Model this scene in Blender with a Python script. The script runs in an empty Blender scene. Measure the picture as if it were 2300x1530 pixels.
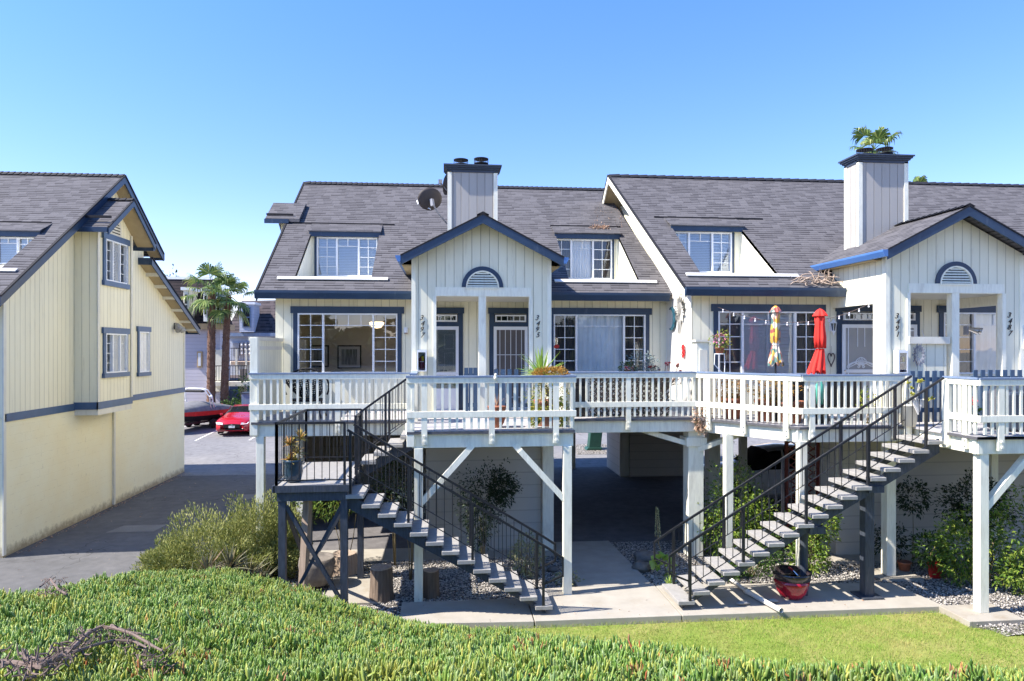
import bpy, math, random
import numpy as np
from mathutils import Vector, Matrix, noise
C = bpy.data.collections.new('scene'); bpy.context.scene.collection.children.link(C)
S = bpy.context.scene
# ------------------------------------------------------------------ camera
F = 1540.0; HY = 783.0; EZ = 5.05
YAW = math.atan(.0974); sa = math.sin(YAW); ca = math.cos(YAW)
cd = bpy.data.cameras.new('camera'); cam = bpy.data.objects.new('camera', cd); C.objects.link(cam)
cam.location = (0, 0, EZ); cam.rotation_euler = (math.pi/2, 0, -YAW)
cd.sensor_width = 36; cd.lens = 36*F/2300; cd.shift_y = 18/2300; cd.clip_end = 2000; cd.clip_start = .05
S.camera = cam
# ------------------------------------------------------------------ light
SD = Vector((1, .18, -1.1)).normalized()          # direction the sunlight travels
w = bpy.data.worlds.new('World'); S.world = w; w.use_nodes = True
nt = w.node_tree; bg = nt.nodes['Background']
sky = nt.nodes.new('ShaderNodeTexSky'); sky.sky_type = 'NISHITA'; sky.sun_disc = False
sky.sun_elevation = math.asin(-SD.z); sky.sun_rotation = math.atan2(-SD.x, -SD.y)
sky.air_density = 1.1; sky.dust_density = .08; sky.ozone_density = 2.4; sky.altitude = 0
hs = nt.nodes.new('ShaderNodeHueSaturation'); hs.inputs['Saturation'].default_value = 1.2; hs.inputs['Hue'].default_value = .512
nt.links.new(sky.outputs[0], hs.inputs['Color']); tc_ = nt.nodes.new('ShaderNodeTexCoord'); sz_ = nt.nodes.new('ShaderNodeSeparateXYZ'); nt.links.new(tc_.outputs['Generated'], sz_.inputs[0])
rp_ = nt.nodes.new('ShaderNodeValToRGB'); nt.links.new(sz_.outputs[2], rp_.inputs[0]); rp_.color_ramp.elements[0].color = (.84,.72,.96,1); rp_.color_ramp.elements[1].position = .5; rp_.color_ramp.elements[1].color = (.76,.93,1.0,1); e_ = rp_.color_ramp.elements.new(.22); e_.color = (.79,.80,.98,1)
mu_ = nt.nodes.new('ShaderNodeMix'); mu_.data_type = 'RGBA'; mu_.blend_type = 'MULTIPLY'; mu_.inputs[0].default_value = 1; nt.links.new(hs.outputs[0], mu_.inputs[6]); nt.links.new(rp_.outputs[0], mu_.inputs[7])
nt.links.new(mu_.outputs[2], bg.inputs[0]); bg.inputs[1].default_value = .14
sl = bpy.data.lights.new('sun', 'SUN'); sl.energy = 4.7; sl.angle = math.radians(.5); sl.color = (1, .925, .82)
so = bpy.data.objects.new('sun', sl); C.objects.link(so); so.rotation_euler = SD.to_track_quat('-Z', 'Y').to_euler(); so.location = (-20, -5, 30)
S.view_settings.view_transform = 'Standard'; S.view_settings.look = 'None'; S.view_settings.exposure = 1.2; S.view_settings.gamma = 1
S.render.engine = 'CYCLES'
try:
    S.cycles.max_bounces = 8; S.cycles.transparent_max_bounces = 12; S.cycles.diffuse_bounces = 5
except Exception: pass
rnd = random.Random(7)
V = Vector
def P(px, py, Y):                                  # photo pixel -> point on the vertical plane at depth Y
    u = (px-1150)/F; v = (HY-py)/F; t = Y/(ca-u*sa); return V((t*(sa+u*ca), Y, EZ+t*v))
def PX(px, py, X):
    u = (px-1150)/F; v = (HY-py)/F; t = X/(sa+u*ca); return V((X, t*(ca-u*sa), EZ+t*v))
def PZ(px, py, z):
    u = (px-1150)/F; v = (HY-py)/F; t = (z-EZ)/v; return V((t*(sa+u*ca), t*(ca-u*sa), z))
# ------------------------------------------------------------------ mesh helpers
OFF = {}
def root_of(o):
    while o.parent: o = o.parent
    return o
class MB:
    def __init__(s): s.v = []; s.f = []
    def add(s, vs, fs):
        n = len(s.v); s.v += [tuple(p) for p in vs]; s.f += [tuple(i+n for i in f) for f in fs]; return s
    def box(s, x0, x1, y0, y1, z0, z1):
        x0, x1 = sorted((x0, x1)); y0, y1 = sorted((y0, y1)); z0, z1 = sorted((z0, z1))
        return s.add([(x0,y0,z0),(x1,y0,z0),(x1,y1,z0),(x0,y1,z0),(x0,y0,z1),(x1,y0,z1),(x1,y1,z1),(x0,y1,z1)],
                     [(0,3,2,1),(4,5,6,7),(0,1,5,4),(1,2,6,5),(2,3,7,6),(3,0,4,7)])
    def beam(s, p, q, w, h, up=(0,0,1)):
        p = V(p); q = V(q); d = (q-p).normalized(); up = V(up)
        a = d.cross(up)
        if a.length < 1e-4: a = d.cross(V((0,1,0)))
        a.normalize(); b = a.cross(d).normalized(); a = a*w/2; b = b*h/2
        return s.add([p-a-b,p+a-b,p+a+b,p-a+b,q-a-b,q+a-b,q+a+b,q-a+b],
                     [(0,1,2,3),(7,6,5,4),(1,0,4,5),(2,1,5,6),(3,2,6,7),(0,3,7,4)])
    def tube(s, path, r, n=6, cap=True):
        path = [V(p) for p in path]; rs = r if isinstance(r, (list,tuple)) else [r]*len(path)
        vs = []; fs = []; pa = None
        for i, p in enumerate(path):
            d = (path[min(i+1,len(path)-1)]-path[max(i-1,0)]).normalized()
            if pa is None:
                a = d.cross(V((0,0,1)))
                if a.length < .05: a = d.cross(V((1,0,0)))
            else: a = pa-d*pa.dot(d)
            a.normalize(); pa = a; b = d.cross(a)
            for k in range(n):
                t = 2*math.pi*k/n; vs.append(p+(a*math.cos(t)+b*math.sin(t))*rs[i])
        for i in range(len(path)-1):
            for k in range(n):
                fs.append((i*n+k, i*n+(k+1)%n, (i+1)*n+(k+1)%n, (i+1)*n+k))
        if cap: fs += [tuple(range(n-1,-1,-1)), tuple(range((len(path)-1)*n, len(path)*n))]
        return s.add(vs, fs)
    def prism(s, poly, vec):
        poly = [V(p) for p in poly]; vec = V(vec); n = len(poly)
        nrm = V((0,0,0))
        for i in range(n): nrm += poly[i].cross(poly[(i+1)%n])
        if nrm.dot(vec) > 0: poly.reverse()
        return s.add(poly+[p+vec for p in poly],
                     [tuple(range(n))]+[tuple(range(2*n-1, n-1, -1))]+[((i+1)%n, i, i+n, (i+1)%n+n) for i in range(n)])
    def lathe(s, prof, c=(0,0,0), n=24, wob=None):
        vs = []; fs = []; m = len(prof)
        for i, (r, z) in enumerate(prof):
            for k in range(n):
                t = 2*math.pi*k/n; rr = r*(wob(t, z) if wob else 1)
                vs.append((c[0]+rr*math.cos(t), c[1]+rr*math.sin(t), c[2]+z))
        for i in range(m-1):
            for k in range(n): fs.append((i*n+k, i*n+(k+1)%n, (i+1)*n+(k+1)%n, (i+1)*n+k))
        if prof[0][0] > 1e-4: fs.append(tuple(range(n-1,-1,-1)))
        if prof[-1][0] > 1e-4: fs.append(tuple(range((m-1)*n, m*n)))
        return s.add(vs, fs)
    def ball(s, c, r, n=10, jit=0, rg=None):
        rx, ry, rz = (r, r, r) if not isinstance(r, (tuple, list)) else r
        vs = []; fs = []; m = max(4, n//2+1)
        for i in range(m+1):
            th = math.pi*i/m
            for k in range(n):
                ph = 2*math.pi*k/n; j = 1+(noise.noise(V((math.cos(ph)*math.sin(th)*1.7+c[0]*3, math.sin(ph)*math.sin(th)*1.7+c[1]*3, math.cos(th)*1.7)))*jit)
                vs.append((c[0]+rx*j*math.sin(th)*math.cos(ph), c[1]+ry*j*math.sin(th)*math.sin(ph), c[2]-rz*j*math.cos(th)))
        for i in range(m):
            for k in range(n): fs.append((i*n+k, i*n+(k+1)%n, (i+1)*n+(k+1)%n, (i+1)*n+k))
        return s.add(vs, fs)
    def build_each(s, name, mat, parent=None, **k):    # one object per connected piece
        par = list(range(len(s.v)))
        def fd(i):
            while par[i] != i: par[i] = par[par[i]]; i = par[i]
            return i
        for f in s.f:
            for i in f[1:]: par[fd(i)] = fd(f[0])
        g = {}
        for f in s.f: g.setdefault(fd(f[0]), []).append(f)
        o = None
        for fs in g.values():
            ids = sorted({i for f in fs for i in f}); mp = {j: i for i, j in enumerate(ids)}; q = MB(); q.v = [s.v[i] for i in ids]; q.f = [tuple(mp[i] for i in f) for f in fs]; o = q.build(name, mat, parent, **k)
        return o
    def build(s, name, mat, parent=None, smooth=False, label=None, kind=None, bevel=0):
        ids = sorted({i for f in s.f for i in f})
        if len(ids) != len(s.v): mp = {j: i for i, j in enumerate(ids)}; s.v = [s.v[i] for i in ids]; s.f = [tuple(mp[i] for i in f) for f in s.f]
        me = bpy.data.meshes.new(name); me.from_pydata(s.v, [], s.f); me.update()
        finish_mesh(me, mat, smooth)
        o = bpy.data.objects.new(name, me); C.objects.link(o)
        if parent is not None:
            o.parent = parent; off = OFF.get(root_of(parent).name, V((0,0,0)))
            if off.length: me.transform(Matrix.Translation(-off))
        if label: o['label'] = label
        if kind: o['kind'] = kind
        if bevel:
            b = o.modifiers.new('bevel', 'BEVEL'); b.width = bevel; b.segments = 2; b.limit_method = 'ANGLE'
        return o
def finish_mesh(me, mat, smooth=False, uv=True):
    if mat: me.materials.append(mat)
    n = len(me.polygons)
    if smooth: me.polygons.foreach_set('use_smooth', np.ones(n, dtype=bool))
    if not uv or n == 0: return
    nl = len(me.loops); co = np.empty(len(me.vertices)*3); me.vertices.foreach_get('co', co); co = co.reshape(-1,3)
    vi = np.empty(nl, dtype=np.int64); me.loops.foreach_get('vertex_index', vi)
    nr = np.empty(n*3); me.polygons.foreach_get('normal', nr); nr = nr.reshape(-1,3)
    tot = np.empty(n, dtype=np.int64); me.polygons.foreach_get('loop_total', tot)
    fl = np.repeat(np.arange(n), tot)
    u = np.stack([-nr[:,1], nr[:,0], np.zeros(n)], 1); L = np.linalg.norm(u, axis=1)
    flat = L < .02; u[flat] = (1,0,0); L[flat] = 1; u /= L[:,None]
    v = np.cross(nr, u); v[flat] = (0,1,0)
    p = co[vi]; uvs = np.stack([(p*u[fl]).sum(1), (p*v[fl]).sum(1)], 1)
    lay = me.uv_layers.new(name='UVMap'); lay.data.foreach_set('uv', uvs.astype(np.float32).ravel())
def tag(o, label, cat, group=None, kind=None):
    if label: o['label'] = label
    if cat: o['category'] = cat
    if group: o['group'] = group
    if kind: o['kind'] = kind
    return o
def thing(name, label, cat, loc=(0,0,0), group=None, local=False, rotz=0):
    o = bpy.data.objects.new(name, None); C.objects.link(o); o.location = loc; o.rotation_euler = (0,0,rotz)
    o.empty_display_size = .1
    if not local: OFF[o.name] = V(loc)
    return tag(o, label, cat, group)
def structure(o): o['kind'] = 'structure'; return o
def copy_tree(o, parent=None):
    c = o.copy(); C.objects.link(c); c.parent = parent
    for ch in [x for x in C.objects if x.parent == o]: copy_tree(ch, c)
    return c
# ------------------------------------------------------------------ materials
M = {}
def nmat(name):
    m = bpy.data.materials.new(name); m.use_nodes = True; nt = m.node_tree
    return m, nt, nt.nodes['Principled BSDF'], nt.nodes.new, nt.links.new
def setp(b, rough=.6, metal=0, spec=.4, coat=0):
    b.inputs['Roughness'].default_value = rough; b.inputs['Metallic'].default_value = metal
    b.inputs['Specular IOR Level'].default_value = spec; b.inputs['Coat Weight'].default_value = coat
def c4(c): return (c[0], c[1], c[2], 1)
def math_(N, L, op, a, b=None, c=None):
    n = N('ShaderNodeMath'); n.operation = op
    for i, x in enumerate((a, b, c)):
        if x is None: continue
        if isinstance(x, (int, float)): n.inputs[i].default_value = x
        else: L(x, n.inputs[i])
    return n.outputs[0]
def mixc(N, L, fac, a, b, mode='MIX'):
    n = N('ShaderNodeMix'); n.data_type = 'RGBA'; n.blend_type = mode
    for i, x in ((0, fac), (6, a), (7, b)):
        if isinstance(x, (int, float)): n.inputs[i].default_value = x
        elif isinstance(x, tuple): n.inputs[i].default_value = c4(x)
        else: L(x, n.inputs[i])
    return n.outputs[2]
def noise_(N, L, vec, scale, detail=4, rough=.55):
    n = N('ShaderNodeTexNoise'); n.inputs['Scale'].default_value = scale; n.inputs['Detail'].default_value = detail; n.inputs['Roughness'].default_value = rough
    if vec is not None: L(vec, n.inputs['Vector'])
    return n.outputs[0]
def ramp_(N, L, fac, stops, interp='LINEAR'):
    n = N('ShaderNodeValToRGB'); e = n.color_ramp.elements; n.color_ramp.interpolation = interp
    e[0].position = stops[0][0]; e[0].color = c4(stops[0][1]); e[1].position = stops[-1][0]; e[1].color = c4(stops[-1][1])
    for p, c in stops[1:-1]: k = e.new(p); k.color = c4(c)
    L(fac, n.inputs[0]); return n.outputs[0]
def g3(x): return (x, x, x)
def maprange(N, L, x, a, b, c=0, d=1):
    n = N('ShaderNodeMapRange'); L(x, n.inputs[0]); n.inputs[1].default_value = a; n.inputs[2].default_value = b; n.inputs[3].default_value = c; n.inputs[4].default_value = d
    return n.outputs[0]
def scalevec(N, L, vec, s):
    n = N('ShaderNodeVectorMath'); n.operation = 'MULTIPLY'; L(vec, n.inputs[0]); n.inputs[1].default_value = s; return n.outputs[0]
def bump_(N, L, b, h, strength, dist):
    n = N('ShaderNodeBump'); n.inputs['Strength'].default_value = strength; n.inputs['Distance'].default_value = dist; L(h, n.inputs['Height']); L(n.outputs[0], b.inputs['Normal'])
def pos(N): return N('ShaderNodeNewGeometry').outputs['Position']
def paint(name, col, rough=.5, var=.12, sc=6, bump=.15, metal=0, spec=.4, coat=0, dirt=None, grain=None):
    m, nt, b, N, L = nmat(name); setp(b, rough, metal, spec, coat)
    p = N('ShaderNodeTexCoord').outputs['Object'] if False else pos(N)
    pv = scalevec(N, L, p, grain) if grain else p
    n = noise_(N, L, pv, sc); f = maprange(N, L, n, .3, .7, 1-var, 1+var)
    col_ = mixc(N, L, 1.0, col, f, 'MULTIPLY')
    if dirt:
        d = noise_(N, L, scalevec(N, L, p, (1,1,.25)), dirt[1], 5, .65); d = maprange(N, L, d, dirt[3] if len(dirt)>3 else .52, .75, 0, dirt[2])
        col_ = mixc(N, L, d, col_, dirt[0])
    L(col_, b.inputs['Base Color'])
    if bump: bump_(N, L, b, noise_(N, L, pv, sc*8, 3), bump, .004)
    M[name] = m; return m
def siding(name, col, pitch=.2, gw=.035, dirtcol=(.25,.2,.13), dirt=.35, horizontal=False):
    m, nt, b, N, L = nmat(name); setp(b, .62, 0, .3)
    uv = N('ShaderNodeUVMap').outputs[0]; sx = N('ShaderNodeSeparateXYZ'); L(uv, sx.inputs[0])
    c = sx.outputs[1 if horizontal else 0]
    q = math_(N, L, 'DIVIDE', c, pitch); fr = math_(N, L, 'FRACT', q)
    a = math_(N, L, 'ABSOLUTE', math_(N, L, 'SUBTRACT', fr, .5))
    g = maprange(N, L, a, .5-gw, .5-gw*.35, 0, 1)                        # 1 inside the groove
    p = pos(N)
    cell = math_(N, L, 'FLOOR', q); wn = N('ShaderNodeTexWhiteNoise'); wn.noise_dimensions = '1D'; L(cell, wn.inputs['W'])
    f = maprange(N, L, wn.outputs[0], 0, 1, .95, 1.03)
    base = mixc(N, L, 1.0, col, f, 'MULTIPLY')
    n = noise_(N, L, scalevec(N, L, p, (1,1,.3)), 1.6, 6, .6); base = mixc(N, L, maprange(N, L, n, .4, .75, 0, .25), base, tuple(x*.72 for x in col))
    d = noise_(N, L, scalevec(N, L, p, (1,1,.12)), 9, 6, .7); base = mixc(N, L, maprange(N, L, d, .56, .8, 0, dirt), base, dirtcol)
    # groove shade painted in as a dark patchy line, with some dirt
    g_shade = maprange(N, L, noise_(N, L, scalevec(N, L, p, (1,1,.4)), 2.5, 4, .6), .35, .65, .35, .85)
    base = mixc(N, L, math_(N, L, 'MULTIPLY', g, g_shade), base, (.13,.115,.09))
    L(base, b.inputs['Base Color'])
    gr = noise_(N, L, scalevec(N, L, p, (30,30,2.5)), 3, 3)
    h = math_(N, L, 'ADD', math_(N, L, 'MULTIPLY', g, -1.0), math_(N, L, 'MULTIPLY', gr, .12)); bump_(N, L, b, h, .8, .012)
    M[name] = m; return m
def lap(name, col, pitch=.2):
    m, nt, b, N, L = nmat(name); setp(b, .6, 0, .3)
    uv = N('ShaderNodeUVMap').outputs[0]; sx = N('ShaderNodeSeparateXYZ'); L(uv, sx.inputs[0])
    fr = math_(N, L, 'FRACT', math_(N, L, 'DIVIDE', sx.outputs[1], pitch))
    g = maprange(N, L, fr, .0, .09, 1, 0)
    n = noise_(N, L, pos(N), 1.2, 5); base = mixc(N, L, maprange(N, L, n, .35, .7, 0, .3), col, tuple(x*.8 for x in col))
    L(mixc(N, L, math_(N, L, 'MULTIPLY', g, .6), base, tuple(x*.35 for x in col)), b.inputs['Base Color'])
    bump_(N, L, b, math_(N, L, 'SUBTRACT', 1.0, fr), .7, .02); M[name] = m; return m
def shingles(name, c1, c2, row=.125, wid=.24, mort=.5):
    m, nt, b, N, L = nmat(name); setp(b, .9, 0, .2)
    uv = N('ShaderNodeUVMap').outputs[0]; sx = N('ShaderNodeSeparateXYZ'); L(uv, sx.inputs[0])
    wob = noise_(N, L, uv, 1.3, 2); vv = math_(N, L, 'ADD', sx.outputs[1], maprange(N, L, wob, .3, .7, -.008, .008))
    r = math_(N, L, 'DIVIDE', vv, row); rf = math_(N, L, 'FLOOR', r); fr = math_(N, L, 'FRACT', r)
    wr = N('ShaderNodeTexWhiteNoise'); wr.noise_dimensions = '1D'; L(rf, wr.inputs['W'])
    uu = math_(N, L, 'ADD', math_(N, L, 'DIVIDE', sx.outputs[0], wid), math_(N, L, 'MULTIPLY', wr.outputs[0], 7.3))
    uf = math_(N, L, 'FLOOR', uu); ufr = math_(N, L, 'FRACT', uu)
    cx = N('ShaderNodeCombineXYZ'); L(uf, cx.inputs[0]); L(rf, cx.inputs[1])
    wn = N('ShaderNodeTexWhiteNoise'); wn.noise_dimensions = '2D'; L(cx.outputs[0], wn.inputs['Vector'])
    col = mixc(N, L, maprange(N, L, wn.outputs[0], 0, 1, 0, 1), c1, c2)
    big = noise_(N, L, uv, .55, 5, .65); col = mixc(N, L, maprange(N, L, big, .35, .75, 0, .3), col, tuple(x*.68 for x in c1))
    sp = noise_(N, L, uv, 90, 2); col = mixc(N, L, 1.0, col, maprange(N, L, sp, .25, .75, .72, 1.28), 'MULTIPLY')
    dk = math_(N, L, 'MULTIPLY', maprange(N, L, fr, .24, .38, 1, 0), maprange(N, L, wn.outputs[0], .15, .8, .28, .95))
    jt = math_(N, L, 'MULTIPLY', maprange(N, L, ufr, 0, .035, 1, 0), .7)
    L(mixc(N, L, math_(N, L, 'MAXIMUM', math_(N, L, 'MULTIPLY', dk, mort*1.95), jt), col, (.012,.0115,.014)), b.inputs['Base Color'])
    h = math_(N, L, 'ADD', math_(N, L, 'SUBTRACT', 1.0, fr), math_(N, L, 'MULTIPLY', wn.outputs[0], .6)); bump_(N, L, b, h, .7, .012)
    M[name] = m; return m
def ground_mat(name, c1, c2, c3, s1=40, s2=.6, rough=.9, bump=.4, dist=.004, crack=None, s3=4, spot=None):
    m, nt, b, N, L = nmat(name); setp(b, rough, 0, .25); p = pos(N)
    a = noise_(N, L, p, s1, 3, .7); col = mixc(N, L, maprange(N, L, a, .3, .7), c1, c2)
    n2 = noise_(N, L, p, s2, 6, .65); col = mixc(N, L, maprange(N, L, n2, .42, .7, 0, .8), col, c3)
    n3 = noise_(N, L, p, s3, 5, .6); col = mixc(N, L, 1.0, col, maprange(N, L, n3, .3, .7, .85, 1.12), 'MULTIPLY')
    if spot:
        n4 = noise_(N, L, p, spot[1], 6, .7); col = mixc(N, L, maprange(N, L, n4, spot[2], spot[2]+.06, 0, spot[3]), col, spot[0])
    L(col, b.inputs['Base Color']); bump_(N, L, b, math_(N, L, 'ADD', a, math_(N, L, 'MULTIPLY', n3, .5)), bump, dist); M[name] = m; return m
def crack_layer(name, amt=.5, scale=.55):
    m = M[name]; nt = m.node_tree; N = nt.nodes.new; L = nt.links.new; b = nt.nodes['Principled BSDF']; src = b.inputs['Base Color'].links[0].from_socket; p = pos(N)
    wv = N('ShaderNodeVectorMath'); wv.operation = 'ADD'; nz = N('ShaderNodeTexNoise'); nz.inputs['Scale'].default_value = 1.5; L(p, nz.inputs['Vector']); L(p, wv.inputs[0]); L(nz.outputs['Color'], wv.inputs[1])
    v = N('ShaderNodeTexVoronoi'); v.feature = 'DISTANCE_TO_EDGE'; v.inputs['Scale'].default_value = scale; L(wv.outputs[0], v.inputs['Vector'])
    k = math_(N, L, 'MULTIPLY', maprange(N, L, v.outputs[0], 0, .012, 1, 0), maprange(N, L, noise_(N, L, p, .5, 3), .42, .55, 0, amt))
    L(mixc(N, L, k, src, (.03,.03,.032)), b.inputs['Base Color'])
    st = noise_(N, L, p, 2.2, 5, .6); src2 = b.inputs['Base Color'].links[0].from_socket; L(mixc(N, L, maprange(N, L, st, .6, .72, 0, .35), src2, (.05,.05,.052)), b.inputs['Base Color'])
def gravel_mat(name, cols, scale=26):
    m, nt, b, N, L = nmat(name); setp(b, .85, 0, .3); p = pos(N)
    v = N('ShaderNodeTexVoronoi'); v.inputs['Scale'].default_value = scale; L(p, v.inputs['Vector'])
    sp = N('ShaderNodeSeparateColor'); L(v.outputs['Color'], sp.inputs[0])
    col = ramp_(N, L, sp.outputs[0], cols)
    col = mixc(N, L, maprange(N, L, v.outputs['Distance'], .42, .65, 0, .9), col, (.03,.028,.025)); L(col, b.inputs['Base Color'])
    bump_(N, L, b, math_(N, L, 'SUBTRACT', 1.0, v.outputs['Distance']), 1.0, .03); M[name] = m; return m
def leafmat(name, cols, rough=.5, trans=.3, spec=.35, patch=None):
    m, nt, b, N, L = nmat(name); setp(b, rough, 0, spec); g = N('ShaderNodeNewGeometry')
    n = len(cols); col = ramp_(N, L, g.outputs['Random Per Island'], [(i/(n-1), c) for i, c in enumerate(cols)])
    if patch:
        for pc, sc, lo, hi, am in patch: col = mixc(N, L, maprange(N, L, noise_(N, L, g.outputs['Position'], sc, 4, .6), lo, hi, 0, am), col, pc)
    L(col, b.inputs['Base Color']); out = nt.nodes['Material Output']
    if trans:
        t = N('ShaderNodeBsdfTranslucent'); L(col, t.inputs[0]); mx = N('ShaderNodeMixShader'); mx.inputs[0].default_value = trans
        L(b.outputs[0], mx.inputs[1]); L(t.outputs[0], mx.inputs[2]); L(mx.outputs[0], out.inputs[0])
    M[name] = m; return m
def glassmat(name, tint=(.92,.94,.95), refl=.12, wob=.25):
    m, nt, b, N, L = nmat(name); out = nt.nodes['Material Output']
    g = N('ShaderNodeBsdfGlossy'); g.inputs['Roughness'].default_value = .015; g.inputs[0].default_value = (.9,.95,1,1)
    t = N('ShaderNodeBsdfTransparent'); t.inputs[0].default_value = c4(tint)
    fr = N('ShaderNodeFresnel'); fr.inputs[0].default_value = 1.5
    f = math_(N, L, 'ADD', fr.outputs[0], refl); mx = N('ShaderNodeMixShader'); L(f, mx.inputs[0]); L(t.outputs[0], mx.inputs[1]); L(g.outputs[0], mx.inputs[2])
    bm = N('ShaderNodeBump'); bm.inputs['Strength'].default_value = wob; bm.inputs['Distance'].default_value = .02; L(noise_(N, L, pos(N), 1.8, 2), bm.inputs['Height']); L(bm.outputs[0], g.inputs['Normal'])
    L(mx.outputs[0], out.inputs[0]); M[name] = m; return m
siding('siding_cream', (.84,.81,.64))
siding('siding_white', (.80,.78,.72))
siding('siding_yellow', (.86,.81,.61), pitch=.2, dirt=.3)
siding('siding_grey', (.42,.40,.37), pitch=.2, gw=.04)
lap('lap_grey', (.46,.44,.50), .22); lap('lap_blue', (.42,.46,.55), .2); lap('garage_siding', (.52,.49,.43), .3)
paint('white', (.86,.84,.70), .5, .07, 3, .3, dirt=((.36,.30,.21), 7, .32, .52), grain=(9,9,1.2))
paint('cream_board', (.70,.67,.57), .5, .05, 3, .2, dirt=((.35,.30,.22), 6, .3))
def stucco(name, col):
    m, nt, b, N, L = nmat(name); setp(b, .85, 0, .25); p = pos(N)
    uv = N('ShaderNodeUVMap').outputs[0]; br = N('ShaderNodeTexBrick'); L(uv, br.inputs['Vector']); br.inputs['Scale'].default_value = 1; br.inputs['Brick Width'].default_value = .4; br.inputs['Row Height'].default_value = .2; br.inputs['Mortar Size'].default_value = .006; br.inputs['Mortar Smooth'].default_value = .3
    n1 = noise_(N, L, p, .9, 5, .6); n2 = noise_(N, L, p, 5, 5, .7); n3 = noise_(N, L, scalevec(N, L, p, (1,1,.35)), 9, 6, .75)
    base = mixc(N, L, maprange(N, L, n1, .35, .7, 0, .6), col, tuple(x*y for x, y in zip(col, (.96,.88,.74))))
    k = math_(N, L, 'MULTIPLY', br.outputs['Fac'], maprange(N, L, n2, .5, .68, 0, .5)); base = mixc(N, L, k, base, (.30,.24,.16))
    base = mixc(N, L, maprange(N, L, n3, .64, .74, 0, .75), base, (.33,.26,.16))
    sx = N('ShaderNodeSeparateXYZ'); L(p, sx.inputs[0]); low = maprange(N, L, math_(N, L, 'ADD', sx.outputs[2], math_(N, L, 'MULTIPLY', n2, -.5)), .0, .22, .8, 0); base = mixc(N, L, low, base, (.24,.18,.11))
    L(base, b.inputs['Base Color']); bump_(N, L, b, math_(N, L, 'ADD', math_(N, L, 'MULTIPLY', br.outputs['Fac'], -.5), math_(N, L, 'MULTIPLY', noise_(N, L, p, 60, 3), .6)), .5, .006); M[name] = m
stucco('stucco', (.88,.82,.58))
paint('navy', (.022,.046,.092), .38, .12, 4, .1, dirt=((.12,.15,.2), 7, .35, .6))
paint('navy_light', (.055,.105,.20), .4, .12, 4, .1)
paint('cap_blue', (.17,.23,.34), .45, .1, 4, .1, dirt=((.4,.4,.4), 6, .4))
paint('vinyl', (.78,.80,.82), .35, .03, 5, 0)
paint('black_metal', (.018,.019,.024), .42, .3, 9, .1, dirt=((.10,.09,.09), 7, .4, .6))
paint('slate_paint', (.045,.055,.075), .5, .35, 7, .2, dirt=((.16,.15,.14), 6, .5, .55), grain=(6,6,.8))
paint('tread', (.31,.30,.285), .85, .12, 12, .5, dirt=((.25,.24,.2), 6, .5))
paint('deck_board', (.40,.39,.40), .75, .12, 5, .3, dirt=((.2,.19,.18), 4, .4))
paint('deck_edge', (.09,.09,.10), .8, .2, 6, .3)
paint('gutter', (.07,.17,.42), .35, .08, 3, 0)
paint('black', (.01,.01,.012), .5, .2, 9, .1)
paint('dark', (.02,.02,.022), .9, .2, 4, 0)
paint('terracotta', (.30,.11,.06), .7, .2, 6, .2, dirt=((.45,.35,.3), 6, .4))
paint('redglaze', (.33,.008,.02), .15, .3, 5, 0, coat=.6, dirt=((.35,.35,.36), 9, .8, .6))
paint('darkglaze', (.03,.022,.024), .2, .3, 8, 0, coat=.4)
paint('blueglaze', (.025,.05,.075), .2, .4, 9, .1, coat=.5)
paint('wood', (.16,.12,.09), .85, .3, 3, .5, grain=(8,8,.6), dirt=((.07,.05,.04), 5, .6, .5))
paint('wood_pale', (.40,.31,.24), .85, .2, 3, .4, grain=(8,8,.6), dirt=((.2,.12,.09), 5, .5))
paint('bark', (.16,.10,.07), .9, .35, 14, .8)
paint('palm_bark', (.15,.082,.055), .9, .5, 22, 1.0, dirt=((.45,.33,.25), 16, .8, .58))
paint('twig', (.16,.115,.095), .8, .3, 30, .4)
paint('stem', (.20,.16,.08), .8, .3, 10, .3)
paint('rock', (.16,.14,.12), .9, .3, 6, .8)
paint('concrete', (.36,.335,.29), .9, .08, 3, .3, dirt=((.30,.26,.2), 2.2, .5, .5))
paint('concrete_pad', (.34,.315,.27), .9, .1, 3, .4, dirt=((.26,.2,.13), 3, .6, .5))
paint('pvc', (.72,.70,.66), .4, .06, 5, 0, dirt=((.4,.35,.28), 8, .5))
paint('red_paint', (.45,.02,.02), .5, .2, 5, 0)
paint('red_cloth', (.75,.035,.025), .8, .06, 4, .1)
paint('carred', (.42,.008,.02), .25, .03, 3, 0, coat=.8)
paint('carwhite', (.72,.73,.74), .3, .02, 3, 0, coat=.7)
paint('cargrey', (.25,.25,.26), .35, .05, 3, 0, coat=.5)
paint('carglass', (.012,.014,.018), .06, .1, 3, 0, spec=.8)
paint('chrome', (.6,.6,.62), .2, .05, 5, 0, metal=1)
paint('rubber', (.02,.02,.02), .85, .1, 8, 0)
paint('lamp_glass', (.75,.75,.78), .1, .02, 4, 0)
paint('cover_cloth', (.17,.17,.18), .8, .2, 4, .3)
paint('wicker', (.012,.011,.012), .6, .2, 20, .2)
paint('brown_metal', (.10,.075,.065), .5, .2, 5, .1)
paint('dish', (.055,.047,.047), .6, .15, 4, .1)
paint('green_box', (.018,.07,.055), .5, .15, 5, .1)
paint('interior', (.70,.67,.60), .9, .05, 2, 0)
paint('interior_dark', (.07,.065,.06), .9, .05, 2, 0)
paint('curtain', (.90,.89,.86), .9, .06, 3, 0)
paint('curtain_dark', (.12,.105,.10), .9, .1, 3, 0)
paint('blind', (.62,.64,.66), .6, .04, 2, 0)
paint('shutter', (.66,.68,.68), .5, .04, 2, 0)
paint('screen', (.13,.115,.125), .8, .1, 2, 0)
paint('door_grey', (.36,.355,.34), .6, .04, 2, 0)
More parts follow.
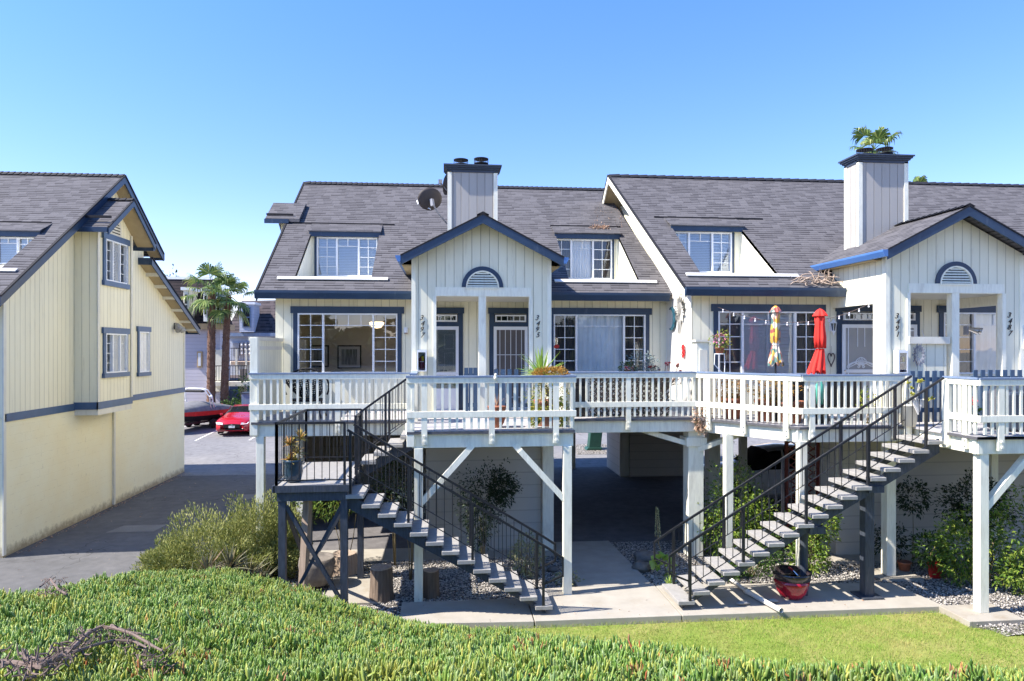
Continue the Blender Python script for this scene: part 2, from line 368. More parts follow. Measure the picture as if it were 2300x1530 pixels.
paint('storm', (.66,.68,.74), .4, .03, 2, 0)
paint('bluegate', (.05,.09,.15), .5, .15, 5, .1)
paint('sun_metal', (.35,.34,.31), .5, .35, 16, .3, metal=.3)
paint('moon_metal', (.015,.075,.11), .4, .8, 14, .3)
paint('yellow', (.75,.55,.01), .6, .05, 4, 0)
paint('extinguisher', (.25,.015,.05), .3, .1, 5, 0)
paint('lattice_red', (.13,.025,.018), .7, .2, 5, .1)
paint('signred', (.28,.01,.04), .5, .05, 5, 0)
paint('signwhite', (.8,.78,.78), .5, .02, 5, 0)
paint('teal', (.1,.45,.35), .4, .2, 8, 0)
paint('line_white', (.62,.62,.6), .8, .15, 5, 0)
paint('kerb_red', (.38,.02,.02), .8, .15, 5, 0)
paint('roof_edge', (.012,.012,.016), .8, .2, 5, .2)
paint('flash_white', (.78,.77,.73), .5, .05, 5, 0)
paint('tan_fascia', (.42,.30,.17), .7, .1, 3, .1)
paint('soffit', (.42,.33,.20), .8, .1, 3, .1)
paint('meter', (.28,.29,.32), .5, .15, 5, 0)
paint('dirt', (.20,.15,.10), .95, .3, 7, .6)
shingles('roof_grey', (.136,.131,.139), (.103,.099,.106))
shingles('mansard', (.05,.038,.038), (.03,.024,.026), .22, .3)
shingles('tile', (.10,.082,.085), (.06,.05,.054), .34, .3, .45)
ground_mat('asphalt', (.128,.128,.13), (.095,.095,.098), (.145,.143,.145), 55, .35, .9, .5, .004, spot=((.17,.165,.165), .9, .66, .5))
ground_mat('asphalt_lot', (.22,.22,.23), (.17,.17,.18), (.25,.245,.245), 45, .4, .9, .4, .004)
crack_layer('asphalt', .6); crack_layer('asphalt_lot', .6)
ground_mat('earth', (.36,.33,.27), (.30,.28,.22), (.40,.36,.29), 20, 1, .95, .6, .02)
ground_mat('garage_floor', (.15,.145,.15), (.11,.105,.11), (.19,.18,.18), 30, .5, .85, .3, .003)
ground_mat('lawn_soil', (.22,.28,.05), (.14,.2,.035), (.36,.29,.12), 26, .8, .95, .6, .02)
gravel_mat('gravel', [(0,(.10,.09,.085)),(.35,(.30,.275,.25)),(.7,(.47,.44,.40)),(1,(.62,.59,.54))])
glassmat('glass', refl=.11, wob=.07); glassmat('glass_dark', (.45,.47,.5), .08, .1); glassmat('glass_up', (.85,.9,.97), .16, .15); glassmat('glass_clear', (.98,.99,1), .05, .2)
G_ = [(.022,.05,.012),(.04,.09,.018),(.075,.15,.025),(.12,.20,.035)]
leafmat('leaf_green', G_); leafmat('leaf_dark', [(.010,.022,.008),(.02,.042,.014),(.035,.065,.02)])
leafmat('leaf_nandina', [(.05,.10,.02),(.12,.22,.035),(.22,.33,.05),(.30,.34,.06)])
leafmat('leaf_rosemary', [(.13,.16,.04),(.24,.27,.07),(.36,.37,.11),(.46,.45,.18)], .7, .15)
leafmat('leaf_spiky', [(.08,.08,.05),(.16,.16,.09),(.24,.22,.12),(.20,.12,.07)], .6, .1)
leafmat('leaf_ice', [(.06,.14,.02),(.15,.30,.05),(.26,.42,.09),(.38,.52,.13),(.58,.56,.12),(.22,.38,.08),(.11,.23,.045),(.46,.58,.26),(.20,.33,.05)], .38, .38, .5, patch=[((.36,.36,.06), 1.3, .5, .68, .6), ((.06,.13,.04), .8, .55, .72, .5), ((.34,.18,.07), 2.6, .66, .76, .7)])
leafmat('leaf_icedry', [(.30,.07,.03),(.45,.22,.07),(.28,.14,.09),(.55,.42,.10)], .7, .1)
leafmat('grass', [(.12,.24,.02),(.20,.35,.04),(.29,.42,.06),(.38,.40,.10),(.50,.42,.18)], .7, .3, patch=[((.50,.38,.17), .9, .52, .66, .65), ((.14,.26,.03), .6, .5, .65, .5)])
leafmat('leaf_palm', [(.045,.085,.025),(.09,.16,.04),(.17,.25,.06),(.32,.35,.11)], .45, .25)
leafmat('leaf_orange', [(.38,.12,.02),(.50,.26,.05),(.30,.20,.04),(.55,.36,.08)], .5, .15)
leafmat('leaf_jade', [(.08,.14,.025),(.18,.27,.04),(.35,.36,.05),(.42,.30,.04)], .4, .15)
leafmat('leaf_red', [(.16,.01,.02),(.28,.02,.03),(.12,.03,.04)], .5, .15)
leafmat('leaf_silver', [(.10,.15,.14),(.20,.26,.25),(.34,.40,.38)], .6, .15)
leafmat('leaf_pale', [(.18,.20,.09),(.34,.35,.18),(.50,.48,.28)], .6, .2)
leafmat('leaf_yucca', [(.20,.36,.05),(.36,.52,.10),(.50,.60,.18)], .4, .3)
leafmat('leaf_aloe', [(.25,.22,.04),(.45,.32,.06),(.40,.18,.06),(.2,.22,.06)], .45, .1)
leafmat('leaf_aeonium', [(.45,.45,.08),(.60,.55,.12),(.30,.36,.06)], .45, .2)
leafmat('petal', [(.6,.02,.02),(.75,.05,.05)], .6, .2); leafmat('petal_pink', [(.6,.1,.25),(.75,.3,.45)], .6, .2)
leafmat('debris', [(.30,.22,.17),(.45,.36,.28),(.55,.30,.17),(.22,.15,.12)], .8, .05)
leafmat('pebble', [(.12,.11,.105),(.30,.28,.26),(.46,.43,.40),(.60,.57,.52)], .85, 0)
# ------------------------------------------------------------------ ground
DZ = 3.49; GZ = .27; SZ = .33
def G(x, y): return .2 + max(0, y-28)*.04 if y < 60 else .2+32*.04
def sheet(name, xs, ys, zf, mat, kind='structure'):
    m = MB(); nx, ny = len(xs), len(ys)
    for y in ys:
        for x in xs: m.v.append((x, y, zf(x, y)))
    for j in range(ny-1):
        for i in range(nx-1): m.f.append((j*nx+i, j*nx+i+1, (j+1)*nx+i+1, (j+1)*nx+i))
    o = m.build(name, mat, smooth=True); o['kind'] = kind; return o
ys_far = [10, 20, 28, 32, 36, 40, 45, 50, 60, 120, 400, 1200]
sheet('ground', [-1200,-300,-60,-30,-15,0,15,30,60,300,1200], [-1200,-300,-60,-10,0]+ys_far, lambda x,y: G(x,y)-.06, M['earth'])
sheet('road', [-16,-12,-4.35], [12.2,14,16,20,24,27.2], lambda x,y: .2, M['asphalt'])
sheet('parking_lot', [-40,-20,-10,0,10,30,50], [27.2,28,30,32,34,36,38,41.5], lambda x,y: G(x,y)+.002, M['asphalt_lot'])
o = sheet('garage_floor', [-4.35,0,5,10,16], [16.55,20,24,27.2], lambda x,y: .28, M['garage_floor'])
m = MB()
for x in (-14.6,-12.35,-9.75,-7.1,-4.6): m.add([(x,35.2,G(0,35.2)+.008),(x+.1,35.2,G(0,35.2)+.008),(x+.1,41,G(0,41)+.008),(x,41,G(0,41)+.008)], [(0,1,2,3)])
structure(m.build('parking_lines', M['line_white']))
m = MB()
for x,y,w_,h_ in ((-8.9,19.0,1.2,.7),(-6.9,18.7,.9,.6),(-6.8,22.8,.9,.7)): m.add([(x,y,.206),(x+w_,y,.206),(x+w_+.1,y+h_,.206),(x+.15,y+h_,.206)], [(0,1,2,3)])
structure(m.build('road_patches', ground_mat('patch', (.19,.185,.18), (.24,.235,.22), (.14,.14,.14), 30, 2, .9, .4, .004)))
m = MB(); m.box(3.2, 16, 36.2, 36.5, G(0,36), G(0,36)+.16); structure(m.build('red_kerb', M['kerb_red']))
m = MB(); m.box(-15, -4, 41.5, 41.7, G(0,41), G(0,41)+.16); structure(m.build('kerb', M['concrete']))
# concrete: slab under the stairs, path into the passage
def slab(name, poly, z, t, mat): m = MB(); m.prism([(x,y,z) for x,y in poly], (0,0,-t)); return structure(m.build(name, mat, bevel=.008))
slab('path', [(2.62,13.42),(4.12,13.42),(4.0,16.55),(2.56,16.55)], SZ, .2, M['concrete'])
slab('paving_slab', [(1.55,11.78),(4.16,11.78),(4.16,13.4),(1.55,13.4)], SZ, .2, M['concrete'])
slab('paving_slab', [(4.18,11.78),(9.12,11.74),(8.95,13.02),(4.18,13.4)], SZ-.003, .2, M['concrete'])
slab('paving_slab', [(-.8,11.9),(1.53,11.78),(1.53,12.9),(-.8,12.9)], SZ-.004, .2, M['concrete'])
slab('paving_slab', [(-2.3,13.0),(-1.2,13.0),(-1.2,14.6),(-2.3,14.6)], SZ-.02, .2, M['concrete_pad'])
slab('paving_slab', [(-4.4,15.6),(2.5,15.6),(2.5,16.55),(-4.4,16.55)], .285, .2, M['concrete'])
slab('paving_slab', [(8.9,13.2),(9.8,13.2),(9.8,13.95),(8.9,13.95)], SZ-.01, .1, M['concrete_pad'])
slab('paving_slab', [(9.0,11.0),(10.05,11.0),(10.05,11.75),(9.0,11.75)], .34, .2, M['concrete_pad'])
slab('paving_slab', [(8.3,14.4),(16,14.4),(16,15.0),(8.3,15.0)], .33, .2, M['concrete'])
sheet('gravel', [-4.4,-2,0,1,2.6], [12.2,13,14,15,15.6], lambda x,y: GZ+.02*noise.noise(V((x*2,y*2,0))), M['gravel'])
sheet('gravel', [4.0+.5*i for i in range(25)], [10.6,11.2,11.8,12.4,13,13.6,14.2,14.4], lambda x,y: (.3 if y < 13.45 and x < 9.1 else GZ)+.02*noise.noise(V((x*2,y*2,3)))-(.12 if y<12 and x<9.3 else 0), M['gravel'])
sheet('gravel', [4.03,5,6,7,8.3], [13.42,14,15,16,16.55], lambda x,y: .285+.01*noise.noise(V((x*2,y*2,3))), M['gravel'])
# loose pebbles on top of the gravel
def pebbles(name, n, rect, z, seed, size=(.012,.03)):
    r = np.random.default_rng(seed); base = np.array([(1,0,0),(-1,0,0),(0,1,0),(0,-1,0),(0,0,1),(0,0,-1)], float)
    fs = np.array([(0,2,4),(2,1,4),(1,3,4),(3,0,4),(2,0,5),(1,2,5),(3,1,5),(0,3,5)])
    c = np.stack([r.uniform(rect[0],rect[1],n), r.uniform(rect[2],rect[3],n), np.full(n, z)], 1)
    s = r.uniform(size[0], size[1], (n,3)); s[:,2] *= .6; an = r.uniform(0, 6.28, n)
    v = base[None]*s[:,None]; x = v[...,0]*np.cos(an)[:,None]-v[...,1]*np.sin(an)[:,None]; y = v[...,0]*np.sin(an)[:,None]+v[...,1]*np.cos(an)[:,None]
    v = np.stack([x,y,v[...,2]+r.uniform(-.01,.012,(n,1))],-1)+c[:,None]
    return np_mesh(name, v.reshape(-1,3), (fs[None]+np.arange(n)[:,None,None]*6).reshape(-1,3), M['pebble'])
def np_mesh(name, v, f, mat, smooth=False, kind=None):
    me = bpy.data.meshes.new(name); me.vertices.add(len(v)); me.vertices.foreach_set('co', v.astype(np.float32).ravel())
    k = f.shape[1]; me.loops.add(f.size); me.loops.foreach_set('vertex_index', f.astype(np.int32).ravel())
    me.polygons.add(len(f)); me.polygons.foreach_set('loop_start', (np.arange(len(f))*k).astype(np.int32))
    me.update(); me.validate(); finish_mesh(me, mat, smooth, uv=False)
    o = bpy.data.objects.new(name, me); C.objects.link(o)
    if kind: o['kind'] = kind
    return o
for k, (n, rc, z) in enumerate(((5200,(-1.2,2.5,12.9,15.6),GZ+.01),(2600,(4.2,8.9,13.4,14.4),.3),(7000,(9.1,14,10.9,14.4),GZ+.01),(1200,(4.1,8.3,13.42,16.4),.29))):
    pebbles('loose_pebbles', n, rc, z, k)['kind'] = 'stuff'

# ------------------------------------------------------------------ building parts
class Wl:                                          # a wall plane: s runs along it, d outwards, z up
    def __init__(s, axis, c, out): s.axis, s.c, s.out = axis, c, out
    def p(s, a, d, z): return (a, s.c+s.out*d, z) if s.axis == 'x' else (s.c+s.out*d, a, z)
    def box(s, m, a0, a1, d0, d1, z0, z1):
        p, q = s.p(a0,d0,z0), s.p(a1,d1,z1); return m.box(p[0],q[0],p[1],q[1],p[2],q[2])
def wall_panel(m, W, s0, s1, z0, z1, holes=(), th=.14):
    xs = sorted({s0, s1}|{max(s0,min(s1,h[i])) for h in holes for i in (0,1)}); zs = sorted({z0, z1}|{max(z0,min(z1,h[i])) for h in holes for i in (2,3)})
    def inh(x, z): return any(h[0] < x < h[1] and h[2] < z < h[3] for h in holes)
    def quad(pts, flip):
        m.add(pts, [(0,1,2,3) if not flip else (3,2,1,0)])
    fl = (W.axis == 'x') != (W.out < 0)
    for i in range(len(xs)-1):
        for j in range(len(zs)-1):
            a, b, c, d = xs[i], xs[i+1], zs[j], zs[j+1]
            if inh((a+b)/2, (c+d)/2): continue
            quad([W.p(a,0,c),W.p(b,0,c),W.p(b,0,d),W.p(a,0,d)], fl); quad([W.p(a,-th,c),W.p(b,-th,c),W.p(b,-th,d),W.p(a,-th,d)], not fl)
    for h in holes:
        a, b, c, d = h[:4]
        quad([W.p(a,0,c),W.p(a,-th,c),W.p(a,-th,d),W.p(a,0,d)], fl); quad([W.p(b,0,c),W.p(b,0,d),W.p(b,-th,d),W.p(b,-th,c)], fl)
        quad([W.p(a,0,d),W.p(a,-th,d),W.p(b,-th,d),W.p(b,0,d)], fl); quad([W.p(a,0,c),W.p(b,0,c),W.p(b,-th,c),W.p(a,-th,c)], fl)
    for a in (s0, s1): quad([W.p(a,0,z0),W.p(a,-th,z0),W.p(a,-th,z1),W.p(a,0,z1)], fl)
def window(par, W, s0, s1, z0, z1, panels, head=.17, side=.11, sill=0, trim='navy', back=None, back_d=-.09, glass='glass', label=None, fr='vinyl', earl=.06, t=.03):
    """window > frame, trim, pane, grille, covering.  panels: (width share, columns, [row edges 0..1], covering)"""
    f = MB(); fw = .035
    for a0,a1,b0,b1 in ((s0,s1,z1-fw,z1),(s0,s1,z0,z0+fw),(s0,s0+fw,z0+fw,z1-fw),(s1-fw,s1,z0+fw,z1-fw)): W.box(f, a0,a1,-.06,t+.012,b0,b1)
    tot = sum(p[0] for p in panels); x = s0; g = MB()
    edges = [s0]
    for k, (wd, cols, rows, cov) in enumerate(panels):
        x1 = x+(s1-s0)*wd/tot
        if k < len(panels)-1: W.box(f, x1-.025, x1+.025, -.055, t, z0+fw, z1-fw)
        if cols:
            for r in rows: zz = z0+(z1-z0)*r; W.box(g, x+.03, x1-.03, -.028, -.012, zz-.009, zz+.009)
            zb = z0+fw if len(rows) != 1 else z0+(z1-z0)*rows[0]
            for c in range(1, cols): xx = x+(x1-x)*c/cols; W.box(g, xx-.009, xx+.009, -.03, -.01, zb, z1-fw)
        x = x1; edges.append(x1)
    wobj = f.build('window', M[fr], par, label=label)
    if g.v: g.build_each('grille', M[fr], wobj)
    pm = MB(); pm.add([W.p(s0+fw,-.034,z0+fw),W.p(s1-fw,-.034,z0+fw),W.p(s1-fw,-.034,z1-fw),W.p(s0+fw,-.034,z1-fw)], [(0,1,2,3)]); pm.build('pane', M[glass], wobj)
    if trim:
        tm = MB(); W.box(tm, s0-side-earl, s1+side+earl, .004, t+.02, z1, z1+head)
        W.box(tm, s0-side, s0, .004, t, z0-sill, z1); W.box(tm, s1, s1+side, .004, t, z0-sill, z1)
        if sill: W.box(tm, s0-side-earl*.7, s1+side+earl*.7, .004, t+.03, z0-sill, z0)
        tm.build('window_trim', M[trim], wobj)
    # coverings
    for k, (wd, cols, rows, cov) in enumerate(panels):
        a, b = edges[k]+.02, edges[k+1]-.02
        if not cov: continue
        c = MB()
        if cov in ('curtain', 'curtain_dark'):
            n = 26; pts = []
            for i in range(n+1):
                q = a+(b-a)*i/n; pts.append((q, back_d-.03+.022*math.sin(i*1.9)+.012*math.sin(i*.7+k)))
            for i in range(n): c.add([W.p(pts[i][0],pts[i][1],z0),W.p(pts[i+1][0],pts[i+1][1],z0),W.p(pts[i+1][0],pts[i+1][1],z1),W.p(pts[i][0],pts[i][1],z1)], [(0,1,2,3)])
            c.build('curtain', M[cov], wobj, smooth=True)
        elif cov in ('blind', 'shutter'):
            st = .045 if cov == 'blind' else .085; z = z0+.04
            while z < z1-.03:
                p0, p1 = W.p(a, back_d-.0, z), W.p(b, back_d-.0, z)
                c.add([W.p(a,back_d,z),W.p(b,back_d,z),W.p(b,back_d-.03,z+st*.95),W.p(a,back_d-.03,z+st*.95)], [(0,1,2,3)]); z += st
            if cov == 'shutter':
                for q in (a, (a+b)/2-.02, b-.05): W.box(c, q, q+.05, back_d-.035, back_d+.01, z0, z1)
            c.build('shutter' if cov == 'shutter' else 'blind', M[cov], wobj)
        elif cov == 'screen': W.box(c, a, b, back_d-.01, back_d, z0, z1); c.build('insect_screen', M['screen'], wobj)
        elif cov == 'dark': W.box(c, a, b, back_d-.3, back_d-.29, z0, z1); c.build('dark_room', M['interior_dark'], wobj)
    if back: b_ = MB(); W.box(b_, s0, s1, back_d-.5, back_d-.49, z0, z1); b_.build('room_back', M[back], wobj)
    return wobj
def text_mesh(s, size, shear=0, th=.01, mat=None, parent=None, name='lettering', at=None, rot=(math.pi/2,0,0), align='CENTER'):
    cu = bpy.data.curves.new('txt', 'FONT'); cu.body = s; cu.size = size; cu.extrude = th/2; cu.align_x = align; cu.align_y = 'CENTER'; cu.shear = shear; cu.resolution_u = 3; cu.offset = .0
    o = bpy.data.objects.new('txt', cu); C.objects.link(o); bpy.context.view_layer.update()
    me = bpy.data.meshes.new_from_object(o.evaluated_get(bpy.context.evaluated_depsgraph_get())); bpy.data.objects.remove(o)
    from mathutils import Euler
    me.transform(Matrix.Translation(V(at))@Euler(rot).to_matrix().to_4x4()); me.materials.clear(); me.materials.append(mat)
    q = bpy.data.objects.new(name, me); C.objects.link(q)
    if parent: q.parent = parent; me.transform(Matrix.Translation(-OFF.get(root_of(parent).name, V((0,0,0)))))
    return q
def roof_slab(m, pts, th=.1):                       # pts: top polygon, thickness straight down
    m.prism(pts, (0,0,-th))
def ridge_caps(m, p, q, n_, w_=.16, slope=.7, lift=.03):
    p, q = V(p), V(q); d = (q-p)/n_; side = V((-d.y, d.x, 0)).normalized()*w_
    for i in range(n_):
        a = p+d*i; b = p+d*(i+1.12); l0, l1 = V((0,0,lift+.022)), V((0,0,lift))
        dn = V((0,0,-w_*slope))
        m.add([a+l1, b+l0, b+l0+side+dn, a+l1+side+dn, b+l0-side+dn, a+l1-side+dn, b, a], [(0,1,2,3),(1,0,5,4),(1,4,6),(2,1,6)])
SL = .70
ROWS5 = [.2,.4,.6,.8]
def dormer(b, zf, x0, x1, zs, zh, panels, ybase, xl, xr, cov_back=.05, glass='glass_up', wx0=None, wx1=None, zw=None):
    """inset dormer: opening in the roof between sill zs and head zh"""
    yof = lambda z: ybase+(z-6.44)/SL
    yh = yof(zh)                                     # window stands under the head
    ys = yof(zs); W = Wl('x', yh, -1); wz1 = zh-.17; zw = zw or zs; wz0 = zw+.02
    wx0 = wx0 if wx0 is not None else x0+.12; wx1 = wx1 if wx1 is not None else x1-.12
    m = MB(); wall_panel(m, W, x0, x1, zw-.05, zh, [(wx0, wx1, wz0, wz1)], .1)
    dz = 0
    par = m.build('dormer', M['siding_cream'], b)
    ck = MB()
    for x, s in ((x0, 1), (x1, -1)):
        ck.prism([(x, yh, zw-.02), (x, ys+.02, zs-.01), (x, yh, zh-.015)], (-.03*s, 0, 0))
    ck.build_each('cheek', M['white'], par)
    lg = MB(); lg.prism([(x0, ys-.02, zs), (x1, ys-.02, zs), (x1, yh, zw), (x0, yh, zw)], (0,0,-.03)); lg.build('ledge', M['flash_white'], par)
    st = MB(); z0 = zs+.012; st.prism([(x0-.4, ys-.03, z0),(x1+.42, ys-.03, z0),(x1+.42, ys-.13, z0-.07),(x0-.4, ys-.13, z0-.07)], (0,-.012,.02)); st.build('sill_flashing', M['flash_white'], par)
    hd = MB(); hd.box(x0-.04, x1+.04, yh-.16, yh-.12, zh-.17, zh+.0); hd.box(x0-.0, x1+.0, yh-.12, yh, zh-.035, zh-.005); hd.build_each('header_board', M['navy'], par)
    ov = MB(); e0 = yof(zh)-.2; z_ = zh+.012
    roof_slab(ov, [(x0-.06, e0, z_-.02),(x1+.06, e0, z_-.02),(x1+.06, yof(zh)+.40, zh+.285),(x0-.06, yof(zh)+.40, zh+.285)], .03); ov.build('dormer_roof', M['roof_grey'], par)
    bl = MB(); y5 = yof(zh)+.38; z5 = zh+.275; bl.box(xl, xr, y5, y5+.045, z5-.03, z5+.035); bl.build_each('flashing', M['roof_edge'], par)
    w_ = window(par, W, wx0, wx1, wz0, wz1, panels, head=0.001, side=.07, back='interior_dark', glass=glass, earl=0)
    return par
def roof_front(b, x0, x1, xr0, xr1, ye, ze, yr, zr, holes, name='roof', th=.12, mat='roof_grey'):
    """front slope with openings (xa, xb, z_low, z_high); x0,x1 at the eave, xr0,xr1 at the ridge"""
    m = MB(); pl = lambda x, z: (x, ye+(z-ze)/SL if zr == 'auto' else ye+(z-ze)*(yr-ye)/(zr-ze), z)
    hs = sorted(holes); cuts = [x0]+[v for h in hs for v in h[:2]]+[x1]
    for i in range(0, len(cuts), 2):
        a, c = cuts[i], cuts[i+1]; ta = xr0 if i == 0 else a; tc = xr1 if i+2 >= len(cuts) else c
        roof_slab(m, [pl(a, ze), pl(c, ze), pl(tc, zr), pl(ta, zr)], th)
    for a, c, z0, z1 in hs:
        roof_slab(m, [pl(a, ze), pl(c, ze), pl(c, z0), pl(a, z0)], th); roof_slab(m, [pl(a, z1), pl(c, z1), pl(c, zr), pl(a, zr)], th)
    return m
def halfround(b, cx, y, z, r, parent):
    m = MB(); n = 20
    def arc(r0, r1, d0, d1, mm):
        for i in range(n):
            a0, a1 = math.pi*i/n, math.pi*(i+1)/n
            q = [(cx+r0*math.cos(a0), y-d0, z+r0*math.sin(a0)), (cx+r1*math.cos(a0), y-d0, z+r1*math.sin(a0)), (cx+r1*math.cos(a1), y-d0, z+r1*math.sin(a1)), (cx+r0*math.cos(a1), y-d0, z+r0*math.sin(a1))]
            mm.prism(q, (0, d0-d1, 0))
    arc(r*.80, r, .035, 0, m); v = m.build('gable_vent', M['navy'], parent)
    m = MB(); arc(r*.73, r*.795, .045, 0, m); m.box(cx-r*.795, cx+r*.795, y-.05, y, z-.035, z); m.build('vent_rim', M['white'], v)
    m = MB(); k = 6
    for i in range(k):
        zz = z+.01+i*(r*.72)/k; hw = math.sqrt(max(0, (r*.75)**2-(zz-z+.03)**2))
        if hw > .03: m.add([(cx-hw,y-.04,zz),(cx+hw,y-.04,zz),(cx+hw,y-.012,zz+.038),(cx-hw,y-.012,zz+.038)], [(0,1,2,3)])
    m.build('louvre', M['white'], v)
    m = MB(); m.prism([(cx+r*.78*math.cos(math.pi*i/n), y-.003, z+r*.78*math.sin(math.pi*i/n)) for i in range(n+1)], (0,.002,0)); m.build('vent_back', M['dark'], v)
def storm_door(par, x0, x1, z0, z1, y, style):
    """door > frame, panels, handle"""
    m = MB(); m.box(x0, x1, y-.05, y, z0, z1)
    d = m.build('door', M['door_grey'], par, label={'full': 'white storm door with a grey glazed panel', 'bars': 'brown screened security door with thin white bars', 'fan': 'white storm door with a scrolled fan ornament', 'slant': 'white storm door with slanting bars'}[style])
    fr = MB(); fw = .055
    for a in ((x0-.02,x0+fw,z0,z1-fw),(x1-fw,x1+.02,z0,z1-fw),(x0-.02,x1+.02,z1-fw,z1+.03),(x0+fw,x1-fw,z0,z0+.12)): fr.box(a[0],a[1],y-.085,y-.05,a[2],a[3])
    if style == 'full':
        zm = z0+.92; fr.box(x0+fw, x1-fw, y-.085, y-.05, zm-.03, zm+.04); fr.box(x0+fw, x1-fw, y-.075, y-.05, z0+.12, z0+.55)
        fr.build('door_frame', M['storm'], d); p = MB(); q = MB()
        for cx in ((x0+x1)/2-.19, (x0+x1)/2+.19):
            for a, c in ((z0+.62, z0+.88), (z0+1.02, z0+1.45), (z0+1.55, z1-.18)): 
                for b0 in ((cx-.12,cx+.12,a,a+.008),(cx-.12,cx+.12,c-.008,c),(cx-.12,cx-.112,a,c),(cx+.112,cx+.12,a,c)): q.box(b0[0],b0[1],y-.056,y-.05,b0[2],b0[3])
        q.build('moulding', M['interior'], d); p.box(x0+fw, x1-fw, y-.070, y-.068, z0+.55, z1-fw); p.build('pane', M['glass'], d)
    elif style == 'bars':
        fr.build('door_frame', M['vinyl'], d); p = MB(); p.box(x0+fw, x1-fw, y-.064, y-.056, z0+.1, z1-fw); p.build('mesh_screen', M['curtain_dark'], d); q = MB()
        n = 6
        for i in range(1, n): xx = x0+(x1-x0)*i/n; q.box(xx-.008, xx+.008, y-.078, y-.068, z0+.1, z1-fw)
        for zz in (z0+.32, z0+.78, z0+1.4): q.box(x0+fw, x1-fw, y-.078, y-.067, zz-.008, zz+.008)
        q.build('bars', M['blind'], d)
    else:
        fr.box(x0+fw, x1-fw, y-.085, y-.05, z0+.98, z0+1.06); fr.build('door_frame', M['vinyl'], d); p = MB(); p.box(x0+fw, x1-fw, y-.064, y-.056, z0+.1, z1-fw); p.build('mesh_screen', M['screen'] if style == 'x' else M['door_grey'], d)
        q = MB(); cx = (x0+x1)/2
        if style == 'fan':
            xa, xb = x0+.13, x1-.06; cx = (xa+xb)/2
            for xx in (xa, xb): q.box(xx-.009, xx+.009, y-.078, y-.066, z0+.62, z1-fw)
            for xx in (cx-.09, cx+.09): q.box(xx-.007, xx+.007, y-.078, y-.066, z0+1.60, z1-fw)
            for R_, zc in ((.62, .66), (.48, .62)):
                hw = (xb-xa)/2; a0 = math.acos(min(1,hw/R_)); q.tube([(cx+R_*math.cos(t), y-.072, z0+zc+.36+.15+R_*(math.sin(t)-math.sin(a0))*.95) for t in [a0+(math.pi-2*a0)*i/14 for i in range(15)]], .013, 5)
            c0 = V((cx, y-.072, z0+1.17))
            for i in range(9):
                t = math.radians(18+18*i); q.tube([c0, c0+V((.07*math.cos(t),0,.07*math.sin(t))), c0+V((.15*math.cos(t),0,.17*math.sin(t)))], .010, 4)
            q.tube([c0+V((.155*math.cos(t),0,.175*math.sin(t))) for t in [math.radians(10+16*i) for i in range(11)]], .010, 4)
            for s in (-1, 1):
                q.tube([c0+V((s*.02,0,-.02)), c0+V((s*.12,0,.03)), c0+V((s*.22,0,-.02)), c0+V((s*.33,0,-.07))], .011, 4)
                for (ox, oz) in ((.33,-.05),(.06,-.05)): q.tube([c0+V((s*ox+.035*math.cos(t)*(1-t/14),0,oz+.035*math.sin(t)*(1-t/14))) for t in [i*.6 for i in range(14)]], .010, 4)
        else:
            for i in range(-1, 6): xx = x0+.1+i*.17; q.beam((xx+.18, y-.072, z0+1.45), (xx, y-.072, z1-.1), .012, .02, (0,1,0))
            q.box(x0+fw, x1-fw, y-.08, y-.066, z1-.13, z1-.10)
        q.build('ornament', M['vinyl'], d)
    h = MB(); hx = x0+.045
    for zz in (z0+.5, z0+.58): h.lathe([(.0,0),(.026,.0),(.026,.03),(0,.035)], (0,0,0), 10); 
    hm = MB(); 
    for zz in (z0+.93, z0+1.03): hm.ball((x0+.03, y-.1, zz), .025, 8)
    hm.build('handle', M['chrome'], d)
    return d
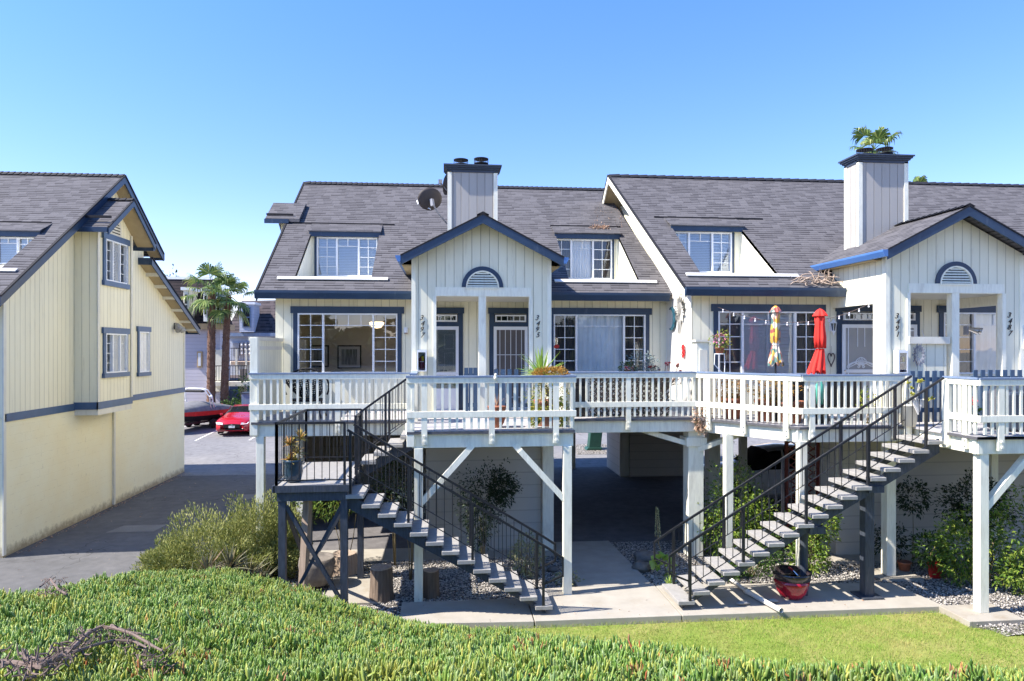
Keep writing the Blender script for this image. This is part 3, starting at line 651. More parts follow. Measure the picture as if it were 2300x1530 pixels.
def porch(b, dx, dy, side):
    """gabled entry porch, front plane at Y=15.5"""
    y = 15.5+dy; yb = 17.5+dy; X = lambda a: a+dx; W = Wl('x', y, -1); zt = 6.23; zb = 6.43; cx = X(.83)
    m = MB(); ze = 7.12; zr = 8.02; x0, x1 = X(-.74), X(2.4)
    # gable wall above the beam
    def rz(x): return zr-.06-(abs(x-cx))*(zr-ze)/1.72
    m.prism([(x0,y,zb),(x1,y,zb),(x1,y,rz(x1)-.05),(cx,y,zr-.12),(x0,y,rz(x0)-.05)], (0,.14,0))
    # pilaster walls either side
    for a, c in ((x0, X(-.22)), (X(1.92), x1)): m.box(a, c, y, y+.14, DZ, zb)
    for xx, th in ((x0,.12),(x1-.12,.12)):
        m.prism([(xx,y+.14,6.33),(xx,yb,6.33),(xx,yb,rz(x0)-.05),(xx,y+.14,rz(x0)-.05)], (th,0,0))
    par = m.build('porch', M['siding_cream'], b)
    t = MB(); t.box(X(-.23), X(1.95), y-.025, y+.12, zt, zb)                              # beam
    t.box(X(-.27), X(-.20), y-.03, y+.10, DZ, zt); t.box(X(1.90), X(1.98), y-.03, y+.10, DZ, zt)
    t.box(x0-.012, x0+.08, y-.02, y+.1, DZ, rz(x0)-.08); t.box(x1-.08, x1+.012, y-.02, y+.1, DZ, rz(x1)-.08)
    for xx, sg in ((x0,-1),(x1,1)):
        t.box(xx-.02 if sg<0 else xx-.1, xx+.1 if sg<0 else xx+.02, y+.14, yb, 6.02, 6.36)      # side beam
    t.build_each('beam', M['white'], par)
    for a, c, nm in ((X(.75), X(.92), 'middle'),):
        p = MB(); p.box(a, c, y-.02, y+.15, DZ, zt); p.build('column', M['white'], par, bevel=.008)
    for xx in (x0-.02, x1-.28): p = MB(); p.box(xx, xx+.30, y+.142, y+.40, DZ, 6.018); p.build('column', M['white'], par)
    c_ = MB(); c_.box(x0+.102, x1-.102, y+.142, yb-.004, 6.24, 6.30); c_.build('ceiling', M['cream_board'], par)
    halfround(b, X(.84), y, zb+.005, .47, par)
    # roof
    r = MB(); yf = y-.38; yr_ = 19.7+dy; ex0, ex1 = cx-1.80, cx+1.80; ze2 = ze-.03
    for s, ex in ((-1, ex0), (1, ex1)):
        r.prism([(cx, yf, zr), (ex, yf, ze2), (ex, yr_, ze2), (cx, yr_, zr)], (0,0,-.07))
    rf = r.build('roof', M['roof_grey'], par)
    rc = MB(); ridge_caps(rc, (cx, yr_, zr), (cx, yf-.02, zr), 24, .13, .5); rc.build('ridge_cap', M['roof_edge'], rf)
    fb = MB()
    for s, ex in ((-1, ex0), (1, ex1)):
        for d, h in ((.0, .20),): fb.prism([(cx, yf, zr-.012), (ex, yf, ze2-.012), (ex, yf, ze2-.012-h), (cx, yf, zr-.012-h)], (0,-.035,0))
    fb.build('fascia', M['navy'], rf)
    fb = MB()
    for s, ex in ((-1, ex0), (1, ex1)): fb.prism([(cx, yf-.03, zr+.01), (ex, yf-.03, ze2+.01), (ex, yf-.03, ze2-.022), (cx, yf-.03, zr-.022)], (0,-.02,0))
    fb.build('drip_edge', M['roof_edge'], rf)
    for s, ex in ((-1, ex0), (1, ex1)):
        g = MB(); yg = 18.05+dy
        g.prism([(ex, yf-.04, ze2-.01), (ex+s*.11, yf-.04, ze2-.01), (ex+s*.11, yf-.04, ze2-.05), (ex+s*.06, yf-.04, ze2-.15), (ex, yf-.04, ze2-.15)], (0, yg-yf, 0)); g.build('gutter', M['gutter'], rf)
    sf = MB()
    for s, ex in ((-1, ex0), (1, ex1)): sf.box(ex, x0 if s < 0 else x1, y+.14, yb+.4, ze2-.16, ze2-.14)
    sf.build_each('soffit', M['soffit'], rf)
    return par
def chimney(b, dx, dy, base_z):
    x0, x1 = .06+dx, 1.32+dx; y0, y1 = 17.3+dy, 17.9+dy; zt = 9.52
    m = MB(); m.box(x0+.02, x1-.02, y0+.02, y1-.02, base_z, zt); c = m.build('chimney', M['siding_grey'], b)
    t = MB()
    for xx in (x0, x1-.10):
        t.box(xx, xx+.10, y0, y0+.03, base_z, zt); t.box(xx, xx+.10, y1-.03, y1, base_z, zt)
    for xx in (x0, x1-.02): t.box(xx, xx+.02, y0+.03, y0+.10, base_z, zt); t.box(xx, xx+.02, y1-.1, y1-.03, base_z, zt)
    t.build_each('corner_board', M['white'], c)
    k = MB()
    for e, a, d in ((.0,zt-.03,zt+.04),(.035,zt+.04,zt+.08),(.07,zt+.08,zt+.12),(.10,zt+.12,zt+.155)): k.box(x0-e, x1+e, y0-e, y1+e, a, d)
    k.build('chimney_cap', M['slate_navy'], c)
    for fx, tilt in ((.40+dx, 0), (.92+dx, .04)):
        f = MB(); fy = (y0+y1)/2; fz = zt+.155
        f.lathe([(.11,0),(.11,.05+tilt),(.185,.07+tilt),(.185,.085+tilt)], (fx,fy,fz), 20); f.lathe([(.185,.185+tilt),(.19,.205+tilt),(.0,.225+tilt)], (fx,fy,fz), 20)
        for i in range(20): t_ = 2*math.pi*i/20; f.tube([(fx+.18*math.cos(t_), fy+.18*math.sin(t_), fz+.08+tilt), (fx+.18*math.cos(t_), fy+.18*math.sin(t_), fz+.19+tilt)], .0035, 4)
        f.build('flue_cap', M['black'], c)
    return c
paint('slate_navy', (.045,.06,.09), .55, .2, 5, .1)
def address(par, s, x, y, ztop, h=.13, step=.13):
    for i, ch in enumerate(s): text_mesh(ch, h*1.25, .35, .012, M['black'], par, 'house_number', (x+(.012 if i % 2 else -.008), y-.012, ztop-step*(i+.5)))
def unit(name, label, dx, dy, x0, x1, xr0, xr1, dorm, w1, w2, doors, numbers, yrear=28.2, g_bottom=3.2):
    X = lambda a: a+dx; yw = 17.5+dy; ye = 17.0+dy; ze = 6.44; yr = 22.67+dy; zr = 10.41
    b = thing(name, label, 'house', (x0, yw, GZ))
    holes = [(w1[0], w1[1], w1[2], w1[3])]+([(w2[0], w2[1], w2[2], w2[3])] if w2 else [])
    Wf = Wl('x', yw, -1); m = MB(); wall_panel(m, Wf, x0, x1, g_bottom, 6.42, holes, .15)
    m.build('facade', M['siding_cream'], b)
    # side walls (profile of the gable), rear
    m = MB()
    rear_e = 6.2; prof = [(yw, g_bottom), (yrear, g_bottom), (yrear, rear_e-.1), (yr, zr-.14), (yw, ze+.5*SL-.14)]
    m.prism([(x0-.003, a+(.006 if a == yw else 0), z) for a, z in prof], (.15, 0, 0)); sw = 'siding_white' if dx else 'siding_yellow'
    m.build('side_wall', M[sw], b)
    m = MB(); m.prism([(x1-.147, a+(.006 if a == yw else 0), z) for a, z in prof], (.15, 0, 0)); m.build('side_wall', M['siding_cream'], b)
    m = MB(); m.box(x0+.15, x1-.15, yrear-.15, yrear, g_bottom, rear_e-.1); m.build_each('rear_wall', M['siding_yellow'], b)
    m = MB(); m.box(x0+.002, x1-.002, yw-.02, yrear, g_bottom-.15, g_bottom-.002); m.build('floor_slab', M['interior_dark'], b)
    # interior: floor, back wall and ceiling of the rooms seen through the big windows
    m = MB(); m.box(x0+.16, x1-.16, yw+.16, yw+3.6, 3.42, 3.46); m.build('room_floor', M['wood'], b)
    m = MB(); m.box(x0+.16, x1-.16, yw+3.4, yw+3.5, 3.46, 6.2); m.box(x0+.16, x1-.16, yw+.16, yw+3.5, 6.12, 6.2)
    for xx in (X(-.7), X(2.45)): m.box(xx, xx+.1, yw+.16, yw+3.4, 3.46, 6.12)
    m.build_each('room_wall', M['interior'], b)
    # main roof
    rx1 = x1 if dx == 0 else x1
    m = roof_front(b, x0-.3, rx1, xr0, xr1, ye, ze, yr, zr, [(d['x0'], d['x1'], d['zs'], d['zh']) for d in dorm])
    m.prism([(x0-.3, yrear+.4, rear_e-.35), (rx1, yrear+.4, rear_e-.35), (xr1, yr, zr), (xr0, yr, zr)], (0,0,-.12))
    rf = m.build('roof', M['roof_grey'], b)
    m = MB(); ridge_caps(m, (xr0, yr, zr), (xr1, yr, zr), 60); m.build('ridge_cap', M['roof_edge'], rf)
    m = MB(); fx1 = X(-.77); gx = x0-.35
    for a, c in ((gx, fx1), (X(2.43), x1 - (.14 if dx == 0 else 0))): m.prism([(a, ye-.13, ze+.01), (a, ye-.13, ze-.05), (a, ye-.09, ze-.19), (a, ye, ze-.19), (a, ye, ze+.0)], (c-a, 0, 0))
    m.build_each('eave_gutter', M['navy'], rf)
    m = MB(); m.box(x0-.28, x1-.16, ye+.01, yw, 6.30, 6.32); m.build_each('soffit', M['soffit'], rf)
    m = MB(); q0, q1 = V((x0-.31, ye, ze-.1)), V((xr0-.01, yr, zr-.1)); q2 = V((x0-.31, yrear+.4, rear_e-.45))
    for a, c in ((q0, q1), (q1, q2)): m.prism([a+V((0,0,.06)), c+V((0,0,.06)), c+V((0,0,-.14)), a+V((0,0,-.14))], (-.035, 0, 0))
    m.build('rake_board', M['white'] if dx else M['navy'], rf)
    m = MB()
    for a, c in ((q0, q1), (q1, q2)): m.prism([a+V((0,0,.12)), c+V((0,0,.12)), c+V((0,0,.07)), a+V((0,0,.07))], (-.05, 0, 0))
    m.build('drip_edge', M['roof_edge'], rf)
    m = MB(); m.prism([(x0-.29, ye+.02, ze-.13), (xr0+.01, yr, zr-.13), (xr0+.01+.4, yr, zr-.13), (x0, ye+.02, ze-.13)], (0,0,-.02)); m.prism([(x0-.29, yrear+.38, rear_e-.48), (xr0+.01, yr, zr-.13), (x0+.02, yr, zr-.13), (x0+.02, yrear+.38, rear_e-.48)], (0,0,-.02)); m.build('rake_soffit', M['soffit'], rf)
    for d in dorm: dormer(b, None, d['x0'], d['x1'], d['zs'], d['zh'], d['panels'], ye, d['xl'], d['xr'], zw=d['zw'], wx0=d.get('w0'), wx1=d.get('w1'), glass=d.get('glass', 'glass_up'))
    window(b, Wf, *w1)
    if w2: window(b, Wf, *w2)
    for k, (a, c, z0, z1, st) in enumerate(doors):
        storm_door(b, a, c, z0, z1, yw, st)
        t = MB(); s_ = .13; zt = 6.07
        t.box(a-s_-.03, c+s_+.03, yw-.055, yw-.004, 5.94, 6.09); t.box(a-s_, a-.0, yw-.035, yw-.003, DZ, 5.94); t.box(c, c+s_, yw-.035, yw-.003, DZ, 5.94); t.box(a, c, yw-.034, yw-.003, z1+.03, 5.72)
        t.build('door_trim', M['navy'], b)
        window(b, Wl('x', yw-.058, -1), a+.02, c-.02, 5.73, 5.91, [(1, 5, [], None)], trim=None, glass='glass_up', t=.01); k_ = MB(); k_.box(a, c, yw-.02, yw-.003, 5.723, 5.93); k_.build('transom_back', M['dark'], b)
    p = porch(b, dx, dy, None); chimney(b, dx-(.26 if dx else 0), dy, 6.6)
    for s, x, z in numbers: address(b, s, x, 15.5+dy, z)
    return b
SL_ = SL
def dm(px0, py0, px1, py1, ybase):
    """dormer opening corners from header-left and sill-right pixels, on the roof plane"""
    def R(px, py):
        u = (px-1150)/F; v = (HY-py)/F; c = ca-u*sa; t = (6.44-SL*ybase-EZ)/(v-SL*c); return V((t*(sa+u*ca), t*c, EZ+t*v))
    return R(px0, py0), R(px1, py1)
PN3 = [(1.05,2,ROWS5[1:] if 0 else [.25,.5,.75],'blind'),(1.15,2,[.78],'blind'),(1.0,2,[.25,.5,.75],'blind')]
a, c = dm(699, 521, 850, 621, 17.0); print('D1', a, c)
def mkd(pxh0, pxh1, pyh, pys, ybase, pxl, pxr, panels, w0=None, w1=None, **k):
    a, _ = dm(pxh0, pyh, pxh0, pys, ybase); b_, s_ = dm(pxh1, pyh, pxh1, pys, ybase)
    yh = a.y; l = P(pxl, pyh, yh+.4).x; r = P(pxr, pyh, yh+.4).x; d = dict(x0=a.x, x1=b_.x, zs=s_.z, zh=a.z, xl=l, xr=r, panels=panels)
    # sill height is read where the window stands
    d['zw'] = P(pxh0, pys-1, yh).z; d['zs'] = dm(pxh0, pyh, (pxh0+pxh1)/2, pys+2, ybase)[1].z
    if w0: d['w0'] = P(w0, pyh, yh).x; d['w1'] = P(w1, pyh, yh).x
    d.update(k); return d
D1 = mkd(700, 853, 519, 623, 17.0, 647, 886, PN3, 712, 848)
D2 = mkd(1247, 1387, 524, 629, 17.0, 1236, 1393, [(1.0,2,[.25,.5,.75],'curtain_dark'),(1.15,2,[.78],'curtain'),(1.0,2,[.25,.5,.75],'curtain_dark')], 1240, 1374, glass='glass_clear')
D3 = mkd(1505, 1658, 507, 615, 15.2, 1468, 1711, [(1,2,[.25,.5,.75],'shutter'),(1.2,2,[.78],'blind'),(1,2,[.25,.5,.75],'shutter')], 1502, 1641)
RW = [.2,.4,.6,.8]
w1L = (-3.65, -1.20, 4.43, 5.93, [(.62,2,RW,None),(1.24,4,[.8],None),(.6,2,RW,None)], .17, .11)
w2L = (2.78, 5.20, 4.43, 5.93, [(.58,2,RW,'curtain_dark'),(1.22,3,[.8],'curtain'),(.55,2,RW,'curtain_dark')], .17, .11, 0, 'navy', None, -.09, 'glass_clear')
w1R = (6.41, 8.90, 4.43, 5.93, [(.6,2,RW,'screen'),(1.3,2,[.8],'shutter'),(.58,2,RW,'curtain_dark')], .17, .11, 0, 'navy', None, -.09, 'glass_clear')
w2R = (12.1, 15.3, 4.43, 5.93, [(.62,2,RW,'curtain_dark'),(1.22,3,[.8],'curtain'),(.6,2,RW,'curtain_dark')], .17, .11)
U1 = unit('townhouse', 'cream townhouse with grey shingle roof, house numbers 3497 and 3495, in the middle', 0, 0, -4.19, 5.80, -4.50, 5.36, [D1, D2], w1L, w2L,
     [(-.50,.32,DZ,5.58,'full'),(1.25,2.08,DZ,5.58,'bars')], [('3497', -.53, 5.80), ('3495', 2.08, 5.81)])
U2 = unit('townhouse', 'cream townhouse set forward on the right, numbers 3491 and 3487, sunlit white end wall', 10.0, -1.85, 5.77, 22.5, 5.05, 22.5, [D3], w1R, w2R,
     [(9.49,10.33,DZ,5.60,'fan'),(10.55,11.35,DZ,5.60,'slant')], [('3491', 9.50, 5.80), ('3487', 12.07, 5.83)])
# extras on the middle house: side bay (roof seen at the far left), room furnishings
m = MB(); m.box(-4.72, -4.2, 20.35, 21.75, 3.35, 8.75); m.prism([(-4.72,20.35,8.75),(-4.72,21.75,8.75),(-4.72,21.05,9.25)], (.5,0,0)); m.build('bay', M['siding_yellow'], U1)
m = MB()
for s in (-1, 1): m.prism([(-5.1, 21.05, 9.40), (-5.1, 21.05+s*.95, 8.76), (-4.15, 21.05+s*.95, 8.76), (-4.15, 21.05, 9.40)], (0,0,-.09))
m.build('bay_roof', M['roof_grey'], U1)
m = MB(); m.box(-5.12, -4.45, 20.07, 20.12, 8.62, 8.74); m.build('bay_gutter', M['navy'], U1)
m = MB(); m.box(-5.1, -4.35, 20.22, 20.26, 8.88, 8.93); m.build('flashing', M['roof_edge'], U1)
def picture(x0, x1, z0, z1, y, col):
    m = MB(); m.box(x0, x1, y-.03, y, z0, z1); p = m.build('picture', M['black'], U1)
    m = MB(); m.box(x0+.04, x1-.04, y-.036, y-.031, z0+.04, z1-.04); m.build('mount', M['blind'], p)
    m = MB(); m.box(x0+.12, x1-.12, y-.04, y-.037, z0+.12, z1-.12); m.build('print', col, p)
artm = paint('artprint', (.22,.25,.28), .6, .8, 3, 0, grain=(8,1,.8))
picture(-3.2, -2.5, 4.45, 5.15, 20.88, artm); picture(-4.0, -3.45, 4.5, 5.15, 20.88, artm)
pl_ = thing('pendant_lamp', 'glowing round ceiling lamp seen through the large left window', 'lamp', (-1.92, 19.6, 5.75))
m = MB(); m.lathe([(.02,-.16),(.12,-.14),(.19,-.06),(.21,.0),(.17,.02)], (-1.92, 19.6, 5.78), 20)
lm, nt_, b_, N_, L_ = nmat('lamp_glow'); b_.inputs['Emission Color'].default_value = (1,.72,.4,1); b_.inputs['Emission Strength'].default_value = 1.6; b_.inputs['Base Color'].default_value = (.8,.6,.4,1)
m.build('lamp_shade', lm, pl_, smooth=True); m = MB(); m.tube([(-1.92,19.6,5.8),(-1.92,19.6,6.12)], .012, 6); m.build('lamp_stem', M['brown_metal'], pl_)
# small wall things on the houses
def box_thing(name, label, cat, c, size, mat, group=None): m = MB(); m.box(c[0]-size[0]/2,c[0]+size[0]/2,c[1]-size[1]/2,c[1]+size[1]/2,c[2]-size[2]/2,c[2]+size[2]/2); return m
# ------------------------------------------------------------------ ground floor of the terrace (carports)
m = MB()
def gs(m, x0, x1, y0, y1, z0=.28, z1=3.19): m.box(x0, x1, y0, y1, z0, z1)
gf = thing('carport', 'shaded open carport with pale columns under the joined townhouses', 'carport', (2, 16.5, .28))
gs(m, -.45, 2.28, 16.2, 20.5); o = m.build('storage_room', M['garage_siding'], gf)
m = MB(); gs(m, 8.9, 22, 14.9, 15.1, .33, 3.19); gs(m, 8.9, 9.1, 15.1, 16.3); o = m.build_each('storage_wall', M['garage_siding'], gf)
m = MB(); gs(m, 6.83, 9.0, 24.95, 25.1); o = m.build_each('rear_wall', M['garage_siding'], gf)
m = MB(); gs(m, 6.50, 6.83, 25.1, 27.2); o = m.build_each('storage_wall', M['garage_siding'], gf)
m = MB(); gs(m, 6.48, 6.83, 25.04, 25.09, .28, 3.2); m.box(6.55, 6.8, 25.0, 25.03, .5, 1.9); m.build('panel', M['cream_board'], gf)
m = MB(); gs(m, -4.19, -4.0, 18.2, 27.2); gs(m, -4.0, 3.0, 23.2, 23.4); o = m.build_each('rear_wall', M['garage_siding'], gf)
m = MB(); m.box(-4.3, 5.78, 27.25, 28.2, 3.05, 3.36); m.build('rear_beam', M['cream_board'], gf)
def column(x, y, w_, z0, z1, mat='white', cap=False, w2=None):
    m = MB(); w2 = w2 or w_; m.box(x-w_/2, x+w_/2, y-w2/2, y+w2/2, z0, z1)
    if cap: m.box(x-w_/2-.06, x+w_/2+.06, y-w2/2-.06, y+w2/2+.06, z1-.36, z1-.16)
    return m.build('column', M[mat], gf, bevel=.008)
column(2.42, 16.15, .26, .28, 3.19); column(5.70, 15.35, .36, .30, 3.18, 'white', True); column(7.62, 19.0, .34, .28, 3.19)
column(-3.55, 17.3, .16, .22, 3.19); column(9.02, 20.1, .2, .28, 3.19); column(5.0, 27.0, .3, .28, 3.19); column(3.1, 27.0, .12, .28, 3.19)
m = MB(); m.box(9.25, 9.3, 14.2, 14.9, .4, 3.1)
lt = thing('trellis', 'dark red lattice panel standing in the carport behind the right stair', 'lattice', (8.4, 15.6, .3))
m = MB()
for i in range(14):
    z0 = .5+i*.19; m.beam((8.1, 15.62, z0), (8.85, 15.62, z0+.5), .03, .01, (0,1,0)); m.beam((8.1, 15.60, z0+.5), (8.85, 15.60, z0), .03, .01, (0,1,0))
m.build('lattice', M['lattice_red'], lt)
m = MB(); m.box(8.06,8.12,15.58,15.66,.3,3.18); m.box(8.85,8.91,15.58,15.66,.3,3.18); m.box(8.12,8.85,15.58,15.66,.3,.5); m.build('lattice_frame', M['lattice_red'], lt)
# ------------------------------------------------------------------ neighbouring house on the left (end wall faces the driveway)
LB = thing('townhouse', 'yellow-cream house on the left, its blank end wall facing the driveway', 'house', (-10.2, 20, .2))
WX = -10.2; WL = Wl('y', WX, 1)
m = MB(); up = [(16.95,5.98),(28.05,5.98),(28.05,6.0),(24.4,7.85),(24.4,8.62),(22.07,10.22),(16.95,6.62)]
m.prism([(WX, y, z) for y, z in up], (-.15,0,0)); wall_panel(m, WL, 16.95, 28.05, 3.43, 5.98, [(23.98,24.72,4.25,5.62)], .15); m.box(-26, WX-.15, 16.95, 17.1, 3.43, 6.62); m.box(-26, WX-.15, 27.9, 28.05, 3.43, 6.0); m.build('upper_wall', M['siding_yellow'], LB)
m = MB(); m.box(WX-.15, WX, 16.95, 28.05, .1, 3.42); m.box(-26, WX-.15, 16.95, 17.1, .1, 3.42); m.box(-26, WX-.15, 27.9, 28.05, .1, 3.42); m.build('lower_wall', M['stucco'], LB)
m = MB(); m.box(-9.6, WX-.01, 20.02, 20.12, 3.37, 8.55); m.box(-9.6, WX-.01, 22.0, 22.1, 3.37, 8.55)
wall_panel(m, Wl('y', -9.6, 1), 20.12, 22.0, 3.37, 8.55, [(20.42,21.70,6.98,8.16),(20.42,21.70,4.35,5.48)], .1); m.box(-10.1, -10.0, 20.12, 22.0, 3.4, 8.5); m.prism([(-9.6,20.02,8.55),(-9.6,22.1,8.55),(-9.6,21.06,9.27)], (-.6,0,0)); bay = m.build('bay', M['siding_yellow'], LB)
m = MB(); m.box(-9.585, WX, 20.03, 22.09, 3.2, 3.36); m.box(-9.59,-9.56,20.0,20.10,3.57,8.5); m.box(-9.59,-9.56,22.02,22.12,3.57,8.5); m.build('bay_base', M['cream_board'], bay)
m = MB(); m.box(WX, WX+.03, 16.98, 20.0, 3.34, 3.53); m.box(WX, WX+.03, 22.12, 28.07, 3.34, 3.53); m.box(-9.6, -9.57, 19.99, 22.13, 3.36, 3.56); m.box(WX, -9.57, 19.99, 20.02, 3.36, 3.56); m.build('belt_trim', M['navy_light'], LB)
m = MB(); m.box(WX, WX+.03, 16.93, 17.03, .25, 6.5); m.box(WX, WX+.03, 27.97, 28.07, 3.55, 5.95); m.build_each('corner_board', M['cream_board'], LB)
yd = PX(256,1000,WX+.04).y; m = MB(); m.box(WX, WX+.07, yd-.04, yd+.04, .25, 3.25); m.build('downspout', M['cream_board'], LB)
def gable_roof(m, pts, th=.12): m.prism(pts, (0,0,-th))
m = roof_front(LB, -26, -9.8, -26, -9.8, 16.2, 6.24, 22.07, 10.35, [])
m.v = []; m.f = []
DL = mkd(-60, 97, 517, 600, 16.49, -90, 115, PN3, -50, 82)
DL['zs'] = 6.9; DL['zw'] = 7.2
m = roof_front(LB, -26, -9.8, -26, -9.8, 16.2, 6.24, 22.07, 10.35, [(DL['x0'], DL['x1'], DL['zs'], DL['zh'])])
m.prism([(-26,22.07,10.35),(-9.8,22.07,10.35),(-9.8,24.95,8.36),(-26,24.95,8.36)], (0,0,-.12))
m.prism([(-26,24.0,8.08),(-9.8,24.0,8.08),(-9.8,28.5,5.85),(-26,28.5,5.85)], (0,0,-.12))
for s in (-1,1): m.prism([(-9.1,21.06,9.40),(-9.1,21.06+s*1.50,8.35),(-11.6,21.06+s*1.50,8.35),(-11.6,21.06,9.40)], (0,0,-.1))
rf = m.build('roof', M['roof_grey'], LB)
dormer(LB, None, DL['x0'], DL['x1'], DL['zs'], DL['zh'], DL['panels'], 16.49, DL['xl'], DL['xr'], zw=DL['zw'], wx0=DL['w0'], wx1=DL['w1'])
m = MB(); ridge_caps(m, (-22, 22.07, 10.35), (-9.8, 22.07, 10.35), 70); ridge_caps(m, (-11.5,21.06,9.41), (-9.1,21.06,9.41), 12, .12); m.build('ridge_cap', M['roof_edge'], rf)
m = MB()
def rake(m, x, a, b, h=.21, th=.035): m.prism([(x,a[0],a[1]),(x,b[0],b[1]),(x,b[0],b[1]-h),(x,a[0],a[1]-h)], (th,0,0))
rake(m, -9.8, (16.15,6.18), (22.07,10.32)); rake(m, -9.8, (22.07,10.32), (24.98,8.31)); rake(m, -9.8, (24.0,8.06), (28.52,5.81))
for s in (-1,1): rake(m, -9.1, (21.06,9.38), (21.06+s*1.52,8.31), .17)
m.box(-9.76, -10.2, 24.93, 25.03, 8.12, 8.33); m.box(-9.12, -10.2, 22.52, 22.62, 8.12, 8.30); m.box(-9.1,-11.6,19.5,19.55,8.2,8.33); m.box(-9.8,-10.2,23.97,24.03,7.85,8.08); m.box(-9.8,-26,28.48,28.56,5.62,5.8)
m.build('fascia', M['navy'], rf)
m = MB()
for a, b in (((16.15,6.24),(22.07,10.38)),((22.07,10.38),(24.98,8.37)),((24.0,8.12),(28.52,5.87))): rake(m, -9.8, a, b, .045, .06)
for s in (-1,1): rake(m, -9.1, (21.06,9.43), (21.06+s*1.52,8.37), .04, .05)
m.box(-9.1, -11.9, 19.72, 19.77, 8.62, 8.69); m.build('drip_edge', M['roof_edge'], rf)
m = MB(); m.prism([(-9.8,22.07,10.2),(-9.8,24.9,8.22),(-10.2,24.9,8.22),(-10.2,22.07,10.2)], (0,0,-.02)); m.prism([(-9.8,24.05,7.92),(-9.8,28.45,5.70),(-10.2,28.45,5.70),(-10.2,24.05,7.92)], (0,0,-.02)); m.prism([(-9.8,16.3,6.12),(-9.8,22.07,10.2),(-10.2,22.07,10.2),(-10.2,16.3,6.12)], (0,0,-.02))
for s in (-1,1): m.prism([(-9.12,21.06,9.27),(-9.12,21.06+s*1.48,8.23),(-9.6,21.06+s*1.48,8.23),(-9.6,21.06,9.27)], (0,0,-.02))
m.build_each('soffit', M['soffit'], rf)
m = MB()
for y in (17.5,18.6,19.7,22.9,23.6,24.6,25.3,26.0,26.8,27.6,28.2):
    z = 10.35-abs(y-22.07)*.695 if y < 24.9 and y != 24.6 else 8.08-(y-24)*.495
    m.box(-9.8,-10.2,y-.04,y+.04,z-.26,z-.13)
m.build_each('lookout', M['cream_board'], rf)
Wb = Wl('y', -9.6, 1)
y0, z1 = PX(233,536,-9.6)[1:]; y1 = PX(284,552,-9.6).y
window(LB, Wb, 20.42, 21.70, 6.98, 8.16, [(1,1,[.25,.5,.75],'dark'),(1.05,2,[.78],'blind'),(1,1,[.25,.5,.75],'dark')], .17, .1, .14, trim='navy_light', glass='glass_dark', t=.05, back='interior_dark', back_d=.01)
window(LB, Wb, 20.42, 21.70, 4.35, 5.48, [(1,1,[.25,.5,.75],'dark'),(1.05,2,[.78],'blind'),(1,2,[.25,.5,.75],'blind')], .17, .1, .13, trim='navy_light', glass='glass_dark', t=.05, back='interior_dark', back_d=.01)
window(LB, Wl('y', WX, 1), 23.98, 24.72, 4.25, 5.62, [(1,2,[.25,.5,.75],'curtain')], .17, .08, .13, trim='navy_light', glass='glass_dark', t=.05, back='interior_dark', back_d=.01)
# move coverings in front of the wall sheet: recess boxes behind these windows are the window depth itself
m = MB(); cz = 8.52; cy = 21.06
m.prism([(-9.6,cy-.33,cz-.2),(-9.6,cy+.33,cz-.2),(-9.6,cy+.33,cz+.12),(-9.6,cy+.2,cz+.33),(-9.6,cy,cz+.42),(-9.6,cy-.2,cz+.33),(-9.6,cy-.33,cz+.12)], (.03,0,0)); v = m.build('gable_vent', M['cream_board'], LB)
m = MB()
for i in range(5):
    hw = .25 if i < 3 else .25-.07*(i-2); z = cz-.12+i*.085; m.add([(-9.56,cy-hw,z),(-9.56,cy+hw,z),(-9.575,cy+hw,z+.05),(-9.575,cy-hw,z+.05)], [(0,1,2,3)])
m.build('louvre', M['dark'], v)
# twin flood light on the wall
p = PX(396, 733, WX+.05)
fl = thing('flood_light', 'twin outdoor flood lamp high on the end wall by its far corner', 'lamp', (WX, p.y, p.z))
m = MB(); m.box(WX, WX+.05, p.y-.1, p.y+.1, p.z-.12, p.z+.12); m.build('base', M['brown_metal'], fl)
for s in (-1, 1): m = MB(); m.tube([(WX+.05,p.y+s*.05,p.z+.1),(WX+.22,p.y+s*.25,p.z-.18)], [.05,.11], 10); m.build('lamp_head', M['sun_metal'], fl)
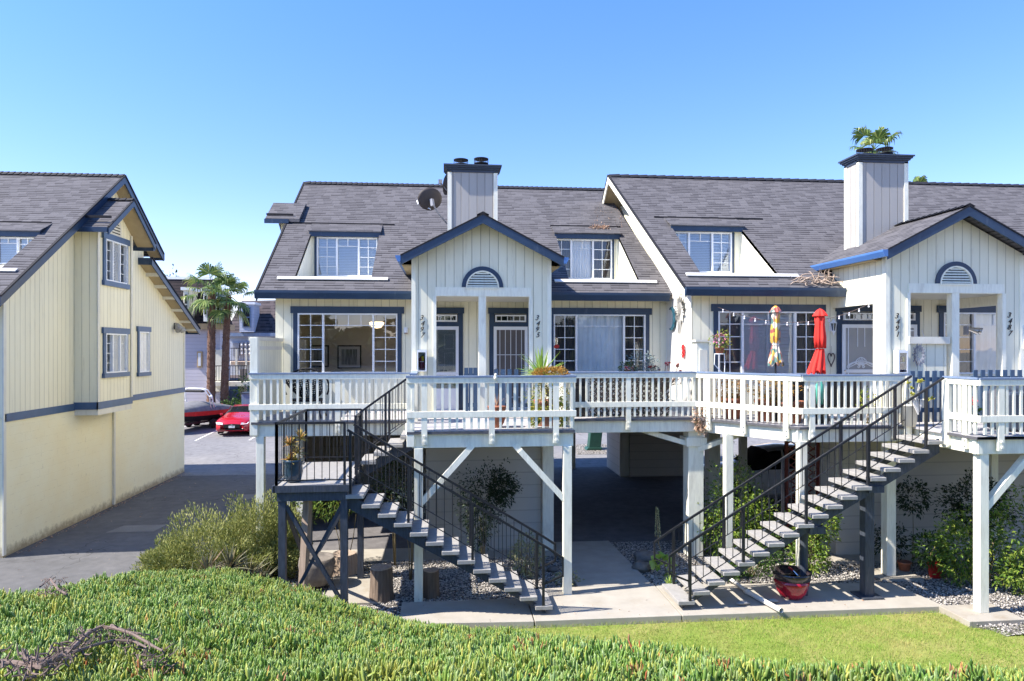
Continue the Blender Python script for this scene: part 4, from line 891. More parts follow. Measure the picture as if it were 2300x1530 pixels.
# ------------------------------------------------------------------ decks
def deck_floor(d, poly, z=DZ):
    m = MB(); m.prism([(x,y,z) for x,y in poly], (0,0,-.045)); return m.build('deck_floor', M['deck_board'], d)
def seg_beam(m, A, B, z0, z1, th, inset=0, ext=0):
    A = V((A[0],A[1],0)); B = V((B[0],B[1],0)); d = (B-A).normalized(); n = V((d.y,-d.x,0))   # outward = right of travel
    A = A-d*ext; B = B+d*ext; a, b = A-n*inset, B-n*inset; c, e = a-n*th, b-n*th
    m.prism([(a.x,a.y,z0),(b.x,b.y,z0),(e.x,e.y,z0),(c.x,c.y,z0)], (0,0,z1-z0))
def rail(d, A, B, posts, off0=.07, pitch=.137, wide=.045, cap='cap_blue', e0=.0, e1=.0, bal=True):
    """one straight railing; outward side is to the right of A->B"""
    A3, B3 = V((A[0],A[1],0)), V((B[0],B[1],0)); L = (B3-A3).length; dr = (B3-A3)/L; n = V((dr.y,-dr.x,0))
    m = MB(); seg_beam(m, A, B, 4.50, 4.535, .15, -.035, .0); r = m.build('railing', M[cap], d)
    m = MB(); seg_beam(m, A, B, 4.395, 4.498, .035, -.02, e0*0); m2 = m; seg_beam(m, A, B, 3.745, 3.865, .035, -.02); m.build_each('rail_board', M['white'], r, bevel=.004)
    k = 0; s = off0
    while bal and s < L-.03:
        if all(abs(s-p) > .085 for p in posts):
            c = A3+dr*s-n*.012; m = MB(); m.beam((c.x,c.y,3.53),(c.x,c.y,4.44), wide, .035, (n.x,n.y,0)); m.build('baluster', M['white'], r); k += 1
        s += pitch
    for s in posts:
        c = A3+dr*s; m = MB(); c2 = c-n*.02; m.beam((c2.x,c2.y,3.24),(c2.x,c2.y,4.495), .11, .06, (n.x,n.y,0))
        q = c+n*.012; 
        for zz in (3.30,3.40): m.tube([(q.x,q.y,zz),(q.x+n.x*.02,q.y+n.y*.02,zz)], .022, 8)
        m.build('rail_post', M['white'], r)
    return r
def post(d, x, y, w_, z0, z1, mat='white'): m = MB(); m.box(x-w_/2,x+w_/2,y-w_/2,y+w_/2,z0,z1); return m.build('post', M[mat], d, bevel=.006)
def knee(d, a, b, w_=.11):
    m = MB(); m.beam(a, b, w_, .13, (0,1,0)); dd = (V(b)-V(a)).normalized(); 
    for p_, s in ((V(a),1),(V(b),-1)): m.beam(p_-dd*s*.14+V((0,0,0)), p_+dd*s*.02, w_*.98, .07, (0,1,0))
    return m.build_each('brace', M['white'], d)
DA = thing('wooden_deck', 'raised white-railed deck in front of the middle house, its porch bay jutting forward', 'deck', (0, 13, GZ))
deck_floor(DA, [(-4.19,17.5),(-4.09,15.0),(-.70,15.0),(-.70,13.0),(2.46,13.0),(2.46,15.0),(5.62,15.0),(5.72,17.5)])
m = MB()
for A_, B_ in (((-4.09,15),(-.74,15)),((-.62,13),(2.46,13)),((2.40,15),(5.62,15))): seg_beam(m, A_, B_, 3.17, 3.443, .09, .05)
m.box(2.33,2.42,13.15,15.0,3.17,3.443); m.box(-.64,-.55,13.15,14.9,3.17,3.443); m.box(-4.06,-3.97,15.1,17.4,3.17,3.443)
m.build_each('beam', M['white'], DA, bevel=.006)
m = MB(); 
for x in [ -3.6+.4*i for i in range(23)]: m.box(x, x+.04, 15.12 if not -.6<x<2.3 else 13.15, 17.4, 3.24, 3.44)
m.build_each('joist', M['cream_board'], DA)
m = MB()
for A_, B_ in (((-4.09,15),(-.74,15)),((-.72,13),(2.48,13)),((2.46,15),(5.62,15))): seg_beam(m, A_, B_, 3.435, 3.485, .03, -.025)
m.build_each('deck_edge', M['deck_edge'], DA)
rail(DA, (-4.13,14.97), (-.72,14.97), [1.84], .18)
rail(DA, (-.72,12.97), (2.50,12.97), [.33,1.60,2.83], .12)
rail(DA, (2.47,14.97), (5.62,14.97), [1.60], .10)
rail(DA, (2.48,13.0), (2.48,15.0), [1.0], .1); rail(DA, (-.70,13.25), (-.70,13.0), [.1], .5, bal=False)
rail(DA, (-.70,15.0), (-.70,14.3), [.65], .1)
for x, y, z0 in ((-.50,13.06,GZ),(2.34,13.06,.3),(-3.92,15.1,.22)): post(DA, x, y, .16, z0, 3.17)
post(DA, -4.04, 15.07, .16, 3.2, 5.28); post(DA, -.65, 13.05, .14, 3.2, 4.50); post(DA, -.66, 14.95, .14, 3.2, 4.58)
knee(DA, (-.44,13.06,2.15), (.42,13.06,3.10)); knee(DA, (2.28,13.06,2.15), (1.42,13.06,3.10))
m = MB(); m.box(-4.11,-4.03,15.12,17.45,DZ,5.22); m.build('privacy_screen', M['siding_cream'], DA)
m = MB(); m.box(-4.15,-3.99,15.0,17.48,5.22,5.30); m.box(-4.13,-4.01,15.12,17.4,5.02,5.10); m.build('screen_cap', M['cream_board'], DA)
m = MB(); m.box(-3.72+5,-3.7+5,15,15.01,3.2,3.21)
DB = thing('wooden_deck', 'raised white-railed deck in front of the right house, with an angled front', 'deck', (9.5, 13, GZ))
deck_floor(DB, [(5.74,16.0),(5.66,15.0),(7.04,13.03),(9.34,13.03),(9.36,11.25),(22,11.25),(22,15.6)])
m = MB()
for A_, B_ in (((5.70,14.97),(7.04,13.03)),((7.0,13.03),(9.36,13.03)),((9.38,11.27),(22,11.27)),((9.36,12.1),(9.36,11.3))): seg_beam(m, A_, B_, 3.17, 3.443, .09, .05)
m.box(9.42,9.51,11.4,13.0,3.17,3.443)
m.build_each('beam', M['white'], DB, bevel=.006)
m = MB()
for x in [ 7.2+.4*i for i in range(20)]: m.box(x, x+.04, 13.2 if x<9.3 else 11.4, 15.5, 3.24, 3.44)
m.build_each('joist', M['cream_board'], DB)
m = MB()
for A_, B_ in (((5.68,14.97),(7.04,13.03)),((7.04,13.03),(9.36,13.03)),((9.36,12.1),(9.36,11.25)),((9.36,11.27),(22,11.27))): seg_beam(m, A_, B_, 3.435, 3.485, .03, -.02)
m.build_each('deck_edge', M['deck_edge'], DB)
rail(DB, (5.63,14.96), (7.04,12.98), [.30,1.15,2.1], .08, .125)
rail(DB, (7.04,12.98), (9.34,12.98), [.22,1.96], .09)
rail(DB, (9.36,12.08), (9.36,11.22), [.08,.52], .16, .12)
rail(DB, (9.36,11.22), (15.2,11.22), [.42,2.1,4.0], .12)
for x, y, z0, w_ in ((6.15,14.45,.28,.17),(7.10,13.10,.3,.16),(9.22,13.5,.33,.2),(9.56,11.42,.34,.17),(12.6,11.42,.3,.17),(11.9,13.9,.3,.16)): post(DB, x, y, w_, z0, 3.2)
post(DB, 9.28, 13.0, .14, 3.2, 4.5); post(DB, 9.40, 12.04, .13, 3.2, 4.5)
knee(DB, (9.62,11.42,2.2), (10.45,11.42,3.10)); knee(DB, (5.75,15.2,2.75), (6.6,14.95,3.1)) ; knee(DB, (5.6,15.3,2.85), (4.6,15.3,3.15))
m = MB(); m.box(5.66,5.95,15.02,15.30,DZ,5.20); m.build('privacy_screen', M['white'], DB); m = MB(); m.box(5.62,5.99,14.98,15.34,5.20,5.25); m.box(5.72,5.9,15.0,15.02,3.7,5.02); m.build('screen_cap', M['cream_board'], DB)
# half wall with the wreath and picket gates inside the right porch
m = MB(); m.box(9.78,10.66,13.68,13.76,DZ,5.15); m.build('half_wall', M['siding_cream'], U2); m = MB(); m.box(9.76,10.68,13.60,13.78,5.15,5.30); m.build('half_wall_cap', M['cream_board'], U2)
def picket(name, label, x0, x1, y, z0, h, n):
    t = thing(name, label, 'gate', ((x0+x1)/2, y, z0)); m = MB()
    for zz in (z0+.25, z0+h-.22): m.box(x0, x1, y, y+.03, zz, zz+.09)
    m.build_each('rail', M['bluegate'], t)
    for i in range(n): x = x0+(x1-x0)*(i+.5)/n; m = MB(); m.box(x-.045, x+.045, y-.025, y-.002, z0+.05, z0+h); m.build('picket', M['bluegate'], t)
picket('picket_gate', 'blue-grey picket gate at the top of the right stair', 9.45, 10.25, 13.2, DZ, 1.10, 5)
picket('picket_gate', 'blue-grey picket gate inside the porch of the number 3495 door', 1.05, 1.95, 15.2, DZ, 1.10, 6)
picket('picket_gate', 'short blue-grey picket gate left of the porch middle column', .42, .72, 15.4, DZ, 1.13, 3)
picket('picket_gate', 'blue-grey picket gate behind the far right railing', 10.75, 11.9, 13.1, DZ, 1.12, 7)
# ------------------------------------------------------------------ stairs
def flight(st, x0, x1, n, z0, z1, y0, y1, mat='tread', rails=('n','f'), th=.07, dp=.31, steps_incl=True):
    """treads climbing from x0 (bottom) to x1 (top): n treads, heights from z0 (first) to z1 (last)"""
    sg = 1 if x1 > x0 else -1
    for i in range(n):
        x = x0+(x1-x0)*i/(n-1); z = z0+(z1-z0)*i/(n-1); m = MB(); j = rnd.uniform(-.006,.006)
        m.box(x-dp/2, x+dp/2, y0+j, y1+j, z-th, z); m.build('tread', M[mat], st, bevel=.008)
    m = MB(); dx = (x1-x0)/(n-1); dz = (z1-z0)/(n-1)
    a = V((x0-dx*.15, 0, z0-dz*.15-.10)); b = V((x1+dx*.6, 0, z1+dz*.6-.12))
    for y in (y0+.12, y1-.14):
        m.prism([(a.x,y,max(a.z-.17,SZ)),(b.x,y,b.z-.22),(b.x,y,b.z+.04),(a.x,y,a.z+.03)], (0,.06,0))
    m.build_each('stringer', M['slate_paint'], st)
def handrail(st, x0, z0, x1, z1, y, h=.92, low=.12, bpt=.15, posts=(), hook=0):
    """sloped metal rail from (x0,z0) to (x1,z1) (nosing line)"""
    m = MB(); m.beam((x0,y,z0+h),(x1,y,z1+h),.04,.035,(0,1,0)); m.tube([(x0,y,z0+low),(x1,y,z1+low)],.009,6)
    if hook:
        xx = x0+hook*.28; m.beam((x0,y,z0+h),(xx,y,z0+h-.19),.04,.035,(0,1,0)); m.beam((xx,y,z0+h-.17),(xx,y,z0+h-.52),.03,.03); m.beam((xx,y,z0+h-.5),(x0+.1*(-hook),y,z0+h-.66),.03,.03,(0,1,0))
    r = m.build('handrail', M['black_metal'], st); L = abs(x1-x0); n = int(L/bpt)
    for i in range(n+1):
        t = (i+.5)/(n+1); x = x0+(x1-x0)*t; z = z0+(z1-z0)*t; m = MB(); m.tube([(x,y,z+low),(x,y,z+h)],.0075,5); m.build('baluster', M['black_metal'], r)
    for t in posts: x = x0+(x1-x0)*t; z = z0+(z1-z0)*t; m = MB(); m.beam((x,y,z-.12),(x,y,z+h),.045,.045); m.build('newel_post', M['black_metal'], r)
SL1 = thing('outdoor_stair', 'grey-tread metal stair on the left turning at a railed landing', 'stair', (0, 12.4, SZ))
flight(SL1, 1.74, -1.55, 13, SZ+.169, 2.70-.169, 12.0, 12.92)
handrail(SL1, 1.80, SZ+.24, -1.68, 2.70, 12.03, .95, .16, .15, (.02,.38,.7,.985), 1); handrail(SL1, 1.80, SZ+.24, -1.68, 2.70, 12.88, .95, .16, .15, (.02,.38,.7,.985), 1)
m = MB(); m.box(-2.88,-1.66,12.0,14.55,2.645,2.70); m.build('landing_floor', M['tread'], SL1)
m = MB(); m.box(-2.90,-1.64,11.96,12.0,2.60,2.715); m.box(-2.92,-2.88,11.96,14.6,2.60,2.715)
for y in (12.02,14.45): m.box(-2.86,-1.68,y,y+.08,2.44,2.64)
for x in (-2.86,-1.76): m.box(x,x+.08,12.1,14.45,2.44,2.64)
m.build('landing_frame', M['slate_paint'], SL1)
for x, y in ((-2.78,12.1),(-1.74,12.1),(-2.78,14.4),(-1.74,14.4)):
    m = MB(); m.box(x-.06,x+.06,y-.06,y+.06,GZ,2.44); m.build('leg', M['slate_paint'], SL1)
for a, b in (((-2.72,12.1,2.35),(-1.72,12.1,.55)),((-1.78,12.18,2.35),(-2.72,12.18,.55)),((-2.78,12.2,2.35),(-2.78,14.3,.6)),((-1.75,14.4,2.3),(-2.75,14.4,.6))):
    m = MB(); m.beam(a, b, .06, .07, (0,1,0)); m.build_each('brace', M['slate_paint'], SL1)
m = MB(); m.beam((-2.55,12.5,.3),(-2.42,12.45,2.44),.12,.12); m.build_each('brace', M['wood_pale'], SL1)
def guard(st, pts, z, h=1.08, pitch=.125):
    for A, B in zip(pts[:-1], pts[1:]):
        A, B = V((*A,z)), V((*B,z)); u = V((0,0,1)); m = MB(); m.beam(A+u*h,B+u*h,.045,.04); m.beam(A+u*.10,B+u*.10,.02,.02)
        r = m.build('guard_rail', M['black_metal'], st); L = (B-A).length; n = int(L/pitch)
        for i in range(1, n): c = A+(B-A)*i/n; m = MB(); m.tube([c+u*.1,c+u*h],.0075,5); m.build('baluster', M['black_metal'], r)
        for c in (A, B): m = MB(); m.beam(c-u*.05,c+u*(h+.01),.04,.04); m.build('newel_post', M['black_metal'], r)
guard(SL1, [(-1.72,12.0),(-2.86,12.0),(-2.86,14.52),(-1.74,14.52)], 2.70)
guard(SL1, [(-1.66,13.0),(-1.66,13.55)], 2.70)
flight(SL1, -1.50, -.72, 4, 2.86, 3.34, 13.55, 14.5)
handrail(SL1, -1.66, 2.80, -.66, 3.52, 13.58, 1.0, .16, .14, (.02,.5)); handrail(SL1, -1.66, 2.80, -.66, 3.52, 14.48, 1.0, .16, .14, (.02,.5))
SR1 = thing('outdoor_stair', 'long straight grey-tread metal stair rising to the right deck', 'stair', (6.5, 12.4, SZ))
flight(SR1, 4.33, 9.12, 18, SZ+.166, 3.49-.166, 11.98, 12.93)
handrail(SR1, 4.30, SZ+.22, 9.30, 3.55, 12.01, .95, .16, .14, (.02,.22,.46,.7,.93), -1); handrail(SR1, 4.30, SZ+.22, 9.30, 3.55, 12.90, .95, .16, .14, (.02,.22,.46,.7,.93), -1)
for x, z in ((6.85,1.75),(8.0,2.5)):
    for y in ((12.55,) if x < 7 else (12.35,)): m = MB(); (m.tube([(x,y,SZ),(x,y,z)],.075,14) if x < 7 else m.box(x-.09,x+.09,y-.09,y+.09,SZ,z)); m.build('leg', M['slate_paint'], SR1)
m = MB(); m.box(6.7,7.0,12.05,12.9,1.62,1.75); m.box(7.85,8.15,12.05,12.9,2.36,2.48); m.build_each('cross_beam', M['slate_paint'], SR1)
m = MB(); m.box(7.8,8.22,12.15,12.57,SZ,SZ+.03); m.build('base_plate', M['slate_paint'], SR1)
# ------------------------------------------------------------------ plants
def leaf_cloud(seed, n, fn, L=(.05,.1), Wd=.4, up=.3, droop=.3, fold=True):
    """n folded leaves; fn(rng) -> (point, outward direction)"""
    r = np.random.default_rng(seed); vs = np.empty((n,6,3)); 
    for i in range(n):
        p, o = fn(r); o = np.array(o, float)+r.normal(0,.55,3)+np.array((0,0,up)); o /= np.linalg.norm(o)+1e-9
        l = r.uniform(*L); s = np.cross(o, r.normal(0,1,3)); s /= np.linalg.norm(s)+1e-9; nn = np.cross(s, o); w_ = l*Wd/2; p = np.array(p)
        mid = p+o*l*.5; tip = p+o*l+np.array((0,0,-droop*l))
        vs[i] = (p, mid+s*w_+nn*w_*.35, tip, mid-s*w_+nn*w_*.35, mid, mid)
        vs[i,4] = mid-nn*w_*.15
    v = vs[:,:5].reshape(-1,3); base = (np.arange(n)*5)[:,None]
    f = np.concatenate([base+np.array([[0,1,4]]), base+np.array([[1,2,4]]), base+np.array([[2,3,4]]), base+np.array([[3,0,4]])])
    return v, f
def shell(cen, rad, inner=.55, lump=.25, seed=0, lo=-1):
    cen = np.array(cen, float); rad = np.array(rad, float)
    def fn(r):
        while True:
            d = r.normal(0,1,3); d /= np.linalg.norm(d)
            if d[2] < lo: continue
            k = 1+lump*(noise.noise(V(d*1.9)+V((seed*3.1,0,0)))+.5*noise.noise(V(d*4.3)+V((0,seed*2.3,0))))*1.6
            q = k*(inner+(1-inner)*r.random()**.5); return cen+d*rad*q, d
    return fn
def blob_union(shells): 
    def fn(r): return shells[r.integers(len(shells))](r)
    return fn
def foliage(name, mat, parent, *a, **k):
    v, f = leaf_cloud(*a, **k); o = np_mesh(name, v, f, M[mat])
    if parent: 
        off = OFF.get(root_of(parent).name, V((0,0,0))); o.data.transform(Matrix.Translation(-off)); o.parent = parent
    return o
def stems(name, parent, base, n, h, spread, r0=.012, mat='stem', seed=1, wob=.05, up=1.0):
    rr = random.Random(seed); m = MB()
    for i in range(n):
        a = rr.uniform(0, 6.28); s = rr.uniform(.3,1)*spread; p0 = V(base)+V((math.cos(a)*s*.25, math.sin(a)*s*.25, 0)); q = V(base)+V((math.cos(a)*s, math.sin(a)*s, h*rr.uniform(.7,1)*up))
        mid = (p0+q)/2+V((rr.uniform(-wob,wob), rr.uniform(-wob,wob), h*.08)); m.tube([p0, mid, q], [r0, r0*.75, r0*.4], 5)
    return m.build(name, M[mat], parent, smooth=True)
def shrub(name, label, cen, rad, mat, n, L, base=None, Wd=.4, st=(6,.5,.2), cat='shrub', group=None, seed=1, inner=.5, lump=.3, up=.3, droop=.25, blobs=None, stem_mat='stem', lo=-1):
    b = base or (cen[0], cen[1], cen[2]-rad[2]); t = thing(name, label, cat, b, group)
    fn = shell(cen, rad, inner, lump, seed, lo)
    if blobs: fn = blob_union([fn]+[shell(c_, r_, inner, lump, seed+i+1) for i, (c_, r_) in enumerate(blobs)])
    foliage('foliage', mat, t, seed, n, fn, L=L, Wd=Wd, up=up, droop=droop)
    if st: stems('stem', t, b, st[0], max(.1, cen[2]-b[2]+rad[2]*.3) if st[1] is None else st[1], st[2], mat=stem_mat, seed=seed)
    return t
def blades(m, base, n, L, wd, tilt=(10,80), seed=1, curl=.25, seg=4, ang=None):
    """strap leaves radiating from a point: flat tapered ribbons with a fold"""
    rr = random.Random(seed); base = V(base)
    for i in range(n):
        a = rr.uniform(0, 6.28) if ang is None else rr.uniform(*ang); t = math.radians(rr.uniform(*tilt)); l = rr.uniform(*L) if isinstance(L, tuple) else L
        d = V((math.cos(a)*math.sin(t), math.sin(a)*math.sin(t), math.cos(t))); s = V((-math.sin(a), math.cos(a), 0)); p = base.copy(); vs = []; fs = []
        for k in range(seg+1):
            q = k/seg; w_ = wd*(1-q**1.6)*(.6+.8*min(1,q*3))+.0006; nn = s.cross(d)
            vs += [p-s*w_/2+nn*w_*.18, p-nn*w_*.12, p+s*w_/2+nn*w_*.18]; p = p+d*l/seg; d = (d+V((0,0,-curl*(.4+q)))*(.55)).normalized() if t > .2 else (d+V((math.cos(a)*.05,math.sin(a)*.05,-curl*.1))).normalized()
        for k in range(seg): b = k*3; fs += [(b,b+1,b+4,b+3),(b+1,b+2,b+5,b+4)]
        m.add(vs, fs)
    return m
def pot(name, label, c, r, h, mat, prof=None, rim=True, group=None, cat='pot', soil=True):
    t = thing(name, label, cat, c, group); m = MB()
    prof = prof or [(r*.68,0),(r*.72,h*.03),(r*.95,h*.84),(r*1.06,h*.86),(r*1.08,h),(r*.94,h),(r*.9,h*.9)]
    m.lathe(prof, c, 28); m.build('pot_body', M[mat], t, smooth=True)
    if soil: m = MB(); m.lathe([(0,h*.86),(r*.9,h*.87)], c, 20); m.build('soil', M['dirt'], t)
    return t
# --- left bed
rs = shrub('rosemary_bush', 'yellow-green feathery bush beside the driveway, tallest at the left deck post', (-4.85,14.9,.75), (1.05,.9,.85), 'leaf_rosemary', 76000, (.045,.095), base=(-4.6,15,.25), Wd=.24, st=(14,1.0,.9), seed=3, inner=.4, lump=.42, up=1.0, droop=0, blobs=[((-3.95,15.0,.95),(.75,.8,.85)),((-5.6,14.5,.55),(.6,.6,.55)),((-4.2,14.3,.6),(.7,.5,.6)),((-3.4,14.9,.9),(.45,.6,.65))])
t = thing('spiky_aloe_clump', 'grey-green spiky aloe clump in front of the feathery bush', 'plant', (-4.3,13.6,.6)); m = MB()
for i, (x, y, z) in enumerate(((-4.55,13.7,.75),(-4.1,13.6,.85),(-3.8,13.8,.62),(-4.35,13.45,.55),(-3.55,13.6,.5),(-4.8,13.5,.5))): blades(m, (x,y,z), 34, (.3,.55), .035, (5,95), 20+i, .3)
m.build('rosette', M['leaf_spiky'], t)
stems('stem', t, (-4.2,13.7,.3), 8, .7, .4, .02, 'wood', 5)
shrub('nandina_bush', 'dark nandina with thin bare stems under the left landing', (-2.45,15.3,1.85), (.62,.4,.55), 'leaf_nandina', 1500, (.05,.10), base=(-2.2,15.2,.27), Wd=.33, st=(12,1.5,.3), seed=5, group='nandinas under the left stair')
shrub('nandina_bush', 'dark nandina with forked stems behind the middle of the left stair', (-1.1,15.4,1.95), (.5,.35,.75), 'leaf_dark', 1700, (.05,.10), base=(-1.1,15.3,.27), Wd=.33, st=(7,1.6,.22), seed=6, group='nandinas under the left stair')
shrub('nandina_bush', 'sparse pale-tipped nandina just left of the front deck post', (-.75,14.3,1.75), (.35,.3,.45), 'leaf_silver', 320, (.05,.10), base=(-.7,14.3,.27), Wd=.33, st=(5,1.4,.2), seed=8)
shrub('ficus_bush', 'dark round leafy bush against the storage wall behind the left stair', (.92,15.3,1.85), (.58,.4,.62), 'leaf_dark', 4200, (.05,.09), base=(.85,15.4,.27), Wd=.4, st=(5,1.4,.15), seed=9, inner=.35, lump=.4, blobs=[((.75,15.2,1.25),(.38,.3,.6)),((1.25,15.3,1.95),(.35,.3,.35))])
shrub('laurel_shrub', 'small pale-edged shrub at the foot of the left stair', (1.70,14.3,.72), (.34,.3,.42), 'leaf_pale', 900, (.05,.09), base=(1.7,14.3,.27), Wd=.42, st=(6,.5,.2), seed=11)
shrub('flowering_groundcover', 'low pale flowering plant at the foot of the right deck post', (2.45,13.7,.38), (.28,.25,.16), 'leaf_pale', 260, (.04,.08), base=(2.45,13.7,.27), Wd=.45, st=None, seed=12)
shrub('fern_shrub', 'low green fern-like plant at the deck post left of the landing', (-3.55,15.8,1.6), (.28,.25,.35), 'leaf_nandina', 420, (.06,.12), base=(-3.55,15.8,.25), Wd=.25, st=(5,1.3,.15), seed=13)
# --- right beds
shrub('camellia_bush', 'large bright shrub behind the far rail of the right stair', (6.55,15.2,1.55), (.62,.55,.95), 'leaf_nandina', 4200, (.06,.11), base=(6.6,15.2,.3), Wd=.42, st=(10,1.3,.3), seed=14, lump=.35, inner=.4, blobs=[((6.35,15.1,.9),(.5,.5,.6)),((7.1,15.1,1.2),(.45,.4,.6))])
shrub('rose_shrub', 'green shrub with a few purple blooms below the right stair', (6.25,13.75,.62), (.55,.35,.38), 'leaf_green', 2600, (.035,.075), base=(6.3,13.7,.3), Wd=.5, st=(8,.4,.3), seed=15, blobs=[((5.8,13.65,.5),(.35,.25,.25)),((6.7,13.7,.8),(.35,.3,.45))])
shrub('nandina_bush', 'bright green nandina right of the post under the right stair', (7.75,14.0,1.05), (.42,.35,.75), 'leaf_nandina', 2600, (.06,.11), base=(7.7,14.0,.3), Wd=.36, st=(9,.9,.25), seed=16, blobs=[((8.05,14.0,1.35),(.4,.3,.4)),((7.7,13.9,.6),(.45,.35,.35))])
shrub('nandina_bush', 'biggest leafy green nandina, behind the front-right deck post', (10.75,12.9,1.15), (.85,.6,.75), 'leaf_nandina', 5200, (.07,.12), base=(10.7,12.7,.3), Wd=.34, st=(14,1.0,.35), seed=17, lump=.4, blobs=[((11.4,12.7,1.3),(.7,.5,.9)),((11.2,12.2,.75),(.6,.35,.45)),((10.3,12.9,.95),(.4,.4,.55))])
shrub('dark_shrub', 'dark shrub crowning the big nandina at the right edge of the picture', (11.2,13.5,1.75), (.75,.5,.55), 'leaf_dark', 2400, (.06,.11), base=(11.2,13.5,.3), Wd=.34, st=(8,1.2,.3), seed=18, lump=.4)
tt = shrub('standard_tree', 'small dark potted tree with a bare stem against the storage wall', (10.05,13.9,1.85), (.36,.3,.36), 'leaf_dark', 700, (.05,.10), base=(10.05,13.9,.35), Wd=.4, st=(1,1.5,.02), seed=19, cat='tree')
shrub('potted_shrub', 'dark leggy shrub left of the red pots by the storage wall', (9.55,13.9,.95), (.36,.3,.36), 'leaf_dark', 520, (.06,.10), base=(9.6,13.9,.35), Wd=.4, st=(6,.6,.2), seed=20)
shrub('potted_shrub', 'bright green shrub standing in the red pot by the storage wall', (10.05,13.4,.85), (.34,.28,.35), 'leaf_green', 900, (.06,.10), base=(10.1,13.4,.55), Wd=.38, st=(6,.4,.15), seed=21)
pot('red_pot', 'bright red flowerpot under the bright green shrub', (10.15,13.35,.29), .15, .30, 'red_paint'); pot('flowerpot', 'small terracotta pot left of the red flowerpot', (9.75,13.75,.29), .13, .22, 'terracotta')
t = thing('flower_spike', 'tall cream seed spike with lobed yellow-green leaves at the right stair foot', 'plant', (4.55,13.9,.33)); m = MB(); m.tube([(4.6,13.9,.33),(4.42,13.9,1.0),(4.36,13.9,1.72)], [.012,.010,.006], 6); m.build('stalk', M['stem'], t)
def spk(r): z = r.uniform(1.12,1.75); k = .045*(1.15-(z-1.1)/.75); d = r.normal(0,1,3); d[2] = 0; d /= np.linalg.norm(d); return np.array((4.40-.02*(z-1.1),13.9,z))+d*k, d
foliage('seed_pod', 'leaf_pale', t, 31, 420, spk, L=(.02,.035), Wd=.6)
foliage('leaf', 'leaf_yucca', t, 32, 42, shell((4.5,13.85,.55),(.2,.15,.2),.6,.2,2), L=(.12,.2), Wd=.9)
m = MB(); blades(m, (4.42,13.2,.33), 26, (.12,.28), .02, (0,60), 33); t = thing('sprouting_weed', 'small green weed clump beside the right stair handrail foot', 'plant', (4.42,13.2,.33)); m.build('leaf', M['leaf_yucca'], t)
# --- plants on the decks
t = pot('plant_pot', 'urn-shaped terracotta pot behind the middle of the front railing', (1.02,13.55,DZ), .19, .42, 'terracotta', [(.11,0),(.10,.03),(.14,.09),(.19,.24),(.16,.33),(.19,.40),(.20,.42),(.16,.42)])
m = MB(); blades(m, (1.02,13.55,DZ+.40), 16, (.2,.42), .012, (5,40), 40, .1); m.build('dry_leaf', M['debris'], t)
pot('plant_pot', 'large square-sided brown pot under the spiky yucca', (2.02,13.75,DZ), .23, .52, 'terracotta'); 
t = thing('yucca', 'spiky bright green yucca above the orange succulent on the front deck', 'plant', (1.92,13.7,4.3)); m = MB(); m.tube([(1.95,13.7,3.95),(1.93,13.68,4.55)], [.03,.022], 8); m.build('stem', M['stem'], t); m = MB(); blades(m, (1.93,13.68,4.52), 64, (.36,.66), .044, (0,100), 41, .13); m.build('leaf', M['leaf_yucca'], t)
shrub('orange_succulent', 'rounded orange-tipped succulent bulging over the front railing', (2.08,13.45,4.52), (.36,.24,.17), 'leaf_orange', 2600, (.022,.045), base=(2.05,13.5,4.1), Wd=.45, st=(8,.3,.2), seed=42, cat='plant', lo=-.3, lump=.15, up=.5, droop=0)
shrub('jade_bush', 'yellow-green jade plant hanging behind the front railing', (2.0,13.45,4.1), (.42,.25,.35), 'leaf_jade', 2200, (.03,.055), base=(2.05,13.5,3.95), Wd=.6, st=(6,.2,.2), seed=43, cat='plant', blobs=[((1.75,13.35,3.75),(.14,.12,.2)),((2.3,13.5,3.8),(.12,.12,.28))])
def lower(name, label, x, y, z, r, mat, seed, n=400, L=(.03,.06), **k): return shrub(name, label, (x,y,z), r, mat, n, L, seed=seed, cat='plant', **k)
lower('silver_fern', 'silver-grey fern on the deck in front of the number 3495 window', 4.62, 15.9, 4.62, (.34,.25,.34), 'leaf_silver', 44, 520, (.07,.15), base=(4.62,15.9,4.0), Wd=.22, st=(5,.5,.15))
lower('silver_fern', 'small dark green fern left of the silver-grey fern', 4.3, 15.9, 4.55, (.2,.18,.22), 'leaf_green', 45, 260, (.06,.11), base=(4.3,15.9,4.0), Wd=.25, st=(4,.4,.1))
ts = thing('red_aeonium', 'dark red rosette succulent on branching stems by the sunlit end wall', 'plant', (5.1,15.7,3.9)); rr = random.Random(4); m = MB(); mm = MB()
for i in range(34):
    q = V((5.1+rr.uniform(-.42,.42), 15.6+rr.uniform(-.2,.2), 4.42+rr.uniform(-.2,.3))); mm.tube([(5.1,15.7,4.0),((5.1+q.x)/2,15.65,4.2),q], [.012,.01,.007], 5); blades(m, q, 16, (.045,.075), .024, (20,85), 100+i, .0, 2)
m.build('rosette', M['leaf_red'], ts); mm.build('stem', M['twig'], ts)
ta = thing('yellow_aeonium', 'yellow-green rosettes drooping beside the top of the right stair', 'plant', (9.1,12.75,3.9)); m = MB(); mm = MB()
for i in range(9):
    q = V((9.05+rr.uniform(-.08,.45), 12.6+rr.uniform(-.15,.15), 4.32+rr.uniform(-.22,.12))); q.z -= max(0,(q.x-9.15))*.35; mm.tube([(9.3,12.7,3.75),((9.3+q.x)/2,12.7,4.05),q], [.016,.012,.009], 5); blades(m, q, 22, (.05,.085), .032, (15,85), 150+i, 0, 2)
m.build('rosette', M['leaf_aeonium'], ta); mm.build('stem', M['pvc'], ta)
